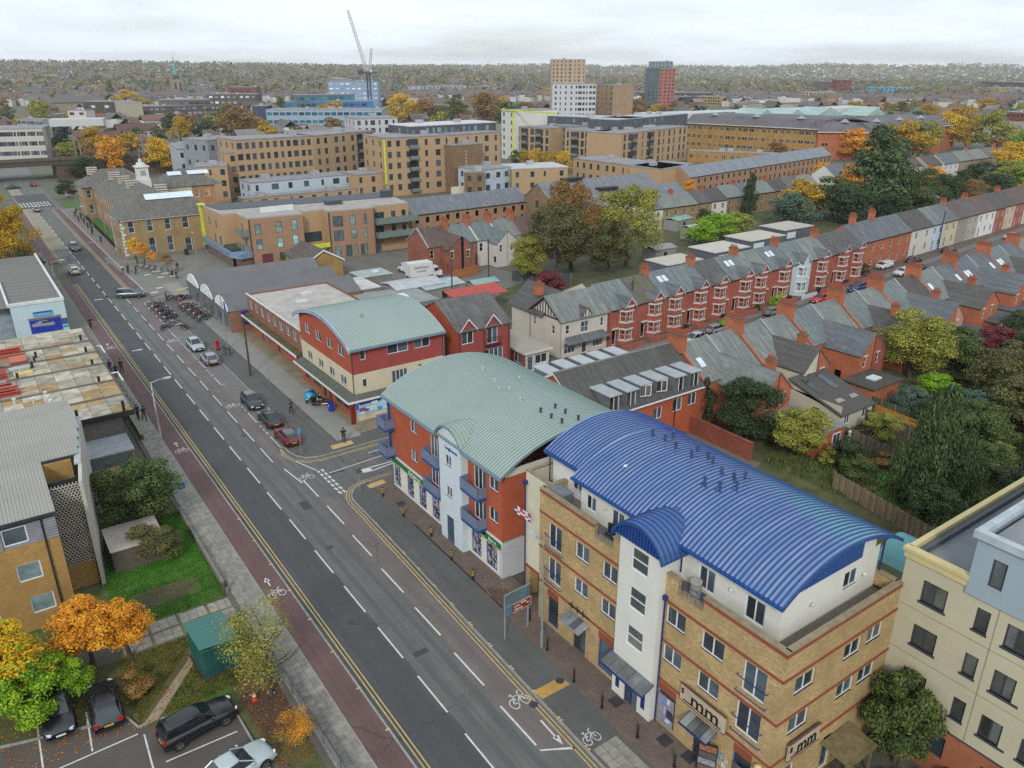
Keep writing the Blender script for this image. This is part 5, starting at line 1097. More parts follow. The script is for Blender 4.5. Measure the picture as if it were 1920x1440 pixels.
for cx_ in (47.9,51.5):
    g = MB(); g.quad((cx_ - 1.1,77.75,8),(cx_ + 1.1,77.75,8),(cx_,77.75,9.3)); part('dormer_gable',g,RD,RH,w=1)
    g = MB(); g.quad((cx_ - 1.3,77.55,7.85),(cx_,77.55,9.45),(cx_,80.6,9.45),(cx_ - 1.3,77.8,7.95)); g.quad((cx_,77.55,9.45),(cx_ + 1.3,77.55,7.85),(cx_ + 1.3,77.8,7.95),(cx_,80.6,9.45)); part('dormer_roof',g,tiles('5f5d5c',.25,.3,.2,.1),RH,w=1)
    g = MB()
    for s in (-1,1): g.quad((cx_ + s * 1.35,77.5,7.7),(cx_ + s * 1.35,77.5,7.9),(cx_,77.5,9.5),(cx_,77.5,9.28))
    part('bargeboard',g,WHITE,RH,w=1)
for z,a,b in ((5.5,50.4,52.6),(2.3,50.1,53.3)):
    g = MB(); [g.tube([(a,77.4,z + q),(b,77.4,z + q)],.03,4) for q in (0,1.0)]; [g.tube([(a + (b - a) * k / 10,77.4,z),(a + (b - a) * k / 10,77.4,z + 1)],.015,4) for k in range(11)]; g.box(a,77.4,z - .1,b,77.8,z); part('balcony_rail',g,DARK,RH,w=1)
for x in (46.6,50.2,53.9): part('drainpipe',MB().cyl(x,77.68,0,8,.06,6),plain('5c2a26'),RH,w=1)
# ---- dormered mews block
DB = thing('mews_block','long orange brick block with dark tiled roof and a row of white-windowed dormers','building',(54.8,58.5,0)); DT = tiles('504e4c',.22,.25,.22,0,stain=.2)
x0,x1,ya,yb,ze,zr = 46.4,63.0,53.5,64.0,5.4,8.6
fac(DB,(x0,ya),(x1,ya),0,ze,[(9.3,10.6,2.9,4.3),(12.2,13.6,3.1,4.6),(14.5,15.8,3.3,4.7)],ORB); m = MB()
for a,b in (((x1,ya),(x1,yb)),((x1,yb),(x0,yb)),((x0,yb),(x0,ya))): wall_face(m,a,b,0,ze)
gable_end(m,(x0,yb),(x0,ya),ze,zr); gable_end(m,(x1,ya),(x1,yb),ze,zr); part('wall',m,ORB,DB,w=1)
part('roof',gable_roof('x',x0,x1,ya,yb,ze,zr,.14,.3,.1),DT,DB,w=1); part('ridge',MB().box(x0 - .1,58.65,zr + .1,x1 + .1,58.85,zr + .22),plain('7c7a76',.8),DB,w=1)
part('gable_window',MB().box(46.3,58.2,6.1,46.4,59.2,7.0),WHITE,DB,w=1)
g = MB()
for s in (-1,1): g.quad((46.22,58.75 + s * 5.6,5.0),(46.22,58.75 + s * 5.6,5.28),(46.22,58.75,zr + .2),(46.22,58.75,zr - .1))
part('bargeboard',g,WHITE,DB,w=1); part('gutter',MB().box(x0,53.05,5.1,x1,53.2,5.22),WHITE,DB,w=1)
for k in range(6):
    x = 49.2 + k * 2.32; full = k in (0,1,4,5); zb = 5.0 if full else 5.9
    d_ = part('dormer',MB().box(x,53.35 if full else 53.8,zb,x + .07,57.4,7.2).box(x + 1.38,53.35 if full else 53.8,zb,x + 1.45,57.4,7.2),plain('66727c',.6),DB,w=1)
    part('dormer_roof',MB().box(x - .12,53.15 if full else 53.6,7.2,x + 1.57,57.6,7.32),plain('9aa0a4',.7,.15),DB,w=1)
    window(DB,L_(DB,(x + .07,53.45 if full else 53.9)),L_(DB,(x + 1.38,53.45)),(0,1.31,zb,7.18),'2',WHITE,glass('46423e'),.0)
for k in range(5): x = 47.6 + k * 2.5; part('rear_dormer',MB().box(x,61.2,6.2,x + 1.5,63.8,7.5),plain('66727c',.6),DB,w=1); part('dormer_roof',MB().box(x - .1,61.0,7.5,x + 1.6,64,7.62),plain('a5aaad',.7,.15),DB,w=1)
downpipe(DB,58.9,53.42,0,5.2,DARK,hopper=False)
# garden wall and vents between blocks
single('garden_wall',MB().box(61.5,45.0,0,61.75,53.4,1.9).box(61.45,45.0,1.9,61.8,53.4,2.0),brick('8a4a38','7c4c3c'),'long red brick boundary wall behind the blue roofed block','wall',loc=(61.6,46,0))

# ---- lower terrace seen from the back
def house_back(loc,rz,w_,side,wall,roof,label,eave=5.3,ridge=8.5,dep=8.6,orl=7.6,chim=False,oroof=None,owall=None,rl=0,rchim=False,ext=None,oe=4.9,orz=7.2):
    """origin at rear-left corner of the main range (street side is +y); outrigger hugs the party wall on `side`"""
    t = thing('terraced_house',label,'house',loc,rz,'terraced houses seen from their back gardens'); m = MB()
    ow = w_ * .5; ox0,ox1 = (w_ - ow,w_) if side > 0 else (0,ow); owall = owall or wall
    wall_face(m,(0,0),(w_,0),0,eave,[((.5,1.3) if side > 0 else (w_ - 1.3,w_ - .5)) + (3.0,4.7)],.1)
    window(t,(0,0),(w_,0),((.5,1.3) if side > 0 else (w_ - 1.3,w_ - .5)) + (3.0,4.7),'s',TRIM,GLASS,.07,panes=False)
    for a,b in (((w_,0),(w_,dep)),((w_,dep),(0,dep)),((0,dep),(0,0))): wall_face(m,a,b,0,eave)
    gable_end(m,(w_,0),(w_,dep),eave,ridge); gable_end(m,(0,dep),(0,0),eave,ridge); part('wall',m,wall,t)
    part('roof',gable_roof('x',0,w_,0,dep,eave,ridge,.12,.2,0),roof,t)
    p = MB(); sl = (ridge - eave) / (dep / 2)   # party wall upstand
    for s0 in (0,): p.extr([(-.25,eave - sl * .25 + .1),(dep / 2,ridge + .14),(dep + .25,eave - sl * .25 + .1),(dep + .25,eave - sl * .25 + .3),(dep / 2,ridge + .36),(-.25,eave - sl * .25 + .3)],'x',-.13,.13)
    part('party_wall',p,wall if chim else LEAD,t)
    o = MB(); hs = [(.7,1.35,3.1,4.5)]
    wall_face(o,(ox0,-orl),(ox1,-orl),0,oe,hs,.1); window(t,(ox0,-orl),(ox1,-orl),hs[0],'s',TRIM,GLASS,.07,panes=False)
    part('window_head',MB().box(ox0 + .55,-orl - .05,4.5,ox0 + 1.5,-orl + .02,4.68),TRIM,t)
    if side > 0: wall_face(o,(ox0,0),(ox0,-orl),0,oe,[(2,2.9,.9,2.2)],.1); o.quad((ox0,-orl,oe),(ox1,-orl,oe),(ox1,-orl,orz)); 
    else: wall_face(o,(ox1,-orl),(ox1,0),0,oe,[(2,2.9,.9,2.2)],.1); o.quad((ox0,-orl,oe),(ox1,-orl,oe),(ox0,-orl,orz))
    part('outrigger',o,owall,t)
    hi,lo = (ox1,ox0 - .2) if side > 0 else (ox0,ox1 + .2); zl = oe - .15; yb_ = (orz - eave) / sl + .6; q = MB()
    a = [(lo,-orl - .12,zl),(hi,-orl - .12,orz + .03),(hi,yb_,orz + .03),(lo,.3,zl)]
    if side < 0: a = a[::-1]
    q.quad(*a); b = [(x,y,z - .12) for x,y,z in a]; q.quad(*b[::-1])
    for k in range(4): q.quad(a[k],b[k],b[(k + 1) % 4],a[(k + 1) % 4])
    part('outrigger_roof',q,oroof or roof,t)
    g = MB(); dd = -.02 * side
    if chim: chimney(t,0,dep / 2,ridge - .6,2.0,.75,2.2,7)
    if rchim: chimney(t,hi - .4 * side,-orl + 1.6 if rchim == 1 else -orl * .35,orz - .5,1.4,.7,1.0,3)
    for k in range(rl): rooflight(t,(1.5 if side > 0 else w_ - 1.6) + k * 1.0,dep * .22,eave + sl * dep * .22 + .1,sl)
    return t
rzL = math.atan(.045); yL = lambda x: 54.0 + .045 * (x - 63.5) + .0
WHT = plain('bdb9a4',.85,.06,.4)
specs = [  # x, w, side, wall, roof, owall, chim, rchim, rl
 (63.6,5.0,1,ORGB,4,None,True,0,1),(68.7,5.0,-1,ORGB,4,None,False,1,0),(73.9,5.0,1,ORGB,4,WHT,True,0,0),(79.0,5.0,-1,ORGB,4,None,False,2,0),
 (84.2,5.5,1,ORGB,2,None,True,0,0),(89.8,5.6,-1,REDB,4,None,False,0,0),(95.6,5.2,1,ORGB,0,None,True,2,0),(100.9,5.0,-1,ORGB,4,None,False,0,0),(106.0,5.4,1,ORGB,0,None,True,0,0),(111.5,5.6,-1,PW_('b08070'),6,None,False,2,0),
 (117.3,6.0,1,ORGB,4,None,True,0,1),(123.4,6.2,-1,ORGB,3,None,False,2,1),(129.8,6.2,1,ORGB,3,None,True,0,2),(136.1,6.4,-1,ORGB,3,None,False,2,1),(142.7,6.2,1,ORGB,2,None,True,0,2),(149.0,6.2,-1,ORGB,3,None,False,2,0),(155.3,6.2,1,ORGB,4,None,True,0,1),(161.6,6.2,-1,ORGB,3,None,False,2,0),(167.9,6.2,1,ORGB,3,None,True,0,0),(174.2,6.2,-1,ORGB,5,None,False,0,0),(180.5,6.2,1,ORGB,3,None,True,0,0),(186.8,6.2,-1,ORGB,4,None,False,1,0)]
oL = ['nearest','second','third','fourth','fifth','sixth','seventh','eighth','ninth','tenth','eleventh','twelfth','thirteenth','fourteenth','fifteenth','sixteenth','seventeenth','eighteenth','nineteenth','twentieth','twenty-first','twenty-second']
for i,(x,w_,sd,wl_,rf,ow_,ch,rc,rl) in enumerate(specs):
    house_back((x,yL(x) - .25 + (1.0 if x > 104 else 0) * (x - 104) * .03,0),rzL,w_ - .04,sd,wl_,SL[rf],'%s orange brick terraced house from the dormered mews block, seen from its back garden' % oL[i],chim=ch,owall=ow_,rchim=rc,rl=rl,orl=6.0 if i < 2 else 4.2 if i < 4 else 5.2,oroof=SL[(3,4,5,3)[i % 4]] if i not in (0,1) else SL[4])
# cream rear extension with dark lean-to roof and glazing
t = thing('rear_extension','cream rendered rear extension with a dark sloping roof and two long rooflights','building',(77.5,46,0))
m = MB(); wall_face(m,(74.6,50.5),(74.6,43.6),0,3.3,[(3.4,4.2,.1,2.1)],.1); wall_face(m,(74.6,43.6),(80.6,43.6),0,2.4,[(.8,1.8,.9,2.0),(4.2,5.4,.9,2.0)],.1); m.quad((74.6,50.5,3.3),(74.6,50.5,4.3),(74.6,43.6,2.4),(74.6,43.6,2.4)) ; wall_face(m,(80.6,43.6),(80.6,50.5),0,2.4); part('wall',m,WHT,t,w=1)
q = MB(); a = [(74.3,43.3,2.35),(80.8,43.3,2.35),(80.8,50.6,4.5),(74.3,50.6,4.5)]; q.quad(*a); q.quad(*[(x,y,z - .15) for x,y,z in a][::-1]); [q.quad(a[k],(a[k][0],a[k][1],a[k][2] - .15),(a[(k + 1) % 4][0],a[(k + 1) % 4][1],a[(k + 1) % 4][2] - .15),a[(k + 1) % 4]) for k in range(4)]; part('roof',q,plain('4b4846',.85,.2,2),t,w=1)
for x in (75.4,78.2): part('roof_light',MB().quad((x,47,3.5),(x + .9,47,3.5),(x + .9,49.8,4.33),(x,49.8,4.33)),glass('3a4850'),t,w=1)
for x in (76.0,78.6): q = MB().quad((x,45,2.9),(x + 1.4,45,2.9),(x + 1.2,45.6,3.07),(x + .2,45.6,3.07)); part('roof_patch',q,plain('8f8a86'),t,w=1)
window(t,L_(t,(74.6,43.6)),L_(t,(80.6,43.6)),(.8,1.8,.9,2.0),'2',WHITE,GLASS); window(t,L_(t,(74.6,43.6)),L_(t,(80.6,43.6)),(4.2,5.4,.9,2.0),'2',WHITE,GLASS)
t = thing('rear_extension','low brick extension with a long flat grey roof and rooflights behind the round dark tree','building',(70,46,0))
part('wall',MB().box(67.4,41.6,0,72.2,49,2.5),RB,t,w=1); part('roof',MB().box(67.2,41.4,2.5,72.4,49,2.65),plain('7a7a7c',.8,.2),t,w=1); [part('roof_light',MB().box(x,y,2.65,x + 1.3,y + .5,2.8),ROOFLIGHT,t,w=1) for x,y in ((69.6,43.4),(69.4,45.2))]
part('window',MB().box(70.2,41.52,.6,71.5,41.6,2.0),WHITE,t,w=1); part('pane',MB().box(70.3,41.5,.7,70.8,41.52,1.9).box(70.9,41.5,.7,71.4,41.52,1.9),GLASS,t,w=1)
t = thing('rear_extension','single-storey brick extension with a dark square flat roof and one rooflight','building',(86.5,47.5,0)); part('wall',MB().box(83.8,45.6,0,89.4,49.6,2.5),ORGB,t,w=1); part('roof',MB().box(83.5,45.2,2.5,89.8,49.6,2.65),plain('45423a',.9,.3,2),t,w=1); part('roof_light',MB().box(86,46.8,2.65,87.6,48,2.85),ROOFLIGHT,t,w=1)
for i,(x,y,w_,d_,c) in enumerate(((107,47.6,6,4.5,'8f9499'),(113.5,48.4,5,4.5,'4a4c4e'),(122.5,50,7,5,'4c4e50'),(131,51,5.5,5,'50545a'))):
    t = thing('rear_extension','%s low flat-roofed back extension along the gardens at the right' % ('pale grey','first dark','widest dark','farthest dark')[i],'building',(x,y,0)); part('wall',MB().box(0,0,0,w_,d_,2.5),(PW_('c0bfba'),ORGB,ORGB,ORGB)[i],t); part('roof',MB().box(-.25,-.25,2.5,w_ + .25,d_,2.65),plain(c,.8,.2),t); part('window',MB().box(w_ * .3,-.04,.8,w_ * .7,0,2.1),WHITE,t); part('pane',MB().box(w_ * .33,-.06,.9,w_ * .49,-.04,2.0).box(w_ * .51,-.06,.9,w_ * .67,-.04,2.0),GLASS,t)

# ---- cream block at the right
CR = thing('apartment_building','cream and pale blue rendered block of flats at the right edge','building',(44,10,0)); CRM = plain('b8b299',.85,.08,.4); LBU = plain('93a3ac',.8,.06,.4)
xf = 38.85
def CW(l): return [(17.5 - b,17.5 - a,c,d,s) for a,b,c,d,s in l]
wins = []
for z in (10.35,7.45,4.45): wins += [(15.0,16.35,z,z + 1.35,'2'),(12.8,13.5,z,z + 1.35,'1'),(10.9,12.0,z - .1,z + 1.3,'2'),(9.0,10.0,z - .1,z + 1.3,'1'),(6.2,7.6,z,z + 1.35,'2')]
fac(CR,(xf,17.5),(xf,-6),3.3,12.6,CW(wins),CRM,fm=GREYF,gm=glass('454a48'),reveal=.12)
for o in [c for c in CR.children if c.name.startswith('window')]: part('sill',MB().box(-.08,-.1,-.16,1.45 if o.dimensions[0] > 1 else .75,.02,0),GREYF,o)
fac(CR,(xf,17.5),(xf,-6),0,3.3,CW([(13.3,14.6,1.3,2.8,'2'),(10.4,11.4,.6,2.6,'2'),(6.5,8,1.0,2.8,'2')]),brick('9c5a38','8c5a40',.1),fm=GREYF,reveal=.12)
m = MB(); wall_face(m,(60,17.5),(xf,17.5),0,12.6); wall_face(m,(60,-6),(60,17.5),0,12.6); part('wall',m,CRM,CR,w=1)
part('string_course',MB().box(xf - .03,-6,3.3,xf + .02,17.52,3.4),GREYF,CR,w=1)
for z in (6.7,9.65): part('render_joint',MB().box(xf - .012,-6,z,xf + .01,17.5,z + .04),plain('8f8b78'),CR,w=1)
part('render_joint',MB().box(xf - .012,12.45,3.4,xf + .01,12.5,12.6),plain('8f8b78'),CR,w=1)
CN = plain('c2b483',.8,.08); m = MB().box(xf - .12,14.2,12.6,xf + .25,17.6,13.1).box(xf - .2,14.15,13.0,xf + .3,17.7,13.2).box(xf + .25,17.3,12.6,60,17.62,13.2); part('cornice',m,CN,CR,w=1)
part('roof',MB().box(xf + .3,-6,12.4,60,17.3,12.6),streaky('6f7275','8d9092',.8,.5,.5,.7),CR,w=1); part('upstand',MB().box(xf + .35,16.95,12.6,60,17.25,12.95),plain('50555a',.6),CR,w=1)
fac(CR,(xf - .15,14.2),(xf - .15,-6),12.25,15.9,[(.9,1.6,13.2,14.8,'1'),(4.0,5.1,13.2,14.8,'1'),(7,8.2,13.2,14.8,'2')],LBU,fm=GREYF,gm=glass('8a9496'))
m = MB(); wall_face(m,(60,14.2),(xf - .15,14.2),12.6,15.9); part('wall',m,LBU,CR,w=1); part('cornice',MB().box(xf - .35,-6,15.6,xf + .1,14.4,16.0).box(xf + .1,14.0,15.7,60,14.4,16.0),plain('a5b1b6',.7),CR,w=1); part('roof',MB().box(xf + .2,-6,15.2,60,13.9,15.4),streaky('8b9092','6b6e70',.8,.5,.5,.7),CR,w=1)
single('blue_curved_roof',MB().extr([(p[0],p[1]) for p in arc_pts(48.5,53.0,5.0,6.2,8)] + [(53.0,4.9),(48.5,4.9)],'y',20,24),BLUER,'small blue curved roof peeping out behind the cream block','roof',loc=(50,22,5))

# ---- museum-like stone house with cupola
MU = thing('civic_building','old yellow brick civic building with white quoins, slate hipped roofs and a white clock cupola','building',(36,210,0)); MS = tiles('64625c',.3,.35,.3,.0,stain=.3); MK = brick('8f7850','8a7a5c',.15,stain=.2)
gw = [(1.3,2.5,5.5,7.9,'s'),(5.0,6.2,5.5,7.9,'s'),(8.6,9.8,5.5,7.9,'s'),(12.2,13.5,5.5,7.9,'s'),(1.2,2.5,1.3,4.2,'s'),(4.9,6.2,.9,4.2,'s'),(8.6,9.8,.9,4.2,'s'),(12.2,13.6,.4,3.4,'s')]
fac(MU,(27.2,181),(43.5,181),0,8.4,gw,MK); part('plinth',MB().box(27.1,180.9,0,43.6,181,.6),plain('77705f'),MU,w=1)
lw = [(1 + i * 2.6,2.1 + i * 2.6,5.6,7.9,'s') for i in range(4)] + [(1 + i * 2.6,2.1 + i * 2.6,1.2,4.0,'s') for i in range(4)]
fac(MU,(27.2,192.5),(27.2,181),0,8.4,lw,MK)
for y in (181,192.2):
    for k in range(12): part('quoin',MB().box(27.12,y - .08,.1 + k * .7,27.5 + (.35 if k % 2 else 0),y + .3 + (0 if k % 2 else .3),.62 + k * .7),TRIM,MU,w=1)
m = MB(); wall_face(m,(43.5,181),(43.5,193),0,8.4); wall_face(m,(43.5,192.5),(27.2,192.5),0,8.4); part('wall',m,MK,MU,w=1)
part('roof',hip_roof(27.2,47,181,193,8.4,12.6,.5),MS,MU,w=1); part('cornice',MB().box(26.8,180.6,8.1,47.4,180.95,8.4).box(26.75,180.6,8.1,27.1,193,8.4),TRIM,MU,w=1); part('rooflight_strip',MB().quad((33.5,184.9,11.5),(43.5,184.9,11.5),(43.5,186.3,12.55),(33.5,186.3,12.55)),ROOFLIGHT,MU,w=1)
fac(MU,(31.0,240),(31.0,193),0,8.2,[(1.5 + i * 3.1,2.7 + i * 3.1,z0,z0 + 2.4,'s') for i in range(15) for z0 in (1.3,5.4)],MK,panes=False); m = MB(); wall_face(m,(43,193),(43,240),0,8.2); part('wall',m,MK,MU,w=1)
part('roof',hip_roof(31,44,190,240,8.2,12.2,.5,'y'),MS,MU,w=1)
fac(MU,(28.6,251.5),(28.6,240),0,8.3,[(1.5,2.8,z0,z0 + 2.4,'s') for z0 in (1.3,5.4)] + [(5,6.3,z0,z0 + 2.4,'s') for z0 in (1.3,5.4)] + [(8.5,9.8,z0,z0 + 2.4,'s') for z0 in (1.3,5.4)],MK); fac(MU,(28.6,240),(31,240),0,8.3,[(.6,1.8,5.4,7.6,'s'),(.6,1.8,1.3,3.7,'s')],MK)
part('roof',hip_roof(28.6,46,240,251.5,8.3,12.2,.5),MS,MU,w=1)
fac(MU,(44,222),(58,222),0,9.0,[(8.6,9.8,6,8,'s'),(11.3,12.5,6,8,'s')],brick('a8754c','9c7858'),panes=False); part('rear_wall',MB().box(44,221.9,4,52,222.0,9.0),PW_('b8ac90'),MU,w=1); part('roof',hip_roof(44,60,222,236,9.0,12.8,.4),MS,MU,w=1)
part('rooflight_strip',MB().quad((47.5,226,11.5),(51,226,11.5),(51,227.5,12.3),(47.5,227.5,12.3)).quad((52.5,226,11.5),(58,226,11.5),(58,227.5,12.3),(52.5,227.5,12.3)),ROOFLIGHT,MU,w=1)
q = MB().box(37.8,213.8,9,40.8,216.8,12.5).box(38.0,214,12.5,40.6,216.6,15.2).box(37.7,213.7,15.2,40.9,216.9,15.5); cu = part('cupola',q,PW_('c8c8c4'),MU,w=1)
part('cupola_dome',MB().cyl(39.3,215.3,15.5,16.3,1.3,10,.9).cyl(39.3,215.3,16.3,17.1,.5,8,.4).cyl(39.3,215.3,17.1,18.6,.07,6,.02),PW_('bcc0c0'),MU,w=1); part('clock_face',MB().box(38.7,213.94,13.3,39.9,214.0,14.5),plain('8f9498'),MU,w=1)
for x,y in ((32.5,247),(35.5,232),(36,222),(36,212),(40,200)): q = MB(); [q.box(x - 1.3,y - .6,10.8 + k * .55,x + 1.3,y + .6,11.1 + k * .55) for k in range(4)]; part('chimney_band',q,PW_('bab6aa'),MU,w=1); part('chimney',MB().box(x - 1.2,y - .5,9,x + 1.2,y + .5,12.8),brick('6f5a48'),MU,w=1)
# ---- new-build flats across from the plaza
NF = thing('apartment_building','three-storey tan brick new-build flats with blue shop fascia and bright yellow panel','building',(60,160,0)); TB = brick('937156','8f7660',.16,stain=.1); TB2 = brick('a1825c','9a8468',.1,stain=.06)
def win_grid(cols,floors,z0=3.5,fh=3.0,ww=1.1,wh=1.9,off=1.5,step=3.4): return [(off + i * step,off + i * step + ww,z0 + f * fh,z0 + f * fh + wh,'1') for i in range(cols) for f in range(floors)]
fac(NF,(46.8,158.4),(57.8,157.6),0,9.8,[(1.2,2.4,3.6,5.7,'s'),(5.4,6.6,3.6,5.7,'s'),(8.6,9.8,3.8,5.9,'s'),(1.2,2.4,6.6,8.7,'s'),(5.4,6.6,6.7,8.9,'s'),(8.6,9.8,6.8,9.0,'s'),(2.0,4.2,.4,2.6,'2'),(5.6,7.8,.4,2.6,'2'),(8.5,9.3,.1,2.5,'1'),(9.6,10.9,.1,2.7,'2')],TB,fm=GREYF,gm=glass('7a9494'))
for o in [c for c in NF.children if c.name.startswith('window') and c.location[2] < .5 and c.location[0] + 60 < 53.5]: [setattr(k,'data',k.data.copy()) or k.data.materials.clear() or k.data.materials.append(plain('6a2a36' if o.location[0] + 60 < 50 else '26542c')) for k in o.children]
fac(NF,(63.2,157.4),(73.6,156.8),0,9.8,[(1.0,3.2,6.6,8.8,'2'),(4.8,6.0,6.6,8.8,'1'),(7.9,8.6,6.6,8.8,'1'),(1.0,3.2,3.6,5.8,'2'),(4.9,6.1,3.8,5.8,'s'),(7.8,8.5,3.6,5.8,'1'),(1.0,2.4,.1,2.4,'1'),(3.4,4.8,.1,2.5,'1'),(5.3,6.1,.1,2.5,'1'),(6.8,8.4,.1,2.4,'2')],TB,fm=GREYF,gm=glass('5e7274'))
fac(NF,(57.8,160),(63.2,160),0,9.8,[(.5,4.8,3.5,5.6,'3')],TB2,fm=GREYF); fac(NF,(73.6,158),(82.4,158),0,9.8,[(.6,2.8,6.6,8.6,'2'),(4.5,5.6,6.6,8.6,'1'),(7.1,8.1,6.6,8.6,'s'),(.4,2.6,3.6,5.6,'1'),(4.5,5.6,3.6,5.6,'1'),(7.1,8.1,3.6,5.6,'s'),(.8,1.8,.1,2.4,'1')],TB2,fm=GREYF)
m = MB(); wall_face(m,(46.8,166),(46.8,158.4),0,9.8); wall_face(m,(43.8,180),(43.8,166),0,9.8); wall_face(m,(43.8,166),(46.8,166),0,9.8); wall_face(m,(57.8,157.6),(57.8,160),0,9.8); wall_face(m,(63.2,160),(63.2,157.4),0,9.8); wall_face(m,(73.6,156.8),(73.6,158),0,9.8); wall_face(m,(82.4,158),(84.5,175),0,9.8); wall_face(m,(84.5,175),(43.8,180),0,9.8); part('wall',m,TB2,NF,w=1)
m = MB().prism([(46.8,158.4),(57.8,157.6),(57.8,160),(63.2,160),(63.2,157.4),(73.6,156.8),(73.6,158),(82.4,158),(84.5,175),(43.8,180),(43.8,166),(46.8,166)],9.8,10.1); part('roof',m,plain('9c9892',.85,.2,.5),NF,w=1)
part('roof_panel',MB().prism([(44.2,177),(45,171),(82.8,166.5),(84,174.5),(44.2,179.5)],10.1,10.25),plain('4c4f56',.7,.15),NF,w=1)
part('plant_box',MB().box(66,164,10.1,69.5,166,11).box(81,167,10.1,83.4,169,11.6),plain('41464e',.6),NF,w=1); part('roof_rail',MB().box(51,163,10.1,58,163.3,11.2),PW_('c8ccce'),NF,w=1)
for x,y,z in ((46.82,162,6.8),(46.82,160.6,3.8),(43.82,175,6.6),(43.82,170,6.6),(43.82,172,3.5),(43.82,168,3.5)): part('window',MB().box(x - .05,y,z,x,y + 1.1,z + 1.7),glass('404a50'),NF,w=1)
part('yellow_panel',MB().box(43.2,180.2,1.5,43.8,181.2,10.3).box(43.0,179.6,10.1,44.4,181.4,10.4),plain('c3cc3c',.6),NF,w=1)
part('yellow_portal',MB().box(57.9,157.2,0,58.5,158,3.4).box(57.9,157.2,2.6,63.3,158,3.4),plain('c3cc3c',.6),NF,w=1)
part('shop_fascia',MB().box(42.9,160,2.3,43.5,180,3.4).prism([(42.9,160.2),(44.2,157.4),(46.9,158.0),(46.7,160.2)],2.3,3.4),plain('7186a0',.6),NF,w=1); part('shop_glazing',MB().box(43.5,160.5,0,43.6,179,2.3).box(43.6,158.4,0,46.6,158.6,2.3),glass('4e3c38'),NF,w=1); part('canopy_planting',MB().box(43.5,160.5,3.4,46.7,166,3.9),plain('3c4030',.9,.4,3),NF,w=1)
for z in (6.6,3.6):
    for a in ((45.4,158.6,46.8,163),(73.6,155.6,83.6,158)): part('balcony',MB().box(a[0],a[1],z - .25,a[2],a[3],z).box(a[0],a[1],z,a[2],a[1] + .05,z + 1.1).box(a[0],a[1],z,a[0] + .05,a[3],z + 1.1),plain('6e7c78',.3,.1),NF,w=1)
for x,y in ((46.9,158.3),(63.3,157.3),(73.4,156.7)): part('drainpipe',MB().cyl(x,y - .1,0,9.8,.09,6),DARK,NF,w=1)
# garage-like brick building with pitched roof in the yard
t = thing('pitched_workshop','small yellow brick building with brown tiled roof and white bargeboards in the yard','building',(56,147,0)); part('wall',MB().box(51.5,141.5,0,59,152,3.6),brick('9c7a40','8f7a50'),t,w=1); m = MB(); gable_end(m,(51.5,141.5),(59,141.5),3.6,5.6); gable_end(m,(59,152),(51.5,152),3.6,5.6); part('gable_wall',m,brick('9c7a40','8f7a50'),t,w=1)
part('roof',gable_roof('y',51.5,59,141.5,152,3.6,5.6,.12,.35,.3),tiles('59524c',.3,.3,.2),t,w=1); m = MB(); [m.quad((55.25 + s * 4.1,141.1,3.2),(55.25 + s * 4.1,141.1,3.5),(55.25,141.1,5.8),(55.25,141.1,5.5)) for s in (-1,1)]; part('bargeboard',m,WHITE,t,w=1)
# yard sheds behind the corner building
YS = [((46,97,10,9,3.4),'4b4846','dark felt-roofed shed in the yard behind the corner building','shed'),((56,99,9,8,3.0),'56524e','grey felt-roofed store in the yard beside the red-topped one','shed'),((47,107.5,14,10,2.8),'8a8c8a','wide pale grey flat-roofed store in the yard','store'),((47,119,9,8,3.2),'b8bab6','white flat-roofed prefab behind the gabled shops','cabin'),((52.5,90.5,3.5,5,3.0),'c0b8b0','small white-walled shed beyond the vaulted corner roof','shed'),((57,128.5,6,5,2.6),'9aa4a2','pale green flat-roofed cabin near the white van','cabin')]
for (x,y,w_,d_,h),c,lab,cat in YS: t = thing('yard_' + cat,lab,cat,(x,y,0)); part('wall',MB().box(0,0,0,w_,d_,h),PW_('77736c'),t); part('roof',MB().box(-.15,-.15,h,w_ + .15,d_ + .15,h + .15),plain(c,.85,.25,.6),t); part('roof_hatch',MB().box(w_ * .55,d_ * .4,h + .15,w_ * .75,d_ * .6,h + .4),ROOFLIGHT,t)
single('red_lean_to',MB().extr([(104.0,3.2),(108,3.9),(108,4.05),(104,3.35)],'x',62,72),plain('a8453c',.7,.15),'red sheeted lean-to roof in the yard behind the dark sheds','roof',loc=(66,106,3.2))
single('turquoise_fence',MB().box(61.5,96,0,61.6,108,2.0),plain('5c9490',.7,.1),'turquoise painted fence beside the yard behind the half-timbered house','fence',loc=(61.5,100,0))

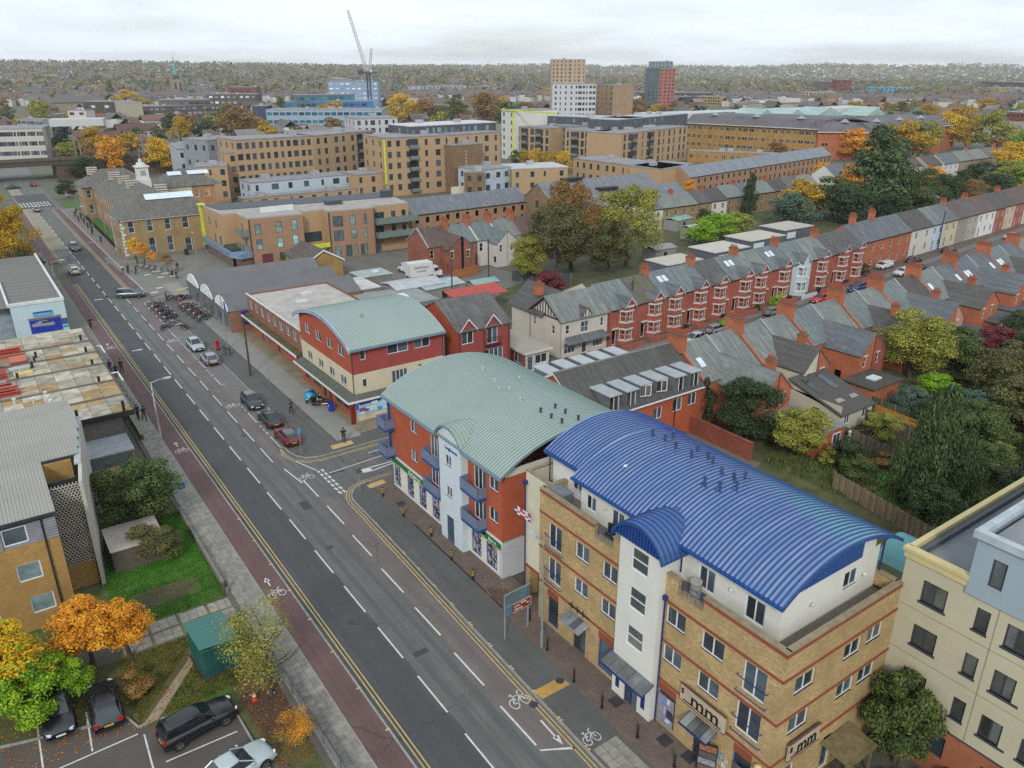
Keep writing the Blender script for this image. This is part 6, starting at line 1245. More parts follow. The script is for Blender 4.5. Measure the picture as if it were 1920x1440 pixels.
# ---- middle terrace seen from the back (left of the big trees)
for i,(x,w_,rf,wl_,lab) in enumerate(((73.4,6.2,7,brick('8a5240','80584a'),'end brick terraced house with brown roof beside the parked box van'),(79.7,5.2,0,brick('8a5a48','80584a'),'slate-roofed brick terraced house second from the box van'),(85.0,5.2,2,PW_('c2c0ba'),'white-walled terraced house third from the box van'),(90.3,5.6,4,PW_('c2c0ba'),'white-walled slate-roofed terraced house fourth from the box van'),(96.0,6.4,7,brick('8a5240','80584a'),'brown-roofed terraced house half hidden by the big plane trees'))):
    house_back((x,133.4 + .1 * i,0),0,w_ - .03,1 if i % 2 == 0 else -1,wl_,SL[rf],lab,chim=i > 0 and True,rl=0,orl=3.2 if i else 2.4,dep=8.4,ridge=8.2)
for i,(x,w_,y,rf,wc) in enumerate(((139,6,141,3,'c8c6c0'),(145,6.4,141,4,'8f7650'),(151.4,6,141,4,'8f7650'),(157.4,6,141.4,5,'8f7650'),(163.4,6.2,141.6,6,'c4c2bc'),(171.5,7,143.5,4,'8a7452'),(178.5,7,143.8,3,'8a7452'),(185.5,7,144,4,'8a7452'),(192.5,7,144.2,6,'8a7452'),(199.5,7,144.5,3,'bcbab2'),(206.5,8,144.8,4,'8a7452'))):
    plain_house((x,y,0),0,w_ - .03,PW_(wc) if wc[0] in 'cb' else brick(wc,'8a7a5c'),SL[rf],'small %s terraced house behind the plane trees' % ('pale-walled' if wc[0] in 'cb' else 'yellow brick'),chim=w_ if i % 2 else None,group='small terraced houses behind the plane trees',eave=5.2,ridge=7.8,ch=1.0)

for i,(px,py,w_,wc,rf) in enumerate(((1700,325,11,'b8b4ac',7),(1735,322,13,'a59a88',6),(1765,318,12,'c4c2be',3),(1795,312,12,'8a7a68',4),(1822,308,12,'8a7a68',4),(1850,303,12,'8f8070',3),(1880,300,13,'8a4a38',7),(1905,275,12,'8a4a38',7),(1560,345,9,'c4c2be',3))):
    x,y = G(px,py + 18,0); plain_house((x,y,0),.06,w_,PW_(wc),SL[rf],'pitched-roof house in the street behind the large cedar',eave=5.4,ridge=8.4,chim=w_ if i % 2 else None,group='houses behind the large cedar',nwin=3)
for i,(px,py,w_,d_,h,c,lab) in enumerate(((745,545,9,6,3,'a9aeb0','pale flat-roofed store with white roof sheets in the yard'),(800,545,8,5,2.6,'9aa8a8','low grey-green shed roof left of the red lean-to'),(870,560,6,4,2.6,'3c3e40','black shed beside the turquoise fence'),(890,535,5,3,2.4,'7f9a94','small teal shed roof by the trees'),(655,560,5,4,2.4,'8f9694','small cabin with pale roof behind the parade'),(1270,415,7,4,2.6,'7c9a90','pale green shed roof behind the plane trees'),(1300,430,8,4,2.8,'b0b2b0','white conservatory roof behind the plane trees'),(1760,372,9,4,2.6,'b4b8ba','white flat roof in the far gardens'),(1785,376,7,4,2.6,'6c6e70','grey flat garage roof in the far gardens'),(1230,470,6,4,2.6,'8a8c8c','grey garden shed behind the bay-fronted terrace'))):
    x,y = G(px,py,h); t = thing('shed',lab,'shed',(x,y,0),.1 * (i % 3)); part('wall',MB().box(0,0,0,w_,d_,h),PW_('8a8680'),t); part('roof',MB().extr([(-.2,h),(d_ / 2,h + .5),(d_ + .2,h),(d_ + .2,h + .1),(d_ / 2,h + .6),(-.2,h + .1)],'x',-.2,w_ + .2),plain(c,.7,.25,.8),t); part('door',MB().box(w_ * .4,-.05,0,w_ * .55,0,2),DARK,t)
# ------------------------------------------------------------------ flats, offices and landmarks further off
_pm = {}
def block(pL,pR,h,d,label,wall,floors=4,cols=8,z0=1.0,ww=1.3,wh=1.7,roof=None,cat='building',name='apartment_building',gm=None,group=None,side=3,band=None,parapet=.3,balc=(),frame=None,base=0,z1=None,rz=None,ln=None):
    """block whose front roof edge runs between two surveyed points at height h"""
    a = G(pL[0],pL[1],h); b = G(pR[0],pR[1],h) if pR else None
    if b is None: ang = rz; Ln = ln
    else: Ln = math.dist(a,b); ang = math.atan2(b[1] - a[1],b[0] - a[0])
    t = thing(name,label,cat,(a[0],a[1],base),ang,group); top = h - parapet - base; fh = (top - z0) / max(1,floors); ws = []
    st = Ln / max(1,cols); gm = gm or glass('343c42'); rr = random.Random(label)
    for i in range(cols):
        k_ = rr.choice((.55,.8,1,1,1.35)) if ww < 2 and cols > 2 else 1; w1 = ww * k_; of = rr.uniform(-.2,.2) * (st - w1)
        for f in range(floors):
            z = z0 + f * fh + (fh - wh) / 2; u = st * (i + .5) - w1 / 2 + of; ws.append((u,u + w1,z,z + wh))
    for i in balc:
        for f in range(floors):
            z = z0 + f * fh; u = st * i; part('balcony',MB().box(u - 1.5,-.06,z + .1,u + 1.5,-.01,z + fh - .5),glass('2a3034'),t); part('balcony_rail',MB().box(u - 1.6,-1.0,z,u + 1.6,-.06,z + .12).box(u - 1.6,-1.0,z + .12,u + 1.6,-.95,z + 1.1),plain('6f7a7a',.3),t)  # flat dark sheet paints the shade of a balcony recess; the rail is modelled
    m = MB(); wall_face(m,(0,0),(Ln,0),0,top,ws,.18)
    def pm_(w1):
        k = (round(w1,2),round(wh,2),gm.name)
        if k not in _pm: _pm[k] = MB().box(0,.1,0,w1,.16,wh).mesh('window',gm)
        kf = (k,frame.name if frame else '')
        if frame and kf not in _pm: _pm[kf] = MB().box(-.06,-.02,-.06,w1 + .06,.02,0).box(-.06,-.02,wh,w1 + .06,.02,wh + .08).box(w1 / 2 - .04,.02,0,w1 / 2 + .04,.09,wh).mesh('frame',frame)
        return k,kf
    for h_ in ws:
        k,kf = pm_(h_[1] - h_[0]); o = bpy.data.objects.new('window',_pm[k]); link(o,t); o.location = (h_[0],0,h_[2])
        if frame: f_ = bpy.data.objects.new('frame',_pm[kf]); link(f_,o)
    k,kf = pm_(ww); sw = []
    if side:
        sd = d / side
        for i in range(side):
            for f in range(floors): z = z0 + f * fh + (fh - wh) / 2; u = sd * (i + .5) - ww / 2; sw.append((u,u + ww,z,z + wh))
    wall_face(m,(0,d),(0,0),0,top,sw,.18)
    for h_ in sw: o = bpy.data.objects.new('window',_pm[k]); link(o,t); o.location = (0,d - h_[0],h_[2]); o.rotation_euler = (0,0,-math.pi / 2)
    wall_face(m,(Ln,0),(Ln,d),0,top); wall_face(m,(Ln,d),(0,d),0,top); part('wall',m,wall,t)
    part('roof',MB().box(-.1,-.1,top,Ln + .1,d + .1,top + parapet),roof or plain('86868a',.85,.25,.3),t)
    for q in range(max(1,int(Ln / 14))): x = rr.uniform(.1,.85) * Ln; y = rr.uniform(.3,.7) * d; part('roof_plant',MB().box(x,y,top + parapet,x + 2.2,y + 1.8,top + parapet + 1.1),plain('9a9c9e',.6),t)
    for z,c in (band or ()): part('band',MB().box(-.06,-.06,z,Ln + .06,0,z + .35),c,t)
    return t
TAN = brick('a08462','9a8668',.08,stain=.06); TAN2 = brick('967c60','94805f',.1); GREYC = plain('a4a9b0',.7,.06,.3); LGR = plain('b4b6b8',.7,.05); NAVYB = plain('4a4e54',.6)
block((440,262),(585,254),17.7,14,'long tan brick block of flats left of centre, five storeys of narrow windows',TAN,5,11,frame=GREYF); block((585,254),(700,244),17.7,14,'right-hand part of the long tan flats with open dark balconies at its end',TAN,5,7,balc=(5.3,6.5),frame=GREYF)
block((365,312),(425,310),11,12,'lower tan brick wing in front of the grey clad flats',TAN,3,3,side=4); block((420,286),(482,283),14,10,'square tan stair tower of the flats beside the lower wing',TAN,4,2,side=2)
block((332,279),(405,276),12.5,26,'pale grey clad flats with brown balconies behind the civic building',GREYC,3,5,side=8); block((388,262),(455,256),16,12,'grey metal clad penthouse storey beside the tan flats',plain('83878c',.6),3,3,side=3)
block((470,342),(668,325),7.2,9,'long low building with a pale blue-grey upper storey and dark window boxes',plain('a9b4bd',.7,.05),2,7,ww=1.6,side=2); block((668,327),(768,318),7.6,10,'low tan brick wing at the right of the blue-grey upper storey',TAN,2,5,side=0); block((455,372),(668,352),3.6,4,'low tan brick base storey below the pale blue-grey one',TAN,1,9,side=0,wh=1.3)
t_ = block((718,258),(845,252),18.0,16,'tall tan flats with a vertical yellow strip on the corner',TAN,5,7,balc=(3,),frame=GREYF); part('yellow_strip',MB().box(-.06,-.3,4,.5,-.02,17.2),plain('c3cc3c'),t_)
block((845,252),(938,246),18.0,16,'right end of the tall tan flats with big paired windows',TAN,5,5,frame=GREYF); block((770,236),(930,228),20.6,14,'dark glazed setback storey with a thin white roof over the tall tan flats',NAVYB,7,14,z0=1,gm=glass('5a666c'),roof=plain('c0c2c4',.7))
block((665,222),(745,220),20.6,16,'white rendered upper flats behind the tan ones',LGR,7,6)
t_ = block((848,272),(905,268),15.1,6,'old dark brick water tower block with stone corner strips',brick('7a6044','75624a',.12),0,0,side=0,name='brick_tower',cat='tower'); [part('quoin',MB().box(5.0,-.1,.5 + k,5.6,.05,1.1 + k),plain('a89878'),t_) for k in range(13)]
block((870,322),(908,322),8.2,5,'lower annexe of the old brick tower',brick('7a6044','75624a',.12),2,2,side=0)
single('gable_wall',MB().prism([(127.0,214),(141,214),(141,214.4),(127.0,214.4)],0,3.6),PW_('cfc6ae'),'cream gable wall at the foot of the old brick tower','wall',loc=(133,214,0))
block((905,318),(960,312),8.5,12,'white and blue-grey curved-roof building right of the brick tower',plain('aab6c2',.7),2,3); block((960,316),(1065,312),8.2,14,'tan and white low building with a dark curved roof edge',TAN,2,4,roof=plain('b2b4b6'))
# row of small new-build houses with grey metal roofs
for i in range(6):
    plain_house((87.5 + i * 5.8,166.2 + i * .3,0),.03,5.75,TB,tiles('6c7078',.3,.4,.1),'small brick new-build house with grey roof behind brown terrace',eave=5.6,ridge=8.6,nwin=2,low=True,group='new-build terraced houses in the middle distance',wst='1',trim=GREYF)
for i in range(14):
    x = 192 + i * 7; plain_house((x,176 + (x - 192) * .165,0),math.atan(.165),6.9,TB,tiles('7c838c',.3,.4,.1),'tan new-build terraced house with pale grey roof',eave=5.8,ridge=8.6,nwin=2,group='tan new-build terraced houses before the shopping centre',wst='1',trim=GREYF)
# twin-gabled old warehouse
wt = thing('warehouse','old twin-gabled brick warehouse with long slate roofs','building',(135,160,0)); WB = brick('82684a','7c6a50',.12)
for (xa,xb,ya,yb,ze,zr) in ((122,160,158,168,7.0,10.6),(126,162,149,157.8,6.0,9.0)):
    m = MB(); wall_face(m,(xa,ya),(xb,ya),0,ze); wall_face(m,(xa,yb),(xa,ya),0,ze,[(4,5.2,3.5,5.2)]); wall_face(m,(xb,ya),(xb,yb),0,ze); gable_end(m,(xa,yb),(xa,ya),ze,zr); gable_end(m,(xb,ya),(xb,yb),ze,zr); part('wall',m,WB,wt,w=1)
    part('roof',gable_roof('x',xa,xb,ya,yb,ze,zr,.15,.3,.2),tiles('71757a',.3,.35,.15),wt,w=1); part('ridge_vent',MB().box(xa + 8,(ya + yb) / 2 - 1,zr - .2,xa + 14,(ya + yb) / 2 + 1,zr + .7),DARK,wt,w=1); part('window',MB().box(xa - .1,(ya + yb) / 2 - .6,ze - 2.4,xa,(ya + yb) / 2 + .6,ze - .6),glass('5a5c58'),wt,w=1)
# tan modern block with yellow cross, long flats C, shopping centre
t_ = block((1075,296),(1240,316),8.6,14,'low tan brick modern block with a bright yellow cross on its wall',TAN,2,11,side=0,frame=GREYF); part('yellow_cross',MB().box(33,-.15,1.5,34.2,-.02,8).box(30.8,-.16,4.4,36.4,-.03,5.5),plain('c3cc3c'),t_)
block((1240,316),(1302,306),8.6,12,'right return of the low tan modern block',TAN,2,3,side=0)
for a,b,lab,c in (((967,236),(1030,240),'first tan framed bay of the large flats left of the shopping centre',7),((1060,243),(1135,246),'second tan framed bay of the large flats left of the shopping centre',8),((1165,250),(1290,236),'long tan right wing of the large flats left of the shopping centre',12)): block(a,b,14.5,16,lab,TAN,4,c,ww=1.7,wh=2.3,side=0,frame=GREYF,balc=(2,5))
block((1030,232),(1062,236),15.1,18,'grey recessed core between the first and second tan bays',plain('8d9397'),5,3,side=0); block((1135,233),(1165,236),15.3,18,'white stair core between the second bay and the long tan wing',LGR,5,2,side=0)
block((968,214),(1180,222),18.5,14,'dark glazed top storey with flat overhanging roof above the tan bays',NAVYB,6,18,gm=glass('5a666c'),side=0,roof=plain('a8abae')); block((1160,224),(1290,212),18.5,14,'dark glazed top storey above the long tan wing',NAVYB,6,11,gm=glass('5a666c'),side=0,roof=plain('a8abae'))
t_ = block((940,205),(968,207),21,22,'white gable block with a thin yellow roof frame',PW_('c4c4bc'),6,2,side=0); part('yellow_frame',MB().box(9,-.4,0,9.6,0,21).box(0,-.4,20.6,40,0,21.2),plain('c3cc3c'),t_)
MALL = brick('a07834','8f7848',.08); mroof = plain('5f5c60',.9,.3,.15)
def mall(pL,pR,h,d,label,mat,fl=3,cols=12,rise=3.5):
    t = block(pL,pR,h,d,label,mat,fl,cols,ww=1.6,wh=1.5,side=0,frame=TRIM,name='shopping_centre'); Ln = math.dist(G(*pL,h),G(*pR,h))
    part('mansard_roof',MB().extr([(-1.0,h - .2),(6,h + rise),(d,h + rise),(d,h - .2)],'x',-.5,Ln + .5),mroof,t); part('eaves',MB().box(-.5,-1.2,h - .5,Ln + .5,0,h - .2),TRIM,t)
    for k in range(int(Ln / 22)): part('roof_turret',MB().cyl(12 + k * 22,6,h + rise,h + rise + 1.4,2.4,4,.3),plain('8b9096'),t)
    return t
mall((1288,229),(1535,241),13,40,'long yellow brick shopping centre with dark mansard roof and arched windows',MALL,3,22); mall((1535,246),(1640,247),12,30,'orange brick end pavilion of the shopping centre',brick('a45c34','8c5c40'),1,3); mall((1640,247),(1795,232),12,30,'right-hand wing of the shopping centre behind the yellow trees',brick('a45c34','8c5c40'),2,8)
[single('atrium_roof',MB().extr([(0,13),(w_ / 2,13 + h_),(w_,13)],'y',0,16).move(xx,yy,0,.1),plain('93aaa6',.4,.2,.1),'%s pale green glass atrium roof behind the shopping centre' % nn,'roof',loc=(xx,yy,13)) for nn,xx,yy,w_,h_ in (('left pointed',335,268,22,6),('middle pointed',362,271,26,5),('wide right',392,274,34,5),('farthest right',432,268,24,4))]; single('white_flat_roof',MB().box(0,0,12,170,20,16.4).move(300,300,0,-.1),plain('b9bcbd',.7,.2,.05),'long white flat roofs behind the shopping centre','roof',loc=(360,300,12))
block((1290,282),(1540,292),5.0,6,'low yellow brick forebuilding with arched windows before the shopping centre',MALL,1,16,side=0,frame=TRIM)
# towers
block((1036,157),(1078,157),28.8,18,'white slab tower, left half with a dark vertical strip',LGR,8,4,side=0,name='tower_block',cat='tower'); block((1078,157),(1118,157),28.8,18,'white slab tower, right half with glazed balconies',LGR,8,6,ww=1.8,side=0,name='tower_block',cat='tower')
block((1034,111),(1098,111),45.5,20,'beige tower with scattered windows, tallest of the centre group',PW_('a8937a'),9,8,base=0,z0=18,name='tower_block',cat='tower',side=0); block((1118,158),(1150,159),28,16,'slim brown brick tower right of the white slab',TAN2,8,4,side=0,name='tower_block',cat='tower')
t_ = block((1217,128),(1238,128),38.5,22,'dark glass and grey side of the orange panelled tower',plain('46525a',.5),11,3,side=0,roof=NAVYB,name='tower_block',cat='tower'); block((1238,128),(1268,128),38.5,22,'orange panelled tower with stacked balconies',plain('9c5848',.7),11,4,ww=2.2,side=0,name='tower_block',cat='tower'); block((1222,115),(1262,115),45,18,'glazed crown of the orange tower',plain('70808a',.4),13,6,side=0,roof=NAVYB,name='tower_block',cat='tower')
# offices
BGm = glass('2c5468',.15)
def office(pL,pR,h,d,label,floors,wall,gm,**k):
    return block(pL,pR,h,d,label,wall,floors,k.pop('cols',10),ww=k.pop('ww',3.2),wh=k.pop('wh',1.8),gm=gm,name='office_building',side=k.pop('side',2),**k)
office((498,205),(716,205),15,20,'low blue glass office behind the autumn trees, front wing',3,plain('8da0ac'),BGm,cols=18); office((535,190),(700,189),18,18,'stepped upper storey of the blue glass office',4,plain('3a6aa8'),BGm,cols=14); office((560,178),(665,176),22,14,'top teal storey of the blue glass office',5,plain('506a78'),glass('2a6470'),cols=10)
office((472,198),(500,198),16,12,'dark blue stair end of the glass office',0,plain('2e3e56'),BGm,cols=1,side=0)
office((615,152),(708,152),27,16,'blue and grey banded slab office behind the crane',6,plain('7d98b4'),glass('b0bcc8'),cols=9,wh=1.2); office((612,146),(632,148),28,14,'brown lift tower of the banded office',0,PW_('8f8078'),GLASS,cols=1,side=0)
office((785,162),(878,160),16,20,'white and grey topped office with red lower floors',4,plain('a8b0bc'),GLASS,cols=12); office((782,172),(880,170),11,6,'dark red lower floors of the white topped office',2,plain('7c2c34'),GLASS,cols=12); office((740,168),(785,166),12,16,'pale office wing left of the red floors',3,plain('b0b6ba'),GLASS,cols=6)
office((880,163),(948,160),14,16,'cream and white distant block right of the red floors',4,PW_('b8aa98'),GLASS,cols=10,ww=1.6)
office((388,176),(480,176),16,18,'dark brown office with a low white window strip',3,plain('4c4440'),glass('a0a4a8'),cols=8); office((430,163),(480,163),21,16,'red-brown block above the dark office',3,plain('6e3c34'),GLASS,cols=5); office((480,163),(545,163),14,16,'white windowed block right of the red-brown one',4,PW_('b5b2ac'),GLASS,cols=8,ww=1.8)
office((256,200),(398,196),12,22,'long dark bronze office with layered roofs',3,plain('50464a'),glass('6a6468'),cols=14); office((296,187),(392,186),16,18,'upper layer of the dark bronze office',3,plain('5a5450'),glass('4a4648'),cols=10); office((302,214),(350,212),9,10,'buff brick front wing of the dark bronze office',2,PW_('a8865c'),GLASS,cols=3)
t_ = office((155,190),(214,190),15,18,'dark brown brick theatre block with two pale windows',2,plain('453b38'),glass('8a9a9c'),cols=2,side=0); block((214,189),(238,192),15.5,10,'pale concrete fly tower slab beside the brown theatre',PW_('a09c88'),0,1,side=0); 
block((126,207),(160,207),12,12,'white modern house-like block with a dark corner window',PW_('c0beb6'),3,2,ww=3,side=2); block((97,215),(127,213),8,14,'small yellow brick block beside the white modern one',PW_('8c7550'),2,3,side=2)
def hip_on(px,py,h,w_,d,lab,c='5c5c5a'): x,y = G(px,py,h); t = thing('hall',lab,'building',(x,y,0)); part('wall',MB().box(0,0,0,w_,d,h),PW_('8c7c68'),t); part('roof',hip_roof(0,w_,0,d,h,h + 5,1),plain(c,.9,.2),t)
hip_on(78,193,8,60,24,'wide hall with a grey hipped roof left of the spire')
t_ = office((-60,243),(78,240),13.5,26,'cream curved-end office block with two strips of windows at the left edge',3,PW_('b5b1a8'),glass('3c4650'),cols=22,ww=1.5); part('roof_plant',MB().box(30,8,13.5,52,20,16.5),LGR,t_)
office((30,222),(80,224),9,10,'pale glazed link behind the cream office block',2,plain('8b9298'),GLASS,cols=6)
for i,(pL,pR,h,c,fl,lab) in enumerate((((1525,152),(1572,153),22,'6a5f5a',4,'grey-brown office beyond the shopping centre'),((1570,149),(1598,149),25,'7a3830',5,'dark red tower beyond the shopping centre'),((1625,163),(1710,164),16,'4a94b0',4,'turquoise banded building beyond the shopping centre'),((1842,152),(1960,156),19,'5e3e38',4,'brown brick department store at the right edge'),((1845,163),(1960,168),14,'a8aaa8',2,'white banded floor of the brown store'),((1872,208),(1960,214),12,'8c4e3c',3,'orange-brown block with concrete fins at the right edge'),((1182,172),(1330,174),12,'4c4440',3,'long dark building left of the shopping centre roofs'),((1240,180),(1290,181),9,'3c3a3a',2,'black roofed low block under the orange tower'),((1305,180),(1350,181),10,'a08850',3,'yellow brick block beyond the shopping centre'),((1505,172),(1570,172),13,'a09478',4,'beige gabled block beyond the shopping centre'),((88,165),(160,164),16,'5a6a70',3,'dark glass distant building left of the spire'),((180,160),(262,160),16,'9ab4b4',2,'pale teal long building left of the spire'),((375,150),(430,150),18,'c0ccd0',2,'white distant sheds right of the spire'))):
    block(pL,pR,h,18,lab,PW_(c),fl,10,side=0,ww=2.2)
# ---- railway bridge across the road
rb = thing('railway_bridge','dark railway bridge and embankment crossing the road far up','bridge',(20,345,0)); part('deck',MB().box(-80,338,4.9,130,352,6.6),plain('4a443e',.9,.25),rb,w=1); part('parapet',MB().box(-80,337.7,6.6,130,338,7.8),plain('5a5048',.9,.3),rb,w=1); part('abutment',MB().box(-80,338.4,0,11,352,4.9).box(33,338.4,0,130,352,4.9),brick('5e4a3e','54483e'),rb,w=1)
for k in range(3): part('rail_line',MB().box(-80,340.5 + k * 4,6.6,130,340.65 + k * 4,6.75).box(-80,342 + k * 4,6.6,130,342.15 + k * 4,6.75),plain('6a5c50',.6),rb,w=1)
for x in (42,66,90): g_ = thing('overhead_gantry','steel overhead line gantry on the railway, %s of three' % {42: 'nearest the road',66: 'middle',90: 'farthest from the road'}[x],'gantry',(x,345,6.6)); part('mast',MB().box(-.15,-7,0,.15,-6.7,7).box(-.15,6.7,0,.15,7,7),plain('7c8078'),g_); part('boom',MB().box(-.1,-7,6.6,.1,7,7),plain('7c8078'),g_)
# road beyond the bridge
mbv = MB().quad((-12,352,.0),(26,352,.0),(30,470,.0),(16,560,.0),(-14,470,.0)); struct('road_beyond_bridge',mbv,ASPHL)
# ---- church spire
x,y = G(336,190,0); ch = thing('church','stone church tower with a slender green copper spire','church',(x,y,0)); STN = plain('857d6c',.9,.2,.3)
part('tower',MB().box(-6,-6,0,6,6,26),STN,ch); [part('pinnacle',MB().cyl(a,b,26,34,1.1,4,.05),STN,ch) for a in (-5.2,5.2) for b in (-5.2,5.2)]; part('spire_base',MB().cyl(0,0,26,31,3.2,8,2.6),plain('3c4038'),ch); part('spire',MB().cyl(0,0,31,52,2.5,8,.25),plain('4f9a86',.6,.1),ch); part('finial',MB().cyl(0,0,52,60,.18,6,.05),STN,ch); [part('belfry_window',MB().box(a,-6.1,14,a + 2,-6,22),DARK,ch) for a in (-4,2)]; part('nave',MB().box(6,-6,0,34,6,10),STN,ch); part('nave_roof',gable_roof('x',6,34,-6,6,10,15),MS,ch)
# ---- luffing tower crane
x,y = G(695,212,0); cr = thing('tower_crane','white luffing tower crane above a dark mast in the town centre','crane',(x,y,0),R(-35))
def lattice(p,q,w0,w1,n,r):
    m = MB(); p,q = Vector(p),Vector(q); d = (q - p).normalized(); u = Vector((0,1,0)); v = d.cross(u).normalized(); rows = []
    for k in range(n + 1): c = p.lerp(q,k / n); w_ = w0 + (w1 - w0) * k / n; rows.append([c + u * a * w_ + v * b * w_ for a,b in ((-1,-1),(1,-1),(1,1),(-1,1))])
    for c in range(4): m.tube([rw[c] for rw in rows],r,4)
    for k in range(n):
        for c in range(4): m.tube([rows[k][c],rows[k + 1][(c + 1) % 4]],r * .6,3)
    return m
part('mast',lattice((0,0,0),(0,0,34),1.4,1.4,17,.32),plain('2c2e44',.5),cr); part('slewing_platform',MB().box(-9,-2,34,8,2,35.5).box(-9,-2.4,33,-5,2.4,37),plain('3a3c44'),cr); part('cab',MB().box(2,-3.4,35,4.5,-1.6,37.5),plain('aeb2b4'),cr)
part('jib',lattice((-1,0,36),(-14.5,0,86),1.2,.8,26,.26),plain('c8c6c4',.5),cr); part('a_frame',lattice((1,0,35.5),(4.5,0,55),1.0,.6,9,.24),plain('c2c0be',.5),cr); part('pendant_line',MB().tube([(4.5,0,55),(-13,0,80)],.06,3),plain('b8b8b8'),cr)
# ------------------------------------------------------------------ far suburbs
fr = random.Random(5)
def far_mesh(k):
    w_,d,h,rr_ = ((8,8,5,3),(14,8,5.5,3.2),(22,9,6,3.4),(7,7,4.5,3.5),(34,16,6,.6))[k]
    return MB().box(-w_ / 2,-d / 2,-8,w_ / 2,d / 2,h),(gable_roof('x',-w_ / 2,w_ / 2,-d / 2,d / 2,h,h + rr_,.2,.3,.2) if rr_ > 1 else MB().box(-w_ / 2 - .2,-d / 2 - .2,h,w_ / 2 + .2,d / 2 + .2,h + .5)),h,w_,d
FW = [PW_(c) for c in ('b4aea4','9c8468','8a5c48','a8a49c','c8c6c2','7c5a4c')]; FR = [plain(c,.9,.2,.05) for c in ('5f5e60','6e5248','54504c','77736e','5a4640')]
fms = []
for k in range(5):
    a,b,h,w_,d = far_mesh(k); c = MB(); [c.box(x - .5,-d / 2 - .08,1 + f * 2.7,x + .5,-d / 2,2.3 + f * 2.7) for x in [(-w_ / 2 + 1.6 + i * 2.6) for i in range(int((w_ - 1) / 2.6))] for f in range(2)]
    fms.append((a.mesh('wall',FW[0]),b.mesh('roof',FR[0]),c.mesh('window',GLASS)))
import itertools
def spots(n,d0,d1,a0,a1,gap):
    out = []; tries = 0
    while len(out) < n and tries < n * 40:
        tries += 1; u = fr.random(); d = d0 * (d1 / d0) ** u; a = R(fr.uniform(a0,a1)); out.append((d * math.sin(a + R(35)),d * math.cos(a + R(35)),d))
    return out
sp_ = spots(290,430,1250,-36,36,10)
def blocked(x,y):
    if math.hypot(x - 20,y - 345) < 40 and abs(x - 20) < 12: return True
    # landmark footprints kept clear
    for (a,b,c,d) in ((270,180,520,330),(60,200,330,330),(-20,300,40,600),(300,380,480,470)):
        if a < x < c and b < y < d: return True
    return False
for (x,y,d) in sp_:
    if blocked(x,y): continue
    k = fr.choice((0,1,1,2,2,3,4)); a,b,c = fms[k]; rz_ = fr.choice((0,.1,1.57,.4,1.2)) + fr.uniform(-.1,.1); i_,j_ = fr.randrange(6),fr.randrange(5)
    t = thing('distant_house','small pitched or flat roofed building among trees in the middle distance below the skyline','house',(x,y,terrain_z(x,y)),rz_,'distant buildings below the skyline'); t['group'] = 'distant buildings below the skyline'
    for me,mt in ((a,FW[i_]),(b,FR[j_]),(c,None)):
        o = bpy.data.objects.new(me.name.split('.')[0],me); link(o,t)
        if mt: o.material_slots[0].link = 'OBJECT'; o.material_slots[0].material = mt
# beyond: houses too small and too many to pick apart, as masses by colour
def mass(name,n,d0,d1,mats,kind_roof):
    bs = [MB() for _ in mats]
    for _ in range(n):
        u = fr.random() ** 1.1; d = d0 * (d1 / d0) ** u; a = R(fr.uniform(-37,37)) + R(35); x,y = d * math.sin(a),d * math.cos(a); z = terrain_z(x,y); q = fr.randrange(len(mats)); s = fr.uniform(6,16) * (1 + d / 5000); t = MB(); h = fr.uniform(4.5,8)
        if kind_roof: t.extr([(-4.6,h),(0,h + 3.4),(4.6,h)],'x',-s / 2,s / 2)
        else: t.box(-s / 2,-4,-4,s / 2,4,h)
        t.move(x,y,z,fr.choice((0,.35,1.57,1.0,-.4))); bs[q].add(t)
    return bs
fr.seed(91); W_ = mass('wall',9000,1000,5200,[0,1,2],False); fr.seed(91); Rf = mass('roof',9000,1000,5200,[0,1,2],True)
for k,(c1,c2) in enumerate((('b8b4ac','66625f'),('96806c','6c554c'),('c6c6c4','5c5c60'))):
    t = thing('far_houses',('pale','brownish','white')[k] + ' walled houses massed on the far slopes under the horizon','houses',(0,0,0)); t['kind'] = 'stuff'; part('wall',W_[k],PW_(c1),t,kind='stuff'); part('roof',Rf[k],plain(c2,.9,.1,.02),t,kind='stuff')
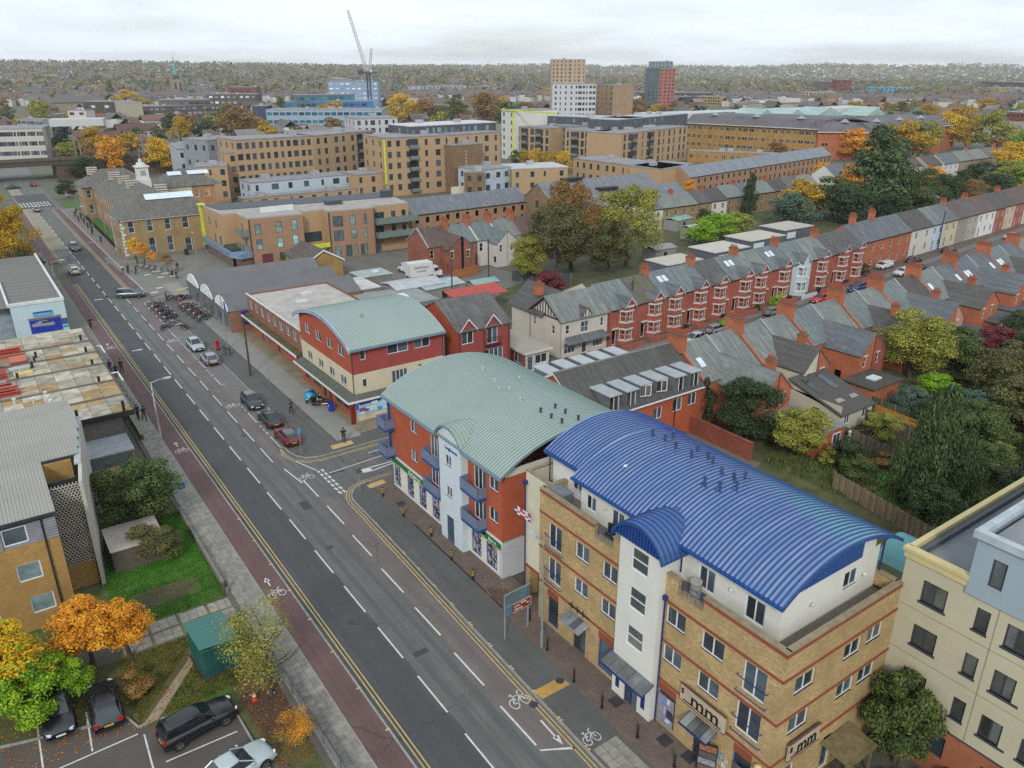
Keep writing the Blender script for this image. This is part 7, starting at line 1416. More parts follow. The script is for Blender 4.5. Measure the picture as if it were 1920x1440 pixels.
# ------------------------------------------------------------------ trees and shrubs
tr = random.Random(23)
def crown_mesh(n,leaf_s,seed,lobes=9,lr=.5,rx=1.,rz=1.,hollow=.5,flat=.0,conic=0.,upright=False,droop=0.,name='crown'):
    """leaf-sized faces gathered in lobes through the crown's volume; unit radius, base at z=0, top at z=2*rz"""
    r_ = random.Random(seed); v = []; f = []; C_ = []
    for k in range(lobes):
        t = r_.random(); a = r_.uniform(0,6.283) + k * 2.4
        z = .25 + 1.6 * ((k + .5) / lobes); prof = math.sin(min(1,max(.05,z / 2)) * math.pi) ** .6
        if conic: prof = (1 - z / 2) ** .8 * 1.0 + .08
        q = rx * prof * r_.uniform(.3,.78); C_.append((q * math.cos(a),q * math.sin(a),z * rz,(lr if not conic else .34) * r_.uniform(.7,1.15) * (prof * .6 + .4)))
    for _ in range(n):
        cx,cy,cz,cr = C_[r_.randrange(lobes)] if r_.random() < .95 else (0,0,rz,.75)
        a = r_.uniform(0,6.283); u = r_.uniform(-.75,1); s = math.sqrt(max(0,1 - u * u)); q = cr * (hollow + (1 - hollow) * r_.random() ** .5) * r_.uniform(.85,1.12)
        p = Vector((cx + q * s * math.cos(a) * 1.05,cy + q * s * math.sin(a) * 1.05,cz + q * u * (.8 - flat)))
        if p.z < .04: continue
        nrm = (Vector((s * math.cos(a),s * math.sin(a),u + .5)) + Vector((r_.gauss(0,.45),r_.gauss(0,.45),r_.gauss(0,.45)))).normalized()
        t1 = nrm.orthogonal().normalized(); t1.rotate(Matrix.Rotation(r_.uniform(0,6.28),3,nrm)); t2 = nrm.cross(t1); l = leaf_s * r_.uniform(.6,1.3)
        if droop: p.z -= droop * r_.random() * q; t1 = (t1 + Vector((0,0,-1.2))).normalized(); t2 = nrm.cross(t1).normalized()
        i = len(v); v += [tuple(p - t1 * l),tuple(p + t2 * l * .5),tuple(p + t1 * l),tuple(p - t2 * l * .5)]; f.append((i,i + 1,i + 2,i + 3))
    me = bpy.data.meshes.new(name); me.from_pydata(v,[],f); me.update(); return me
def trunk_mesh(h,r,seed,spread=.6,name='trunk',bare=False):
    r_ = random.Random(seed); m = MB(); pts = [(0,0,0)]; x = y = 0
    for k in range(1,6): x += r_.uniform(-.04,.04) * h; y += r_.uniform(-.04,.04) * h; pts.append((x,y,h * k / 5))
    m.tube(pts,[r * (1.25 - .17 * k) for k in range(6)],7)
    nb = 16 if bare else 7
    for k in range(nb):
        z = h * r_.uniform(.3,.92); a = k * 2.4 + r_.uniform(-.4,.4); l = spread * h * r_.uniform(.5,1) * (1 - .4 * z / h); b = pts[min(5,int(z / h * 5))]
        p0 = (b[0],b[1],z); p1 = (b[0] + l * .5 * math.cos(a),b[1] + l * .5 * math.sin(a),z + l * .35); p2 = (b[0] + l * math.cos(a + .2),b[1] + l * math.sin(a + .2),z + l * .85)
        m.tube([p0,p1,p2],[r * .4,r * .25,r * .08],5)
        if bare:
            for q in range(3): a2 = a + r_.uniform(-1,1); m.tube([p1,(p1[0] + l * .5 * math.cos(a2),p1[1] + l * .5 * math.sin(a2),p1[2] + l * .5)],[r * .15,r * .04],4)
    return m.mesh(name,plain('4a4034',.9,.3,3),True)
LC = {'green': ('222f18','3a4a24','566432','767c42'),'dark': ('18210f','2a3820','3c4c2e','525f3e'),'yellow': ('7a6a18','a88a1e','c9a52a','d8be50'),'gold': ('6a5a18','8f7420','b8921f','8a8a34'),'orange': ('8a5418','b8781f','d09a2c','d8b44c'),
      'rust': ('4f3c24','70542e','8c6c38','8a7844'),'brown': ('3c3426','564a34','6c5c40','7a7050'),'pale': ('5c5630','7c7040','8f8448','9a9058'),'olive': ('333620','4a4c2c','64643a','807c4a'),'yg': ('4a5420','6c7430','94903e','b0a450'),'lime': ('3c5a14','5a8018','86a824','b0b83a'),'red': ('3c1820','5c2430','7c3a44','6a3038'),'conifer': ('22301a','36482a','4e6038','6e7a48'),'blue': ('2a3c34','3e5448','566a58','6c7c68'),'limeor': ('5a8018','98a020','d89a22','e08a24')}
PROTO = {}
def proto(kind,i):
    k = (kind,i)
    if k not in PROTO:
        s = hash_ = (sum(map(ord,kind)) * 31 + i * 7) % 9973
        if kind == 'near': PROTO[k] = (crown_mesh(15000,.044,s,30,.34,hollow=.3),trunk_mesh(1.3,.06,s))
        elif kind == 'big': PROTO[k] = (crown_mesh(17000,.032,s,36,.34,hollow=.4),trunk_mesh(1.2,.05,s))
        elif kind == 'mid': PROTO[k] = (crown_mesh(3800,.058,s,18,.38,hollow=.5),trunk_mesh(1.2,.05,s))
        elif kind == 'far': PROTO[k] = (crown_mesh(900,.12,s,8,hollow=.6),trunk_mesh(1.1,.05,s))
        elif kind == 'cone': PROTO[k] = (crown_mesh(6000,.05,s,26,conic=1,hollow=.3,rz=1.),trunk_mesh(1.6,.05,s))
        elif kind == 'weep': PROTO[k] = (crown_mesh(22000,.040,s,30,conic=1,hollow=.25,rz=1.,droop=.9),trunk_mesh(1.7,.04,s))
        elif kind == 'sparse': PROTO[k] = (crown_mesh(5200,.026,s,18,hollow=.1),trunk_mesh(1.5,.035,s,.7,bare=True))
        elif kind == 'round': PROTO[k] = (crown_mesh(2600,.07,s,7,hollow=.6,flat=.1),trunk_mesh(.5,.06,s))
        elif kind == 'shrub': PROTO[k] = (crown_mesh(2600,.075,s,6,hollow=.4,flat=.2),None)
        elif kind == 'shrubbig': PROTO[k] = (crown_mesh(9000,.045,s,16,.42,hollow=.3,flat=.1),None)
    return PROTO[k]
def tree(x,y,r,h,kind,col,label,cat='tree',name='tree',stem=.25,z=0.,group=None,trunks=True):
    """crown radius r, total height h"""
    cm,tm = proto(kind,tr.randrange(3 if kind in ('far','mid','round','shrub') else 2)); rot = tr.uniform(0,6.28)
    t = thing(name,label,cat,(x,y,z),rot,group); c = bpy.data.objects.new('crown',cm); 
    if not cm.materials: cm.materials.append(leaf(LC['green']))
    link(c,t); zb = h * stem; c.location = (0,0,zb); c.scale = (r / .95,r / .95 * tr.uniform(.9,1.08),(h - zb) / 2.05)
    c.material_slots[0].link = 'OBJECT'; c.material_slots[0].material = leaf(LC[col])
    if tm and trunks: q = bpy.data.objects.new('trunk',tm); link(q,t); k = (zb + (h - zb) * .45) / 1.2; q.scale = (k,k,k)
    return t
# near trees
tree(7.2,67.5,4.3,6.8,'big','green','broad dark evergreen tree between the pale fin wall and the pavement',stem=.05)
tree(7.2,61.6,2.3,3.3,'shrubbig','olive','sprawling yellow-green bush on top of the small shelter by the lawn','bush','bush',stem=0.)
tree(.9,50.6,2.6,5.4,'near','orange','bright orange maple beside the parked cars',stem=.28); tree(3.2,50.2,2.0,4.8,'near','orange','smaller orange tree reaching over the slab path',stem=.3); tree(-3.6,49.6,2.8,6.2,'near','limeor','tall yellow and orange maple at the left edge',stem=.25); tree(-3.0,47.6,2.4,4.4,'near','lime','lime green bushy tree at the left edge below the maple',stem=.1); tree(-.6,48.8,1.6,3.2,'shrubbig','lime','lime green bush between the two parked black cars','bush','bush',stem=0)
tree(9.9,41.3,2.7,7.2,'sparse','yg','sparse half-bare young tree beside the green kiosk',stem=.22); tree(9.8,36.5,1.3,2.6,'sparse','orange','small sparse orange-leaved tree at the bottom by the pavement railing',stem=.2); tree(2.9,46.5,1.2,1.5,'shrub','rust','rust coloured shrub behind the parked cars','bush','bush',stem=0)
tree(37.9,15.2,2.1,6.6,'near','green','narrow leafy tree between the buff block and the cream flats',stem=.06); [tree(x,y,r,h,'shrub',c,lab,'bush','bush',stem=0) for x,y,r,h,c,lab in ((35.8,13.8,1.3,1.2,'lime','bright green low bush under the side porch'),(38.0,12.6,1.2,1.3,'dark','dark bush at the foot of the cream flats'),(36.8,12.2,1.0,1.0,'green','small mid-green bush at the lower right corner'),(35.0,16.4,.7,1.5,'green','ivy clump beside the side porch'))]
tree(65.2,48.6,4.2,7.4,'big','dark','round dark holly tree beside the orange brick outrigger',stem=.05); tree(66.6,43.0,3.4,5.6,'near','yg','yellow-green tree in front of the round dark holly',stem=.12); tree(63.6,53.0,.9,6.5,'shrub','dark','dark ivy climbing the corner of the brick mews wall','climber','climber',stem=0)
tree(68.2,38.6,2.4,3.4,'shrubbig','dark','dark hedge-like bush below the yellow-green tree','bush','bush',stem=0); tree(66.6,36.2,2.0,2.4,'shrubbig','green','green bush beside the panel fence','bush','bush',stem=0); tree(76.0,39.5,2.1,3.6,'near','yg','small golden tree in the middle garden',stem=.25)
tree(66.5,29.5,3.9,13.0,'weep','conifer','tall drooping conifer in front of the gardens at the right',stem=.02); tree(68,27.5,2.9,9,'weep','conifer','shorter drooping conifer merging with the tall one',stem=.02); tree(63.5,27.0,2.6,5.0,'near','conifer','dark low conifer at the foot of the tall drooping one',stem=.02)
tree(97.5,48.5,5.2,9.2,'big','yg','large yellow-green tree behind the terrace gardens',stem=.15); tree(104,46.2,3.6,6.5,'near','green','green tree joined to the large yellow-green one',stem=.1)
for i,(x,y,r,h,k,c) in enumerate(((84,38,3.2,4.2,'near','dark'),(88,36,3.4,4.6,'near','blue'),(84,33,3.6,5.2,'near','green'),(91,33,4.2,7.0,'near','olive'),(97,36,5.0,8.0,'big','olive'),(104,38,4.6,7.2,'near','olive'),(112,40,4.6,6.4,'near','green'),(98,28,4.0,6.0,'near','olive'),(90,26,3.6,5.2,'near','blue'),(84,25,3.2,4.8,'near','dark'),(78,29.5,2.6,3.8,'near','green'),(106,44,3.4,4.0,'near','red'),(114,46,3.8,4.8,'near','red'),(120,45,3.8,5.4,'near','dark'),(128,47,4,5.2,'mid','green'),(140,50,4,5,'mid','olive'),(79,34,2.8,3.0,'shrub','green'),(93,43,2.6,3.4,'near','lime'),(86,42,2.6,3.6,'near','blue'),(75,24,3.2,4.6,'near','dark'),(100,22,4,5.4,'near','green'),(80,20,3.2,4.4,'near','yg'),(152,54,4,5,'mid','dark'),(72,31.6,1.6,2.6,'shrub','rust'))):
    tree(x,y,r,h,k,c,'%s %s in the back gardens at the right' % ({'dark': 'dark green','blue': 'grey-green','green': 'mid green','olive': 'olive and yellowish','red': 'russet red','lime': 'bright green','yg': 'yellow-green','rust': 'rusty'}[c],'tree' if h > 4.5 else 'bush'),stem=.05,group='trees and bushes filling the back gardens at the right')
for i in range(64):
    x = tr.uniform(63,140); y = tr.uniform(20,41 + (x - 62) * .07)
    if 73 < x < 81 and y > 37: continue
    tree(x,y,tr.uniform(.7,1.9),tr.uniform(.9,2.6),'shrub',tr.choice(('green','olive','dark','yg','blue','rust','green')),'small shrub in the back gardens','bush','bush',stem=0,group='small shrubs scattered through the back gardens')
# plane trees mid
for x,y,r,h,c,lab in ((86,117.5,4.2,9,'yg','smaller yellow-green tree at the left foot of the big plane trees'),(92.5,117,6.6,15,'olive','left of the big brownish-green plane trees in the middle'),(98.5,120,5.8,18.5,'rust','tallest golden-brown tree of the middle group'),(102.5,113.5,5.2,11,'olive','low olive tree between the two large planes'),(110.5,117,7.6,16.5,'yg','right-hand big yellow-green plane tree')): tree(x,y,r,h,'big',c,lab,stem=.12)
tree(83.4,107.5,3.6,4.6,'near','red','dark red maple behind the half-timbered house',stem=.15)
tree(209,122,13,25,'cone','conifer','very large dark cedar rising behind the far terrace',stem=.02); tree(218,117,8,13,'big','green','green tree at the right foot of the large cedar',stem=.05); tree(176,139.5,3.2,12.5,'cone','dark','narrow dark cypress left of the cedar',stem=.0)
for i,(x,y,r,h,k,c) in enumerate(((138,122,5,6,'mid','lime'),(146,124,6,6.5,'mid','lime'),(155,125,5,5.5,'mid','yg'),(172,122,7,9.5,'mid','blue'),(184,130,8,11,'mid','gold'),(190,120,8,10,'mid','dark'),(196,127,8,11,'mid','green'),(200,113,6,8,'mid','dark'),(236,118,6.5,10,'mid','dark'),(249,117,5,7.5,'mid','rust'),(266,118,6,8,'mid','dark'),(276,120,5,7,'mid','blue'),(290,126,8,10,'mid','yg'),(304,128,6,9,'mid','lime'),(236,148,6,10,'mid','orange'),(160,141,3,4,'mid','green'),(228,130,5,7,'mid','green'))):
    tree(x,y,r,h,k,c,'%s tree in the gardens behind the far terrace' % {'lime': 'bright green','yg': 'yellow-green','blue': 'grey-green','gold': 'golden','dark': 'dark green','green': 'mid green','rust': 'brown-leaved','orange': 'orange'}[c],stem=.1,group='trees behind the far terrace')
def treepx(px,py,r,h,c,lab,kind='mid',grp=None):
    x,y = G(px,py,0); tree(x,y,r,h,kind,c,lab,stem=.12,group=grp)
for px,py,r,h,c in ((1600,300,9,14,'orange'),(1690,298,11,17,'gold'),(1725,290,10,16,'yg'),(1775,278,10,18,'yellow'),(1810,280,8,15,'gold'),(1850,282,12,20,'yg'),(1895,330,9,13,'yellow'),(1915,300,8,14,'lime'),(1720,250,12,14,'green'),(1800,245,14,16,'gold')):
    treepx(px,py,r,h,c,'%s tree in front of the shopping centre' % {'orange': 'orange','gold': 'golden','yg': 'yellow-green','yellow': 'bright yellow','lime': 'lime green','green': 'green'}[c],grp='autumn trees in front of the shopping centre')
for px,py,r,h,c in ((967,312,3,7,'green'),(985,313,3,7,'gold'),(1005,314,3.5,8,'yellow'),(1025,315,3,7,'gold'),(1042,322,3.5,8,'gold'),(1060,325,4,9,'yellow'),(1290,372,3,6,'orange')): treepx(px,py,r,h,c,'small golden street tree by the large tan flats',grp='small golden trees in front of the large tan flats')
for px,py,r,h,c in ((445,262,15,19,'rust'),(560,248,12,16,'gold'),(622,248,15,19,'gold'),(700,235,10,13,'gold'),(755,232,15,22,'yellow'),(800,235,13,18,'rust'),(850,235,14,18,'olive'),(912,238,14,24,'rust'),(950,240,10,18,'green'),(985,225,12,14,'rust'),(1190,226,14,17,'rust'),(1030,190,10,16,'yellow'),(640,200,8,10,'gold'),(480,255,9,12,'gold')):
    treepx(px,py,r,h,c,'%s tree between the flats and the glass office' % {'rust': 'brown','gold': 'golden green','yellow': 'bright yellow','olive': 'olive','green': 'green'}[c],grp='autumn trees in the belt behind the flats')
for px,py,r,h,c,lab in ((218,330,5.5,15,'orange','golden orange tree rising beside the cupola'),(180,295,7,14,'gold','golden tree left of the railway gantries'),(300,325,7,14,'yellow','bright yellow tree behind the civic building'),(340,270,8,15,'gold','golden tree behind the yellow one near the flats'),(85,245,10,20,'yg','tall yellow-green tree by the distant road'),(160,335,7,8,'dark','dark tree bank beside the railway bridge'),(130,372,4,6,'dark','dark tree on the corner below the railway bridge'),(240,200,16,18,'yellow','yellow trees near the church'),(262,215,14,15,'gold','golden trees right of the concrete slab'),(212,195,4,28,'olive','tall narrow dark poplar by the concrete slab'),(130,300,6,8,'yg','yellow-green tree by the railway'),(370,330,6,6,'dark','dark scrub by the railway')): treepx(px,py,r,h,c,lab)
for i,(x,y,r,h,c) in enumerate(((7.5,178,5.0,14,'gold'),(5,190,5.5,15,'gold'),(1,200,6,16,'yg'),(-2,215,6,16,'yg'),(8.5,172.8,3.5,6,'dark'),(-4,182,5,14,'gold'))): tree(x,y,r,h,'big' if i < 3 else 'mid',c,'%s street tree at the left edge beyond the blue showroom' % ('golden' if c == 'gold' else 'yellow-green' if c == 'yg' else 'dark low'),stem=.15,group='trees at the left edge beyond the showroom')
for i,(x,y,c,h) in enumerate(((28.3,176,'yellow',5.4),(29.0,172.3,'orange',5.0),(29.9,167,'orange',4.2),(31.4,162.6,'rust',4.2))): tree(x,y,1.8 if i < 2 else 1.4,h,'round',c,('yellow pollarded plaza tree nearest the civic building','golden orange plaza tree second from the civic building','orange clipped plaza tree third in the row','rust brown clipped plaza tree at the end of the row')[i],stem=.5)
for x,y,r,h,c,lab in ((93,76.9 - 1.4,1.2,2.4,'lime','green hedge clump in a front garden of the terrace'),(108.5,78.2,1.6,3.4,'lime','bright lime bush in a front garden opposite the red car'),(143,84.2,1.8,2.4,'dark','dark round bush before the plain orange terrace')): tree(x,y,r,h,'shrub',c,lab,'bush','bush',stem=0)
for i,(px,py,r,h,c) in enumerate(((1650,345,6,9,'green'),(1745,350,5,7,'orange'),(1700,370,6,8,'dark'),(1835,345,6,8,'dark'),(1865,350,6,8,'blue'),(1800,350,4,6,'dark'),(1890,355,6,7,'yg'),(1920,360,6,8,'lime'),(1660,260,9,12,'gold'),(1540,335,4,6,'orange'),(1330,345,4,6,'orange'),(1740,225,10,13,'gold'),(1450,300,6,8,'rust'),(1850,215,12,14,'gold'),(1690,215,10,12,'olive'),(1600,215,10,12,'gold'),(1890,240,10,13,'green'))): treepx(px,py,r,h,c,{'green': 'mid green','rust': 'brown','yg': 'yellow-green','gold': 'golden','blue': 'grey-green','lime': 'lime green'}.get(c,c) + ' tree in the gardens right of the cedar',grp='trees in the streets right of the cedar')
# distant individual trees, then the wooded mass
cnt = 0
for (x,y,d) in spots(330,380,1500,-37,37,5):
    if blocked(x,y) or cnt >= 240: continue
    c = tr.choice(('rust','gold','olive','olive','green','dark','yg','rust','gold')); s = tr.uniform(.7,1.25); tree(x,y,6.5 * s,10 * s,'far',c,'tree among the distant rooftops below the skyline',z=terrain_z(x,y) - .3,stem=.08,group='trees among the distant rooftops'); cnt += 1
def wood(n,d0,d1,seed,s0):
    r_ = random.Random(seed); v = []; f = []
    for _ in range(n):
        d = d0 * (d1 / d0) ** r_.random(); a = R(r_.uniform(-38,38)) + R(35); x,y = d * math.sin(a),d * math.cos(a); z = terrain_z(x,y); s = s0 * r_.uniform(.6,1.4) * (1 + d / 5000)
        for q in range(9):
            c = Vector((x + r_.gauss(0,.5) * s,y + r_.gauss(0,.5) * s,z + s * r_.uniform(.15,1.35))); t1 = Vector((r_.gauss(0,1),r_.gauss(0,1),r_.gauss(0,.6))).normalized(); t2 = t1.orthogonal().normalized(); l = s * r_.uniform(.16,.38); i = len(v)
            v += [tuple(c - t1 * l),tuple(c + t2 * l),tuple(c + t1 * l),tuple(c - t2 * l)]; f.append((i,i + 1,i + 2,i + 3))
    me = bpy.data.meshes.new('far_woodland'); me.from_pydata(v,[],f); return me
for k,(cl_,n) in enumerate((('olive',5200),('brown',2600),('dark',3000),('pale',1300))):
    me = wood(n,1100,6500,70 + k,6.2); me.materials.append(leaf(LC[cl_])); o = bpy.data.objects.new('far_woodland',me); link(o); tag(o,'%s trees massed between the far houses up to the horizon' % {'olive': 'olive green','brown': 'brown','dark': 'dark green','pale': 'golden'}[cl_],'woodland',kind='stuff')
# grass blades on the lawns, fallen leaves
def blades(name,polybox,n,h,cols,label,seed,test=None,z=.03):
    r_ = random.Random(seed); v = []; f = []; x0,y0,x1,y1 = polybox
    for _ in range(n):
        x,y = r_.uniform(x0,x1),r_.uniform(y0,y1)
        if test and not test(x,y): continue
        a = r_.uniform(0,6.28); w_ = .03 if h < .2 else .12; hh = h * r_.uniform(.5,1.4); i = len(v); v += [(x - w_ * math.cos(a),y - w_ * math.sin(a),z),(x + w_ * math.cos(a),y + w_ * math.sin(a),z),(x + r_.gauss(0,.04),y + r_.gauss(0,.04),z + hh)]; f.append((i,i + 1,i + 2))
    me = bpy.data.meshes.new(name); me.from_pydata(v,[],f); me.materials.append(leaf(cols,'grass',.8,.2)); o = bpy.data.objects.new(name,me); link(o); tag(o,label,'grass',kind='stuff')
blades('grass',(3.2,53.4,10.8,68.5),42000,.10,('2c4a14','3c6a1c','4f8424','6a9038'),'short green grass on the lawn beside the pavement',3,lambda x,y: not (4.4 < x < 9.2 and 55.1 < y < 57.4) or tr.random() < .22)
blades('grass',(2.4,42.5,9.0,50.3),16000,.12,('33401a','4c5424','6a6a2e','7c7434'),'rough grass on the verge around the footpath',4,lambda x,y: y > 43.4 and not (x < 2.2 and y < 46) and abs((y - 43.2) - (x - 2.9) * 1.3) > .9,z=.035)
blades('garden_ground_cover',(62.5,18,150,54),60000,.35,('2c3a1a','45552a','5f6a34','7a7440'),'rough grass and low plants over the back gardens at the right',12,lambda x,y: y < 44 + (x - 62) * .07,z=0)
def litter(name,box,n,cols,label,seed,z=.045):
    r_ = random.Random(seed); v = []; f = []
    for _ in range(n):
        x,y = r_.uniform(box[0],box[2]),r_.uniform(box[1],box[3]); a = r_.uniform(0,6.28); s = r_.uniform(.04,.09); i = len(v); c,q = math.cos(a) * s,math.sin(a) * s; v += [(x - c,y - q,z),(x + q * .7,y - c * .7,z + .01),(x + c,y + q,z + .015),(x - q * .7,y + c * .7,z)]; f.append((i,i + 1,i + 2,i + 3))
    me = bpy.data.meshes.new(name); me.from_pydata(v,[],f); me.materials.append(leaf(cols,'fallen_leaves')); o = bpy.data.objects.new(name,me); link(o); tag(o,label,'leaves',kind='stuff')
litter('fallen_leaves',(-5,43,2.6,49),600,('6a3c1c','94582a','b8782c','c89030'),'orange leaves scattered over the car park and the verge behind the cars',5); litter('fallen_leaves',(2.4,43,6.5,50),450,('6a3c1c','94582a','a8702c'),'brown and orange leaves over the verge grass',6,.07); litter('fallen_leaves',(8.2,35,11,46),1100,('5c3420','84502a','a8702c'),'brown leaves around the sparse young tree',8,.06); litter('fallen_leaves',(27,39,29,44),120,('b0a8a0','8a6a50','a8452c','c0c0bc'),'litter and leaves on the pavement by the orange corner',9,.125)
# ------------------------------------------------------------------ vehicles
TYRE = plain('17171a',.8,.2); RIM = plain('8d9196',.35,.1,4,metal=.6); CGL = glass('20272c',.08); REDL = plain('a01818',.3); HEADL = plain('d4dadd',.2); YPL = plain('c8a820',.5); WPL = plain('d8d8d4',.5)
def paint(c,rough=.28): return plain(c,rough,.04,.6,0,.0,.9)
def wheel_mesh():
    t = MB(); n = 16
    for s,r0 in ((0,.31),):
        for k in range(n):
            a,b = 2 * math.pi * k / n,2 * math.pi * (k + 1) / n
            P = lambda r,y,q: (r * math.cos(q),y,r * math.sin(q))
            for (r1,y1),(r2,y2) in (((.22,-.10),(.30,-.105)),((.30,-.105),(.325,-.07)),((.325,-.07),(.325,.07)),((.325,.07),(.30,.105)),((.30,.105),(.22,.10))): t.quad(P(r1,y1,a),P(r1,y1,b),P(r2,y2,b),P(r2,y2,a))
    r = MB()
    for k in range(n):
        a,b = 2 * math.pi * k / n,2 * math.pi * (k + 1) / n
        for y in (-.085,.085): r.quad((0,y * .8,0),(.225 * math.cos(a),y,.225 * math.sin(a)),(.225 * math.cos(b),y,.225 * math.sin(b)))
    d = MB()
    for k in range(5):
        a = 2 * math.pi * k / 5 + .3; 
        for y in (-.09,.09): d.quad((.07 * math.cos(a - .4),y * 1.02,.07 * math.sin(a - .4)),(.2 * math.cos(a - .2),y * 1.04,.2 * math.sin(a - .2)),(.2 * math.cos(a + .2),y * 1.04,.2 * math.sin(a + .2)),(.07 * math.cos(a + .4),y * 1.02,.07 * math.sin(a + .4)))
    return t.mesh('tyre',TYRE,True),r.mesh('rim',RIM),d.mesh('spoke_gap',DARK)
WH = wheel_mesh()
def car_build(kind,c,L=4.2,W=1.78,H=1.48,roofc=None,dirty=False):
    t = bpy.data.objects.new('car',None); link(t); P = paint(c); hw = W / 2; B = .93 if kind != 'van' else 1.1
    top = {'hatch': [(-.5,.62),(-.485,.86),(-.44,B),(-.2,B),(.17,B - .02),(.3,B - .06),(.42,B - .18),(.485,B - .34),(.5,.5)],
           'suv': [(-.5,.7),(-.49,.98),(-.46,B + .1),(-.2,B + .1),(.2,B + .08),(.32,B + .04),(.44,B - .06),(.49,B - .25),(.5,.55)],
           'saloon': [(-.5,.6),(-.49,.86),(-.44,B),(-.3,B),(.17,B - .03),(.3,B - .08),(.43,B - .2),(.488,B - .36),(.5,.48)],
           'van': [(-.5,.8),(-.495,1.1),(-.48,1.15),(-.2,1.15),(.28,1.15),(.38,1.08),(.46,.95),(.495,.7),(.5,.55)]}[kind]
    b = MB(); rings = []
    for i,(u,zt) in enumerate(top):
        e = abs(u) * 2; k = 1 - .12 * max(0,e - .8) / .2 * (1 if u > 0 else .7); w_ = hw * k; zb = .2 + (.06 if e > .9 else 0); zm = min(zt - .08,.62)
        rings.append([(u * L,y,z) for y,z in ((0,zb),(w_ * .9,zb),(w_ * .99,zb + .14),(w_,zm),(w_ * .955,zt - .05),(w_ * .86,zt),(0,zt + .035))] + [(u * L,-y,z) for y,z in ((w_ * .86,zt),(w_ * .955,zt - .05),(w_,zm),(w_ * .99,zb + .14),(w_ * .9,zb))])
    n = 12
    for r in rings: b.v += r
    for i in range(len(rings) - 1):
        for k in range(n): j = (k + 1) % n; b.f.append((i * n + k,i * n + j,(i + 1) * n + j,(i + 1) * n + k))
    b.f.append(tuple(range(n))); b.f.append(tuple(range(len(b.v) - 1,len(b.v) - n - 1,-1))); b.f = [f[::-1] for f in b.f]
    part('body',b,P,t,smooth=True)
    gh = {'hatch': (-.475,.2,-.37,-.0),'suv': (-.485,.2,-.42,.03),'saloon': (-.40,.2,-.22,.02),'van': (-.49,.42,-.49,.22)}[kind]; zb = (B + (.1 if kind == 'suv' else 0.) if kind != 'van' else 1.15); wb,wt = hw * .88,hw * .70
    if kind == 'van': wt = hw * .84
    x0,x1,x2,x3 = [q * L for q in gh]; g = MB(); hz = H - .05
    base = [(x0,-wb),(x1,-wb * .9),(x1,wb * .9),(x0,wb)]; mid = (x0 + x1) / 2
    bq = [(x0,-wb * .93),(mid,-wb),(x1,-wb * .88),(x1,wb * .88),(mid,wb),(x0,wb * .93)]; m2 = (x2 + x3) / 2; tq = [(x2,-wt * .95),(m2,-wt),(x3,-wt * .93),(x3,wt * .93),(m2,wt),(x2,wt * .95)]
    for k in range(6): j = (k + 1) % 6; g.quad(bq[k] + (zb - .02,),bq[j] + (zb - .02,),tq[j] + (hz,),tq[k] + (hz,))
    g.quad(*[p + (hz,) for p in tq]); part('glazing',g,CGL,t)
    r = MB(); inset = [(x * .97 + m2 * .03,y * .9) for x,y in tq]; i0 = 0
    r.v = [p + (hz - .03,) for p in tq] + [p + (hz + .035,) for p in inset] + [(m2 + (x - m2) * .6,y * .6,H + .01) for x,y in tq]
    for a in (0,6):
        for k in range(6): j = (k + 1) % 6; r.f.append((a + k,a + j,a + 6 + j,a + 6 + k))
    r.f.append(tuple(range(12,18))); part('roof',r,paint(roofc) if roofc else P,t,smooth=True)
    for k in (0,1,2,3,4,5):
        pl = MB()
        p,q = bq[k],tq[k]; 
        if k in (1,4) : s = [(p[0] - .1,p[1]),(q[0] - .1,q[1])]
        else: s = [p,q]
        part('pillar',pl.tube([s[0] + (zb,),s[1] + (hz + .01,)],.045 if k not in (1,4) else .03,4),P,t)
    if kind == 'van': [part('side_panel',MB().box(x0,s * wb,zb,x1 - L * .22,s * (wb - .05),hz + .02),P,t) for s in (-1,1)]
    for sx in (-.32,.31):
        for s in (-1,1):
            arch = MB(); cx,cz = sx * L,.34
            for k in range(10): a,b_ = math.pi * (k / 10 * 1.16 - .08),math.pi * ((k + 1) / 10 * 1.16 - .08); y = s * (hw + .004); arch.quad((cx,y,cz),(cx + .385 * math.cos(a),y,cz + .385 * math.sin(a)),(cx + .385 * math.cos(b_),y,cz + .385 * math.sin(b_)))
            part('wheel_arch',arch,DARK,t)
            w_ = bpy.data.objects.new('wheel',WH[0]); link(w_,t); w_.location = (cx,s * (hw - .07),.325); [link(bpy.data.objects.new(m.name.split('.')[0],m),w_) for m in WH[1:]]
    zf,zr_ = (.66,.82) if kind in ('hatch','saloon') else (.78,.98)
    for s in (-1,1):
        part('headlight',MB().prism([(L * .5 - .02,s * hw * .74),(L * .5 - .0,s * hw * .5),(L * .5 - .12,s * hw * .6),(L * .5 - .2,s * hw * .86)],zf - .12,zf - .0),HEADL,t); part('tail_light',MB().box(-L * .5 + .0,s * hw * .58,zr_ - .16,-L * .5 + .16,s * hw * .92,zr_ + .04),REDL,t); part('mirror',MB().box(L * .13,s * (hw + .12),zb - .02,L * .13 + .12,s * (hw - .06),zb + .13),P,t)
        part('side_trim',MB().box(-L * .22,s * (hw - .01),.3,L * .2,s * (hw + .008),.38),DARK,t)
        part('door_seam',MB().box(-.02 * L - .012,s * (hw * .9),.42,-.02 * L + .012,s * (hw + .004),zb - .06),DARK,t)
    part('number_plate',MB().box(L * .5 - .005,-.26,.38,L * .5 + .015,.26,.49),WPL,t); part('number_plate',MB().box(-L * .5 - .015,-.26,.55,-L * .5 + .01,.26,.66),YPL,t); part('grille',MB().box(L * .5 - .02,-.5,.52,L * .5 + .008,.5,.64).box(L * .5 - .03,-.65,.26,L * .5 + .006,.65,.36),DARK,t)
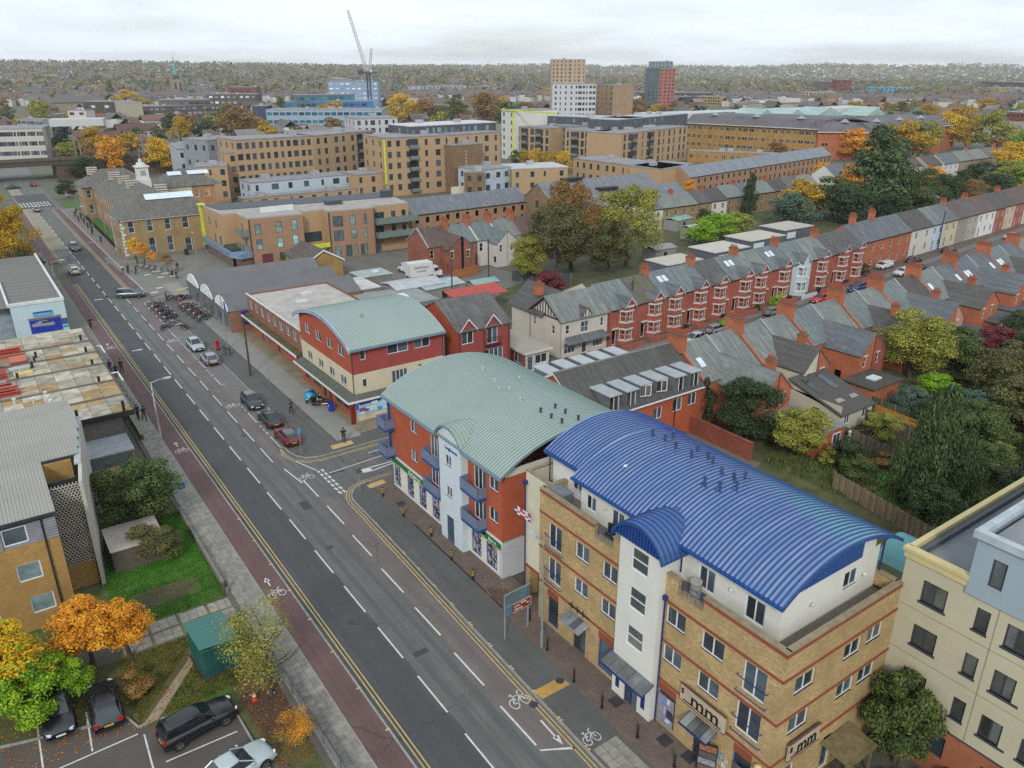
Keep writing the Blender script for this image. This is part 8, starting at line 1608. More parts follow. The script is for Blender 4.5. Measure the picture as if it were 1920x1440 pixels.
    part('rear_bumper',MB().box(-L * .5 - .008,-.7,.26,-L * .5 + .05,.7,.45),DARK,t)
    return t
def car(x,y,rz,kind,c,label,z=.02,group=None,**k):
    t = car_build(kind,c,**k); place(t,(x,y,z),rz,1,label,group); t['category'] = 'van' if kind == 'van' else 'car'; t.name = 'van' if kind == 'van' else ('parked_car' if 'park' in label else 'car'); return t
car(-1.55,46.9,R(-92),'hatch','15171c','black hatchback with leaves on its bonnet, leftmost in the car park',z=.03,L=4.2); car(.95,45.9,R(88),'hatch','1a1c22','black hatchback with a yellow rear plate, middle of the car park',z=.03,L=4.25)
car(5.35,41.0,R(7),'suv','111318','black estate parked side-on by the kerb near the sparse tree',z=.03,L=4.5,H=1.6); car(6.2,36.3,R(12),'saloon','a9b4b6','pale silver car with leaves on its bonnet cut off by the bottom edge',z=.03,L=4.4)
car(24.05,114.0,R(-90),'hatch','9da4a8','silver hatchback facing down the road, first in the parking bays',L=4.1); car(24.1,107.0,R(90),'hatch','8d8f9a','silver-grey hatchback parked nose to nose behind the first silver one',L=4.1)
car(24.1,88.8,R(-90),'hatch','2e3236','dark grey hatchback with a pale roof in the parking bays, facing down the road',L=4.2,roofc='6a7074'); car(24.15,82.6,R(90),'saloon','23272b','black coupe-like car in the parking bays',L=4.5); car(24.1,76.9,R(90),'suv','6f1a20','dark red car with a glass roof at the end of the parking bays by the side road',L=4.2,H=1.5,roofc='4a4c50')
car(22.0,149.2,R(-22),'suv','3b4e5c','blue-grey car crossing the road at the yard entrance',L=4.7,H=1.65,roofc='6a7680'); car(16.4,174.2,R(90),'suv','a5a19c','pale beige car driving away up the left lane',L=4.2); car(19.7,198.5,R(-90),'suv','3a4048','dark car with a silver roof driving towards the viewer',L=4.6,H=1.6,roofc='8b9296')
car(18.5,262,R(90),'hatch','9a9a9a','distant silver car at the zebra crossing',L=4.2); car(17.0,318,R(20),'saloon','2c3440','distant police-like dark car under the railway bridge',L=4.4); car(23.5,322,R(90),'suv','8a2a24','distant red car beyond the crossing near the bridge',L=4.6,H=1.9)
for i,(x,y,k,c,lab) in enumerate(((91.5,75.8,'suv','7d8184','silver car parked in the terrace street, second from the dormered mews block'),(84.8,74.6,'hatch','a8acae','white car mostly hidden behind the first chimney of the terrace street'),(106.5,76.8,'suv','6a6e72','grey estate car parked in front of the two-storey bays'),(119.3,77.2,'hatch','b01822','bright red car parked in the terrace street'),(127.5,74.2,'hatch','5a6064','grey car parked opposite beside the bright red one'),(131.2,77.8,'suv','2a2c5c','dark blue car parked beyond the bright red car'),(139,74.8,'hatch','c0c0bc','small white car beside the dark blue one'),(149,79.6,'suv','b8bcbe','white car parked before the plain orange terrace'),(155.5,79.9,'hatch','2a2d30','black car behind the white one before the plain orange terrace'),(151.5,84.8,'van','c4c6c6','white van parked close to the plain orange terrace'),(161.5,84.2,'hatch','26282a','black car beside the white painted terrace'),(170,80.8,'hatch','2c2c2e','black car with a yellow plate near the brown garden walls'),(177,85.0,'suv','1f2124','black car in front of the light blue house'),(204,84.5,'hatch','b8babc','white car near the yellow skip at the right edge'))):
    car(x,y,R(3) + (math.pi if i % 2 else 0),k,c,lab,L=4.3)
car(68.5,118.5,R(170),'van','c9ccce','white panel van parked in the yard left of the box van',L=5.0,H=2.0,W=1.9); car(70.6,137,R(95),'van','bfc3c6','white van parked behind the box van by the brick gable',L=5.0,H=2.0); car(50.5,152,R(150),'saloon','3c4248','dark car under the shopfront of the new-build flats',L=4.4)
bv = thing('box_van','white box van with lettering on its side in the yard','van',(70.8,131.0,.02),R(-3)); VB = plain('c9cbca',.5,.06)
part('box',MB().box(-3.2,-1.15,.9,1.6,1.15,3.4),VB,bv); part('cab',MB().extr([(-.95,.5),(.95,.5),(.95,1.5),(.8,2.3),(-.8,2.3),(-.95,1.5)],'x',1.7,2.9).extr([(-.95,.5),(.95,.5),(.9,1.4),(-.9,1.4)],'x',2.9,3.7),VB,bv); part('windscreen',MB().quad((2.91,-.85,1.45),(3.0,-.85,1.45),(2.92,.85,2.2),(2.91,.85,2.2)).quad((3.3,-.8,1.42),(3.3,.8,1.42),(2.92,.72,2.25),(2.92,-.72,2.25)),CGL,bv); part('side_window',MB().box(2.0,-.97,1.4,2.8,-.93,2.1),CGL,bv); part('chassis',MB().box(-3.1,-.9,.5,3.4,.9,.9),DARK,bv)
for x in (-2.1,2.6):
    for s in (-1,1): w_ = bpy.data.objects.new('wheel',WH[0]); link(w_,bv); w_.location = (x,s * .95,.35); link(bpy.data.objects.new('rim',WH[1]),w_)
text('REMOVALS',.62,plain('5c5058'),bv,(-.8,-1.17,2.5),(R(90),0,0)); text('STORAGE',.45,plain('5c5058'),bv,(-.8,-1.17,1.8),(R(90),0,0))
# bubble-shaped blue microcar
mc = thing('microcar','bright turquoise bubble-shaped microcar on the shop forecourt','car',(30.25,85.9,.12),R(-110)); TQ = paint('1c8fb4'); m = MB().sphere(0,0,.78,.85,14,10,.8); m.v = [(x * 1.3 + (.1 if z < .8 else 0),y * .85,max(.22,z)) for x,y,z in m.v]; part('body',m,TQ,mc,smooth=True)
m = MB().sphere(0,0,.95,.7,12,8,.75); m.v = [(x * 1.12 + .12,y * .93,z) for x,y,z in m.v if True]; part('window',m,CGL,mc,smooth=True); m = MB().sphere(-.1,0,1.12,.62,12,8,.6); m.v = [(x * 1.2,y * .95,z) for x,y,z in m.v]; part('roof',m,TQ,mc,smooth=True)
for x,y in ((.7,.5),(.7,-.5),(-.8,.45),(-.8,-.45)): w_ = bpy.data.objects.new('wheel',WH[0]); link(w_,mc); w_.location = (x,y,.25); w_.scale = (.75,.75,.75)
for s in (-1,1): part('headlight',MB().sphere(1.0,s * .38,.62,.1,8,5),HEADL,mc)
# ---- motorcycles
def moto(c,seatc='1a1a1c',screen=False):
    t = bpy.data.objects.new('motorcycle',None); link(t)
    for x in (-.68,.68):
        m = MB(); n = 14
        for k in range(n):
            a,b = 2 * math.pi * k / n,2 * math.pi * (k + 1) / n
            for r1,y1,r2,y2 in ((.21,-.05,.31,-.05),(.31,-.05,.31,.05),(.31,.05,.21,.05)): m.quad((r1 * math.cos(a),y1,r1 * math.sin(a)),(r1 * math.cos(b),y1,r1 * math.sin(b)),(r2 * math.cos(b),y2,r2 * math.sin(b)),(r2 * math.cos(a),y2,r2 * math.sin(a)))
        w_ = part('wheel',m,TYRE,t,smooth=True); w_.location = (x,0,.31); part('spokes',MB().tube([(-.2,0,0),(.2,0,0)],.02,4).tube([(0,0,-.2),(0,0,.2)],.02,4),RIM,w_)
    part('engine',MB().box(-.25,-.16,.25,.25,.16,.58),plain('3a3c3e',.4,.2,6),t); m = MB().sphere(.12,0,.78,.22,10,7,.8); m.v = [(x * 1.5,y * .75,z) for x,y,z in m.v]; part('tank',m,paint(c),t,smooth=True)
    part('seat',MB().extr([(-.14,.72),(.14,.72),(.11,.84),(-.11,.84)],'x',-.72,-.05),plain(seatc),t); part('tail',MB().extr([(-.1,.62),(.1,.62),(.08,.8),(-.08,.8)],'x',-1.0,-.6),paint(c),t); part('fork',MB().tube([(.68,.1,.31),(.42,.1,.98)],.025,5).tube([(.68,-.1,.31),(.42,-.1,.98)],.025,5),RIM,t); part('handlebar',MB().tube([(.3,-.36,1.02),(.42,0,.98),(.3,.36,1.02)],.02,5),DARK,t)
    part('headlight',MB().sphere(.56,0,.9,.1,8,6),HEADL,t,smooth=True); part('exhaust',MB().tube([(.1,.2,.28),(-.8,.22,.34)],.045,6),RIM,t); part('mudguard',MB().box(.5,-.06,.62,.86,.06,.66),paint(c),t)
    if screen: part('top_box',MB().box(-1.05,-.2,.84,-.65,.2,1.15),DARK,t)
    return t
MPRO = [moto('1b1c20'),moto('8a1c24'),moto('2a2e34',screen=True),moto('5c6064')]; ml = ('black','red-tanked','black top-boxed','grey')
mpos = [(23.8,140.6),(24.6,139.6),(23.7,137.8),(24.6,136.7),(23.8,135.2),(24.7,134.0),(23.8,132.4),(24.7,131.2),(23.9,129.9),(27.6,142.6),(28.6,142.0),(29.4,141.2),(27.9,136.2),(28.9,135.4),(27.9,134.0),(29.0,133.0),(28.1,131.6),(29.2,130.6),(28.2,129.2),(29.3,128.2),(28.4,126.9),(22.6,126.0),(24.4,127.0),(25.0,124.4),(30.6,84.6),(30.9,83.6)]
for i,(x,y) in enumerate(mpos):
    k = rnd.randrange(4); t = MPRO[k] if MPRO[k] is not None and not MPRO[k].get('used') else dup(MPRO[k]); MPRO[k]['used'] = 1; z = .03 if x < 25.3 else .13
    where = 'in the packed group at the edge of the road' if i < 9 else 'in the group beside the gabled shops' if i < 21 else 'standing alone near the first silver car' if i < 24 else 'outside the corner shop beside the blue bin'
    place(t,(x,y,z),rnd.uniform(-.4,.4) + (0 if i % 2 else math.pi) if i < 21 else rnd.uniform(0,3),1,'%s motorcycle parked %s' % (ml[k],where),'parked motorcycles'); t['category'] = 'motorcycle'; t.name = 'motorcycle'
for t in MPRO:
    if not t.get('used'): t.location = (25.0,122.5,.13); t['label'] = 'spare motorcycle parked at the end of the bays'; t['category'] = 'motorcycle'; t['group'] = 'parked motorcycles'
for o in list(bpy.data.objects):
    if 'used' in o: del o['used']
# ------------------------------------------------------------------ people
def skin(name,pts,edges,rad,mat,sub=1,root=0):
    me = bpy.data.meshes.new(name); me.from_pydata(pts,edges,[]); o = bpy.data.objects.new(name,me); COL.link(o); md = o.modifiers.new('s','SKIN'); 
    for i,r in enumerate(rad): me.skin_vertices[0].data[i].radius = (r,r) if not isinstance(r,tuple) else r
    me.skin_vertices[0].data[root].use_root = True
    if sub: s = o.modifiers.new('u','SUBSURF'); s.levels = s.render_levels = sub
    dg = bpy.context.evaluated_depsgraph_get(); m2 = bpy.data.meshes.new_from_object(o.evaluated_get(dg)); bpy.data.objects.remove(o); bpy.data.meshes.remove(me); m2.name = name; m2.materials.clear(); m2.materials.append(mat); m2.polygons.foreach_set('use_smooth',[True] * len(m2.polygons)); return m2
def pose(walk,arm,bend=0.):
    s = .26 * walk
    P = [(0,0,.95),(.0,0,1.2),(.02 + bend,0,1.42),(.03 + bend,0,1.52),(.05 + bend,0,1.62),(.05 + bend,0,1.72),
         (0,.10,.90),(s * .5,.11,.5),(s * 1.1 if walk >= 0 else 0,.11,.09),(s * 1.1 + .16,.12,.04),(0,-.10,.90),(-s * .35,-.11,.5),(-s * 1.3,-.11,.12),(-s * 1.3 + .15,-.12,.05),
         (bend,.19,1.40),(-arm * .12,.25,1.14),(arm * -.05 + .08,.25,.90),(bend,-.19,1.40),(arm * .12,-.25,1.14),(arm * .22 + .05,-.25,.92)]
    E = [(0,1),(1,2),(2,3),(3,4),(4,5),(0,6),(6,7),(7,8),(8,9),(0,10),(10,11),(11,12),(12,13),(2,14),(14,15),(15,16),(2,17),(17,18),(18,19)]
    Rr = [.13,.12,.13,.05,.085,.08,.085,.06,.042,.035,.085,.06,.042,.035,.06,.045,.03,.06,.045,.03]; return P,E,Rr
SKIN_ = plain('9a6e56',.6,.05); pm_ = {}
def person(x,y,rz,pi,topc,legc,hairc,label,z=.12):
    if pi not in pm_: P,E,Rr = pose(*((0,.2),(1,1),(-1,.8),(.6,1.4,.04))[pi]); pm_[pi] = (skin('body',P,E,Rr,SKIN_),skin('jacket',[P[i] for i in (0,1,2,14,15,17,18)] + [(P[3][0],0,1.48)],[(0,1),(1,2),(2,3),(3,4),(2,5),(5,6),(2,7)],[.155,.15,.16,.09,.07,.09,.07,.07],DARK),skin('trousers',[P[i] for i in (0,6,7,8,10,11,12)],[(0,1),(1,2),(2,3),(0,4),(4,5),(5,6)],[.145,.11,.085,.07,.11,.085,.07],DARK),MB().sphere(P[5][0] - .015,0,1.69,.105,10,7,1.05).mesh('hair',DARK,True),P)
    b,j,tr_,h,P = pm_[pi]; t = thing('person',label,'person',(x,y,z),rz,'people on foot')
    for me,m in ((b,None),(j,plain(topc,.9,.1,3)),(tr_,plain(legc,.9,.1,3)),(h,plain(hairc,.9,.1))):
        o = bpy.data.objects.new(me.name.split('.')[0],me); link(o,t)
        if m: o.material_slots[0].link = 'OBJECT'; o.material_slots[0].material = m
    part('shoe',MB().box(P[8][0] - .06,P[8][1] - .05,0,P[8][0] + .18,P[8][1] + .05,.08),DARK,t); part('shoe',MB().box(P[12][0] - .06,P[12][1] - .05,.01,P[12][0] + .18,P[12][1] + .05,.09),DARK,t); return t
for x,y,rz,p,a,b,h,lab in ((27.0,83.6,-1.57,1,'3a4450','2a2c30','1c1814','person in dark top and shorts walking on the footway beside the black coupe'),(28.9,72.9,-1.9,3,'1c1e20','2c2e32','15120f','person in black by the kerb of the side road'),(12.15,110.4,1.5,0,'23284a','1c1c20','1a1612','person in navy coat by the railing beside the deck roof'),(13.4,109.8,1.6,1,'1a1a1c','201f20','15120f','person in black standing on the red cycle track'),(12.5,108.2,-1.5,0,'17181a','1c1c1e','1a1612','crouched-looking person in black beside the white bracket'),(12.5,91.4,-1.4,1,'1f3c38','3a4048','1a1612','person in a dark green jacket walking by the lamp post'),(12.0,92.3,-1.4,2,'23263c','1f1f22','1a1612','person in navy behind the dark green jacket'),
        (26.4,142.0,0,0,'17181a','1a1a1c','15120f','person in black standing among the motorcycles'),(24.8,166.8,0,0,'16171a','1a1a1d','15120f','tall person in black at the front of the plaza group'),(25.2,168.6,1,0,'1a1a1c','1a1a1d','15120f','person in black second in the plaza group'),(24.2,168.2,2,1,'b8b8c4','2c3050','15120f','person in a white top at the left of the plaza group'),(26.2,166.2,2.4,2,'17171a','202024','15120f','person in black at the right of the plaza group'),(33.6,164.6,1,1,'1c1c1e','6a6a6c','15120f','lone person in black crossing the plaza'),(31.3,158.8,2,0,'1a1b1d','1e1e20','15120f','person in black at the last clipped plaza tree'),(31.8,157.8,-2,0,'202226','3a3c40','15120f','second person at the last clipped plaza tree')):
    person(x,y,rz,p,a,b,h,lab)
pr = random.Random(4)
for k,(x,y) in enumerate(((25.8,203),(25.6,214),(26.4,219),(26.1,224),(26.9,226),(26.3,231),(25.7,236),(26.8,240),(26.0,245),(26.9,249))): person(x,y,pr.uniform(0,6),pr.randrange(4),pr.choice(('1a1b1e','202226','2c2a30')),'1c1d20','15120f','dark-clothed pedestrian on the pavement by the civic building railings')
cy = thing('cyclist_bicycle','bicycle with dark-clad rider on the red track beside the deck roof','bicycle',(13.1,132.5,.12),R(90)); m = MB()
for x in (-.52,.52):
    for k in range(14): a,b = 2 * math.pi * k / 14,2 * math.pi * (k + 1) / 14; m.tube([(x + .34 * math.cos(a),0,.34 + .34 * math.sin(a)),(x + .34 * math.cos(b),0,.34 + .34 * math.sin(b))],.018,4)
part('wheels',m,TYRE,cy); part('frame',MB().tube([(-.52,0,.34),(-.1,0,.3),(.42,0,.8),(-.2,0,.82),(-.1,0,.3)],.02,5).tube([(.52,0,.34),(.42,0,.8),(.38,0,1.0)],.02,5),plain('33363a'),cy); person(13.1,132.5,R(90),3,'1c1d20','222428','15120f','rider in dark clothes on the bicycle on the red track',z=.3)
# ------------------------------------------------------------------ street furniture
GALV = plain('8b9294',.5,.1,3,metal=.2)
def lamp(x,y,h,arm,label,col=GALV,base=.12,out=1.4):
    t = thing('street_lamp',label,'street lamp',(x,y,base),arm,'street lamps'); part('column',MB().cyl(0,0,0,1.3,.12,8).cyl(0,0,1.3,h,.085,8,.05),col,t); part('arm',MB().tube([(0,0,h - .1),(out * .5,0,h + .1),(out,0,h + .15)],.04,5),col,t); part('lantern',MB().extr([(-.14,h + .08),(.14,h + .08),(.09,h + .24),(-.09,h + .24)],'x',out - .1,out + .65),plain('a5acb0',.4),t); return t
lamp(26.9,34.8,8.4,R(90),'tall grey street lamp before the link bay of the blue roofed block',out=.9); lamp(12.9,85.2,6.6,0,'pale street lamp arching over the red cycle track',plain('b5babb',.5)); lamp(27.7,111.1,8.6,R(180),'grey street lamp carrying a blue square sign by the gabled shops'); lamp(25.2,206,8,R(180),'street lamp on the pavement before the civic building'); lamp(37.5,164,7,R(90),'pale street lamp standing alone on the plaza',out=.6); lamp(11.0,150,7.5,0,'street lamp beside the blue showroom at the road edge'); lamp(25.2,228,8,R(180),'street lamp farther up beside the banner poles')
for x,y,h,lab in ((27.0,98.6,7.9,'brown wooden telegraph pole on the footway beside the shop parade'),(79.5,82.4,8.5,'telegraph pole behind the roofs of the bay-fronted terrace'),(178,88,8.5,'black telegraph pole before the light blue house'),(66,112,8,'pole with a lamp in the yard behind the corner building'),(80,122,8,'tall grey pole in the yard beside the brick gable')):
    t = thing('telegraph_pole',lab,'pole',(x,y,.1)); part('pole',MB().cyl(0,0,0,h,.15,8,.11),plain('4a4036',.9,.3,3),t); part('crosspiece',MB().box(-.5,-.05,h - .5,.5,.05,h - .4),plain('4a4036',.9),t); part('step',MB().box(-.2,-.03,h - 2,.2,.03,h - 1.95),DARK,t)
part('blue_sign',MB().box(-.45,-.25,5.6,-.35,.25,6.9),plain('28309a',.5),bpy.data.objects['street_lamp.002'])
def signpost(x,y,h,label,faces,rz=0,base=.12,name='sign_post'):
    t = thing(name,label,'sign',(x,y,base),rz); part('post',MB().cyl(0,0,0,h,.04,7),GALV,t); [part('sign_face',MB().box(-w_ / 2,-.06,z,w_ / 2,-.03,z + hh),plain(c,.5),t) for z,w_,hh,c in faces]; return t
signpost(23.9,72.3,3.2,'thin post with a small blue sign at the corner beside the dark red car',((2.6,.35,.55,'4a86c8'),),R(-20)); signpost(25.7,61.9,2.6,'thin post with a grey-backed round sign at the near side-road corner',((2.1,.5,.5,'5a6468'),),R(10)); signpost(31.4,74.5,3.2,'thin post with a blue sign before the purple mural',((2.6,.3,.6,'2c50a0'),)); signpost(27.4,91.9,3.2,'plain thin grey post on the concrete strip beside the footway',((2.7,.1,.3,'8b9294'),)); signpost(29.8,166,4.4,'dark post at the plaza edge',((3.9,.15,.3,'2a2a2c'),)); signpost(24.8,186,4.0,'pale post at the corner of the civic building railings',((3.2,.3,.3,'b85a60'),))
# large direction sign seen from behind
t = thing('direction_sign','large road direction sign on two posts, grey back with a brown and white panel below','sign',(26.3,37.0,.12),R(4)); [part('post',MB().cyl(x,0,0,3.7,.07,8),GALV,t) for x in (-1.05,1.05)]
part('upper_board',MB().box(-1.1,-.1,2.75,1.1,-.06,3.75),plain('5c7278',.6),t); part('board_edge',MB().box(-1.15,-.12,3.72,1.15,-.05,3.8).box(-1.15,-.12,2.7,1.15,-.05,2.78),plain('7c9094'),t); part('blue_plate',MB().box(-1.1,-.1,1.95,-.45,-.06,2.68),plain('56708c',.6),t); part('brown_panel',MB().box(-.4,-.1,1.95,1.25,-.06,2.68),plain('8a3418',.5),t)
for x,z,w_ in ((-.05,2.42,.5),(.55,2.5,.5),(.1,2.15,.7),(.95,2.3,.2),(-.2,2.2,.2)): part('white_legend',MB().box(x - w_ / 2,-.112,z - .05,x + w_ / 2,-.1,z + .05),plain('d0c8c4'),t)
part('panel_border',MB().box(-.4,-.11,2.64,1.25,-.1,2.68).box(-.4,-.11,1.95,1.25,-.1,1.99).box(1.21,-.11,1.95,1.25,-.1,2.68),plain('c8c0bc'),t)
BY = [(27.15,60.0,1),(27.07,55.7,1),(27.5,51.4,1),(27.13,47.4,1),(27.13,44.1,1),(27.9,37.6,0),(27.0,34.3,0),(26.6,30.9,0),(26.6,28.1,0),(26.8,25.1,0),(27.05,22.3,0)]
bw_ = ['nearest the side road','second from the side road','third from the side road','fourth from the side road','beside the litter near the orange corner','by the passage under the white link bay','beside the tall street lamp','before the first canopy','left of the drain cover before the stair tower','before the stair tower door','nearest the slab paving']
for i,(x,y,s) in enumerate(BY):
    t = thing('bollard','%s bollard %s' % ('black and yellow striped' if s else 'black',bw_[i]),'bollard',(x,y,.12),0,'bollards along the brick pavement'); part('post',MB().cyl(0,0,0,.95,.075,9).cyl(0,0,.95,1.0,.085,9,.05).cyl(0,0,0,.08,.11,9),DARK,t)
    for z in (.42,.6,.78): part('band',MB().cyl(0,0,z,z + .08,.08,9),plain('c4b23c' if s else '3a3a3c',.5),t)
t = thing('postbox','red pillar postbox beside the silver cars','postbox',(26.4,111.2,.12)); part('body',MB().cyl(0,0,.15,1.45,.25,14),plain('b01418',.4),t); part('cap',MB().cyl(0,0,1.45,1.52,.3,14).cyl(0,0,1.52,1.62,.27,14,.08),plain('b01418',.4),t); part('plinth',MB().cyl(0,0,0,.15,.27,14),DARK,t); part('slot',MB().box(-.28,-.1,1.2,-.24,.1,1.26),DARK,t)
for i,(x,y) in enumerate(((26.7,108.9),(27.0,108.1))): t = thing('litter_bin','grey round bin beside the postbox, %s' % ('nearer' if i else 'farther'),'bin',(x,y,.12)); part('drum',MB().cyl(0,0,0,.9,.3,12),plain('5a5e62',.6),t); part('lid',MB().cyl(0,0,.9,1.05,.32,12,.2),DARK,t)
t = thing('wheelie_bin','blue bin on the forecourt of the corner shop','bin',(31.1,81.6,.12)); part('body',MB().box(-.28,-.3,0,.28,.3,1.0),plain('2038a0',.5),t); part('lid',MB().box(-.3,-.32,1.0,.3,.32,1.08),plain('1c308c',.5),t); part('label_plate',MB().box(-.29,-.12,.6,-.281,.12,.85),plain('b8bcd0'),t)
for i,(x,y) in enumerate(((28.2,141.0),(25.6,132.0))): t = thing('traffic_cone',('red traffic cone among the motorcycles beside the shops','small orange cone at the roadside motorcycles')[i],'cone',(x,y,.13)); part('cone',MB().cyl(0,0,.05,.8,.2,10,.04),plain('b8201c',.6),t); part('base',MB().box(-.24,-.24,0,.24,.24,.05),plain('2a1c1c'),t)
for i,(x,y,z) in enumerate(((9.4,50.0,.05),(8.9,41.4,.05))): t = thing('traffic_cone',('red and white cone beside the green kiosk','white-banded cone under the sparse tree')[i],'cone',(x,y,z)); part('cone',MB().cyl(0,0,.05,.75,.18,10,.04),plain('b03018',.6),t); part('band',MB().cyl(0,0,.35,.5,.13,10,.1),WPAINT,t); part('base',MB().box(-.22,-.22,0,.22,.22,.05),plain('8a2818'),t)
t = thing('post','short black post on the slab path beside the green kiosk','bollard',(8.3,50.2,.05)); part('post',MB().cyl(0,0,0,1.1,.07,8),plain('3a2c26',.8),t)
t = thing('utility_kiosk','dark green ribbed steel kiosk beside the footpath','kiosk',(8.0,46.6,.03),R(4)); KG = plain('2c5e58',.5,.12)
part('body',MB().box(-1.25,-1.5,0,1.1,1.5,2.3),KG,t)
for k in range(12): part('roof_panel',MB().extr([(-1.4,2.62),(1.25,2.32),(1.25,2.38),(-1.4,2.68)],'y',-1.7 + k * .285,-1.7 + k * .285 + .25).move(0,0,0),plain('3a6f68',.5,.1),t)
part('roof_edge',MB().box(-1.4,-1.72,2.3,1.25,-1.66,2.45),KG,t); [part('door_panel',MB().box(-1.2 + k * .58,-1.54,.1,-1.2 + k * .58 + .52,-1.5,2.15),plain('23504c',.5),t) for k in range(4)]; [part('wall_rib',MB().box(-1.29,-1.4 + k * .3,.05,-1.25,-1.34 + k * .3,2.28),KG,t) for k in range(10)]
part('plinth',MB().box(-1.4,-1.65,0,1.25,1.65,.1),plain('3c362e'),t)
t = thing('garden_shelter','small shelter with a pale flat roof half covered by a bush beside the lawn','shed',(5.6,62.4,.03)); part('wall',MB().box(-1.4,-1.2,0,-1.3,2.6,2.0).box(-1.3,-1.2,0,2.2,-1.1,1.9),plain('5a5246',.9,.3),t); part('roof',MB().box(-1.5,-1.3,2.0,2.6,2.8,2.1),plain('b4a8a0',.7,.08),t)
single('site_hoarding',MB().quad((6.6,70.2,.0),(11.2,72.2,.0),(11.2,72.2,2.2),(6.6,70.2,2.2)).quad((11.2,72.28,0),(6.6,70.28,0),(6.6,70.28,2.2),(11.2,72.28,2.2)),plain('1f4f34',.7),'dark green hoarding behind the broad evergreen tree','hoarding',loc=(9,71,0)); single('estate_sign',MB().box(11.3,70.6,1.0,12.0,70.7,1.7),plain('3f7cc0',.6,.3,4),'small blue sign at the pavement edge above the dark evergreen','sign',loc=(11.6,70.6,1))
# low wall / railing along the left pavement
def railing(p0,p1,h,label,mat,posts=1.2,wall=None,picket=False,base=.08,rails=(.98,.15),grp=None):
    d = Vector((p1[0] - p0[0],p1[1] - p0[1])); Ln = d.length; t = thing('railing',label,'railing',(p0[0],p0[1],base),math.atan2(d[1],d[0]),grp); k = max(1,round(Ln / posts))
    for i in range(k + 1): part('post',MB().box(Ln * i / k - .03,-.03,0,Ln * i / k + .03,.03,h),mat,t)
    for r in rails: part('rail',MB().box(0,-.02,h * r - .02,Ln,.02,h * r + .02),mat,t)
    if picket: m = MB(); n = int(Ln / .14); [m.box(Ln * i / n - .008,-.008,h * .12,Ln * i / n + .008,.008,h) for i in range(n)]; part('baluster',m,mat,t,kind='stuff')
    if wall: part('infill_panel',MB().box(0,-.012,.1,Ln,.012,h * .9),wall,t)
    return t
railing((11.05,45.5),(11.25,28),.95,'low grey railing with wire panels along the near left pavement',plain('3c4044',.5),2.4,plain('7c8084',.6)); t = thing('low_wall','low grey concrete edging wall between lawn and pavement','wall',(10.75,60,0)); [part('wall_block',MB().box(-.12,-6.5 + k * 2.1,0,.12,-6.5 + k * 2.1 + 2.05,.55),plain('77756c',.9,.25,2),t) for k in range(7)]
for x,y in ((10.5,53.6),(10.8,53.8)): single('timber_post',MB().box(x - .1,y - .1,0,x + .1,y + .1,1.1),plain('5a4c3c',.9,.3,3),'weathered timber post where the slab path meets the pavement, %s' % ('left' if x < 10.6 else 'right'),'post',loc=(x,y,0))
railing((12.3,96),(12.0,130),1.0,'grey railing beside the stained deck roof',plain('6a6c6e'),2.0,picket=False); railing((27.2,187),(28.0,240),1.2,'black railings in front of the civic building',DARK,2.5,picket=True)
t = thing('low_wall','low brick parapet at the pavement edge beside the deck roof','wall',(11.2,95,0)); [part('coping_stone',MB().box(-.15,-9 + k * 1.0,.7,.2,-9 + k + .96,.8),plain('8b877e',.9,.2,2),t) for k in range(14)]; part('wall',MB().box(-.1,-9,0,.15,5,.7),plain('5c5750',.9,.3),t)
for y,c in ((214,'b8386c'),(206,'d0206c')): t = thing('banner_pole','tall pole with a %s banner before the civic building' % ('faded pink' if y > 210 else 'bright pink'),'banner',(28.6,y,.1)); part('pole',MB().cyl(0,0,0,7.5,.07,7),GALV,t); part('banner',MB().box(.05,-.3,3.4,.12,.9,7.2),plain(c,.7),t)
t = thing('plaza_bin','black bin at the foot of the civic building wall on the plaza','bin',(38.8,178.5,.12)); part('body',MB().box(-.35,-.35,0,.35,.35,1.1),DARK,t); part('hood',MB().box(-.4,-.4,1.1,.4,.4,1.25),plain('2a2c2e'),t)
for i in range(4): t = thing('cafe_table','cafe table with chairs under the yellow plaza trees','table',(28.0 + i * .7,170.5 - i * 1.7,.12),0,'cafe tables on the plaza'); part('table_top',MB().cyl(0,0,.7,.74,.4,10),PW_('9ca0a2'),t); part('leg',MB().cyl(0,0,0,.7,.04,6),GALV,t); [part('chair',MB().box(x - .2,y - .2,.4,x + .2,y + .2,.45).box(x - .2,y + .16,.45,x + .2,y + .2,.85),plain('55585a'),t) for x,y in ((.7,0),(-.7,0))]
for i,(x,y) in enumerate(((29.6,164.5),(30.6,161.8),(31.5,158.6))): t = thing('planter_bench','pale stone bench block at the foot of the clipped plaza trees, %s' % ('nearest the road','middle','last')[i],'bench',(x,y,.12)); part('seat',MB().box(-.7,-.4,.35,.7,.4,.5),PW_('a5a49c'),t); part('base',MB().box(-.55,-.3,0,.55,.3,.35),PW_('8c8a84'),t)
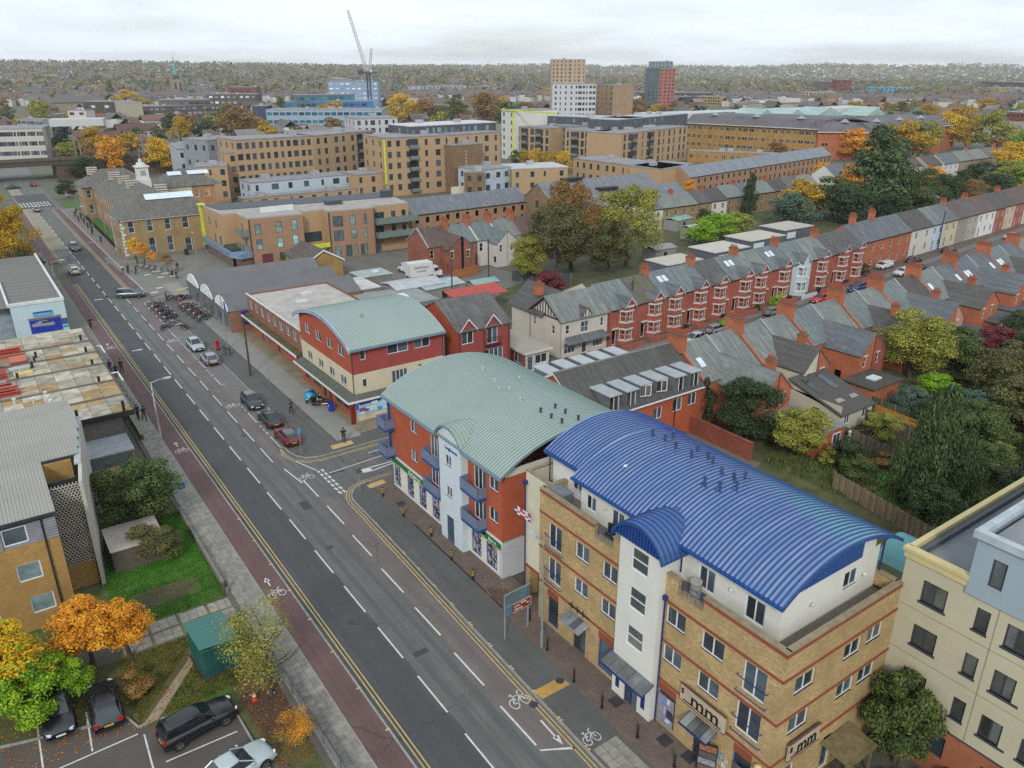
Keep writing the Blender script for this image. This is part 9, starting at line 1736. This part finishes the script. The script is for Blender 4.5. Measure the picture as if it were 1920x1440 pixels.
# ---- gardens: panel fences, shed, statue, bits
def fence(p0,p1,h,label,col,panel=1.85,boards=7,grp='timber fences in the back gardens'):
    d = Vector((p1[0] - p0[0],p1[1] - p0[1])); Ln = d.length; t = thing('fence',label,'fence',(p0[0],p0[1],0),math.atan2(d[1],d[0]),grp); k = max(1,round(Ln / panel)); pl = Ln / k; bw = (pl - .12) / boards; M_ = [plain(c,.9,.25,2) for c in col]; bm = [MB().box(0,-.012,.05,bw * .93,.012,h).mesh('board',m) for m in M_]
    for i in range(k + 1): part('fence_post',MB().box(i * pl - .05,-.06,0,i * pl + .05,.06,h + .08),plain('7c7668',.9,.2),t)
    for i in range(k):
        for b in range(boards): o = bpy.data.objects.new('board',bm[(i * 3 + b) % len(bm)]); link(o,t); o.location = (i * pl + .06 + b * bw,.02 if b % 2 else -.0,0)
        part('fence_rail',MB().box(i * pl + .05,.03,h * .8,(i + 1) * pl - .05,.07,h * .86).box(i * pl + .05,.03,h * .25,(i + 1) * pl - .05,.07,h * .31),M_[0],t)
    return t
GR = ('6a6459','77705f','5c564c'); fence((73.4,42.6),(72.0,30.2),1.8,'weathered grey panel fence between the two back gardens',GR); fence((63.3,36.6),(61.4,26),1.8,'brownish panel fence beside the green garden, nearest the blue roof',('84715c','8f7c66','75644f')); fence((79.6,43.6),(79.2,33),1.8,'dark grey panel fence behind the golden tree',('4e4a42','5a554b')); fence((84.0,46),(82,30),1.7,'green-tinged panel fence in the farther gardens',('565a42','4c5038')); fence((60.5,23.0),(71,20.5),1.8,'grey fence in front of the pale green shed',GR); fence((81.4,43.6),(81.0,38.4),1.9,'curving orange-stained timber fence beside the cream extension',('a87424','b8842c'))
fence((82,128.5),(74.5,126.5),1.8,'orange timber fence by the brick gable in the yard',('a86a34','b0743c')); fence((84,120),(92,112),1.9,'dark slatted fence panels left of the plane trees',('3a4246','42494c')); fence((62,94),(72,93),1.8,'teal fence behind the half-timbered house',('4a8078','558a80'))
t = thing('garden_wall','long dark capped wall between the outrigger and the cream extension','wall',(73.6,45,0)); part('wall',MB().box(-.15,-4,0,.15,8,1.5),plain('5c4c44',.9,.3),t); part('coping',MB().box(-.22,-4,1.5,.22,8,1.6),plain('4a423c',.9,.3),t)
sheet('garden_lawn',[(67,31),(71.6,31),(72.4,36),(68,35.6)],.02,GRASSB); sheet('garden_lawn',[(63.6,26.5),(66.6,26),(69,33),(66.2,34)],.02,plain('3f6a20',.9,.3)); sheet('garden_lawn',[(80,33),(83,32.6),(83.6,37),(80.4,37)],.02,GRASSM); sheet('garden_patio',[(74.8,40.8),(79.5,40.6),(79.5,43.5),(74.8,43.5)],.02,plain('8a6f60',.9,.2)); sheet('garden_lawn',[(92,40),(97,39),(99,43),(93,44)],.02,GRASSM)
t = thing('garden_shed','pale green garden shed with a grey pitched roof','shed',(80.2,22.6,0),R(10)); sg = plain('6f9a8a',.7,.1); m = MB(); wall_face(m,(0,0),(3,0),0,2.0); wall_face(m,(3,0),(3,2.6),0,2); wall_face(m,(3,2.6),(0,2.6),0,2); wall_face(m,(0,2.6),(0,0),0,2); gable_end(m,(0,2.6),(0,0),2,2.8); gable_end(m,(3,0),(3,2.6),2,2.8); part('wall',m,sg,t); part('roof',gable_roof('x',0,3,0,2.6,2,2.8,.06,.15,.12),plain('6c6c6a',.9,.2),t); part('door',MB().box(-.03,.8,.05,0,1.8,1.9),plain('5c8678',.7),t)
for i,(x,y) in enumerate(((78.6,21.0),(80.2,20.4))): single('laundry',MB().box(x,y,.8,x + 1.4,y + .06,2.0),PW_('b8bcd0'),('large pale sheet hanging in front of the pale green shed','smaller pale sheet hanging right of the large one')[i],'laundry',loc=(x,y,1))
t = thing('garden_statue','white weathered statue-like shrub sculpture beside the low brick extension','statue',(72.7,41.2,0)); part('base',MB().box(-.3,-.3,0,.3,.3,.4),PW_('a8a498'),t); part('figure',MB().cyl(0,0,.4,1.3,.28,9,.2).cyl(0,0,1.3,1.55,.12,8,.12).sphere(0,0,1.72,.2,8,6),PW_('b4b0a6'),t,smooth=True)
single('yellow_tub',MB().cyl(73.8,38.9,0,.5,.35,10,.4),plain('c8b018',.6),'bright yellow tub in the middle garden','tub',loc=(73.8,38.9,0)); single('white_parasol',MB().cyl(69.4,39.9,1.6,2.1,.9,8,.05).cyl(69.4,39.9,0,1.6,.03,6),PW_('c8ccd4'),'folded white parasol between the bushes behind the blue roof','parasol',loc=(69.4,39.9,0)); single('white_sheeting',MB().box(68.2,36.6,.3,70.0,37.2,.45),PW_('c0c4c4'),'white sheet lying on the hedge by the panel fence','sheet',loc=(69,37,.3))
t = thing('garden_swing','black garden swing seat on the patio beside the orange fence','swing seat',(78.2,41.6,0),.5); part('frame',MB().tube([(-.9,-.5,0),(-.9,0,1.9),(-.9,.5,0)],.04,5).tube([(.9,-.5,0),(.9,0,1.9),(.9,.5,0)],.04,5).tube([(-.9,0,1.9),(.9,0,1.9)],.04,5),DARK,t); part('canopy',MB().box(-1.0,-.5,1.9,1.0,.5,1.98),DARK,t); part('seat',MB().box(-.8,-.3,.5,.8,.3,.58),plain('2c2620'),t)
for i in range(7): single('wheelie_bin',MB().box(88 + i * 9,78.9 + i * .45,0,88.6 + i * 9,79.5 + i * .45,1.05),plain(('2a2c2e','2a2c2e','26402c')[i % 3],.6),'dark wheelie bin in a front garden of the bay-fronted terrace','bin','wheelie bins in the terrace front gardens',loc=(88 + i * 9,79 + i * .45,0))
for x,y,w_,d_,c,lab in ((92.5,97,8,5,'b0aaa0','flat-roofed dormer extension with a pale roof left behind the bay-fronted terrace'),(106,99,9,6,'b4aea4','second pale flat-roofed extension behind the terrace'),(119,102,10,6,'b0aa9e','third pale flat-roofed extension behind the terrace'),(133,105,9,6,'a8a398','fourth pale flat-roofed extension behind the terrace')):
    t = thing('rear_dormer',lab,'building',(x,y - 9,0)); part('wall',MB().box(0,0,5,w_,d_,7.9),plain('555c64',.7),t); part('roof',MB().box(-.2,-.2,7.9,w_ + .2,d_ + .2,8.05),plain(c,.85,.12,.5),t); part('wall',MB().box(.1,.1,0,w_ - .1,d_ - .1,5),ORGB,t); part('window',MB().box(w_ * .1,-.03,6.2,w_ * .4,0,7.4),ROOFLIGHT,t)
# LABELS: look-alikes told apart by their order across the view
bl = {}
for o in bpy.data.objects:
    if 'category' in o and o.parent is None: bl.setdefault(o['label'],[]).append(o)
for lb,os_ in bl.items():
    n = len(os_)
    if 1 < n <= 22 and len(lb.split()) <= 11:
        os_.sort(key=lambda o: (o.location[0] * C35 - o.location[1] * S35) / max(1,o.location[0] * S35 + o.location[1] * C35))
        for k,o in enumerate(os_): o['label'] = lb + (', leftmost of ' if k == 0 else ', rightmost of ' if k == n - 1 else ', %s from left of ' % oL[k]) + ('two' if n == 2 else 'several alike'); o['group'] = o.get('group') or lb.split(',')[0]
# ------------------------------------------------------------------ haze over the town
hm = bpy.data.materials.new('haze_air'); hm.use_nodes = True; hn = hm.node_tree; hn.nodes.clear(); pv = hn.nodes.new('ShaderNodeVolumePrincipled'); pv.inputs['Density'].default_value = HAZE; pv.inputs['Color'].default_value = (.97,.985,1,1); pv.inputs['Anisotropy'].default_value = .25
ho = hn.nodes.new('ShaderNodeOutputMaterial'); hn.links.new(pv.outputs[0],ho.inputs['Volume'])
o = bpy.data.objects.new('haze',MB().box(-7000,-7000,-4,7000,7000,140).mesh('haze',hm)); link(o); o['kind'] = 'stuff'
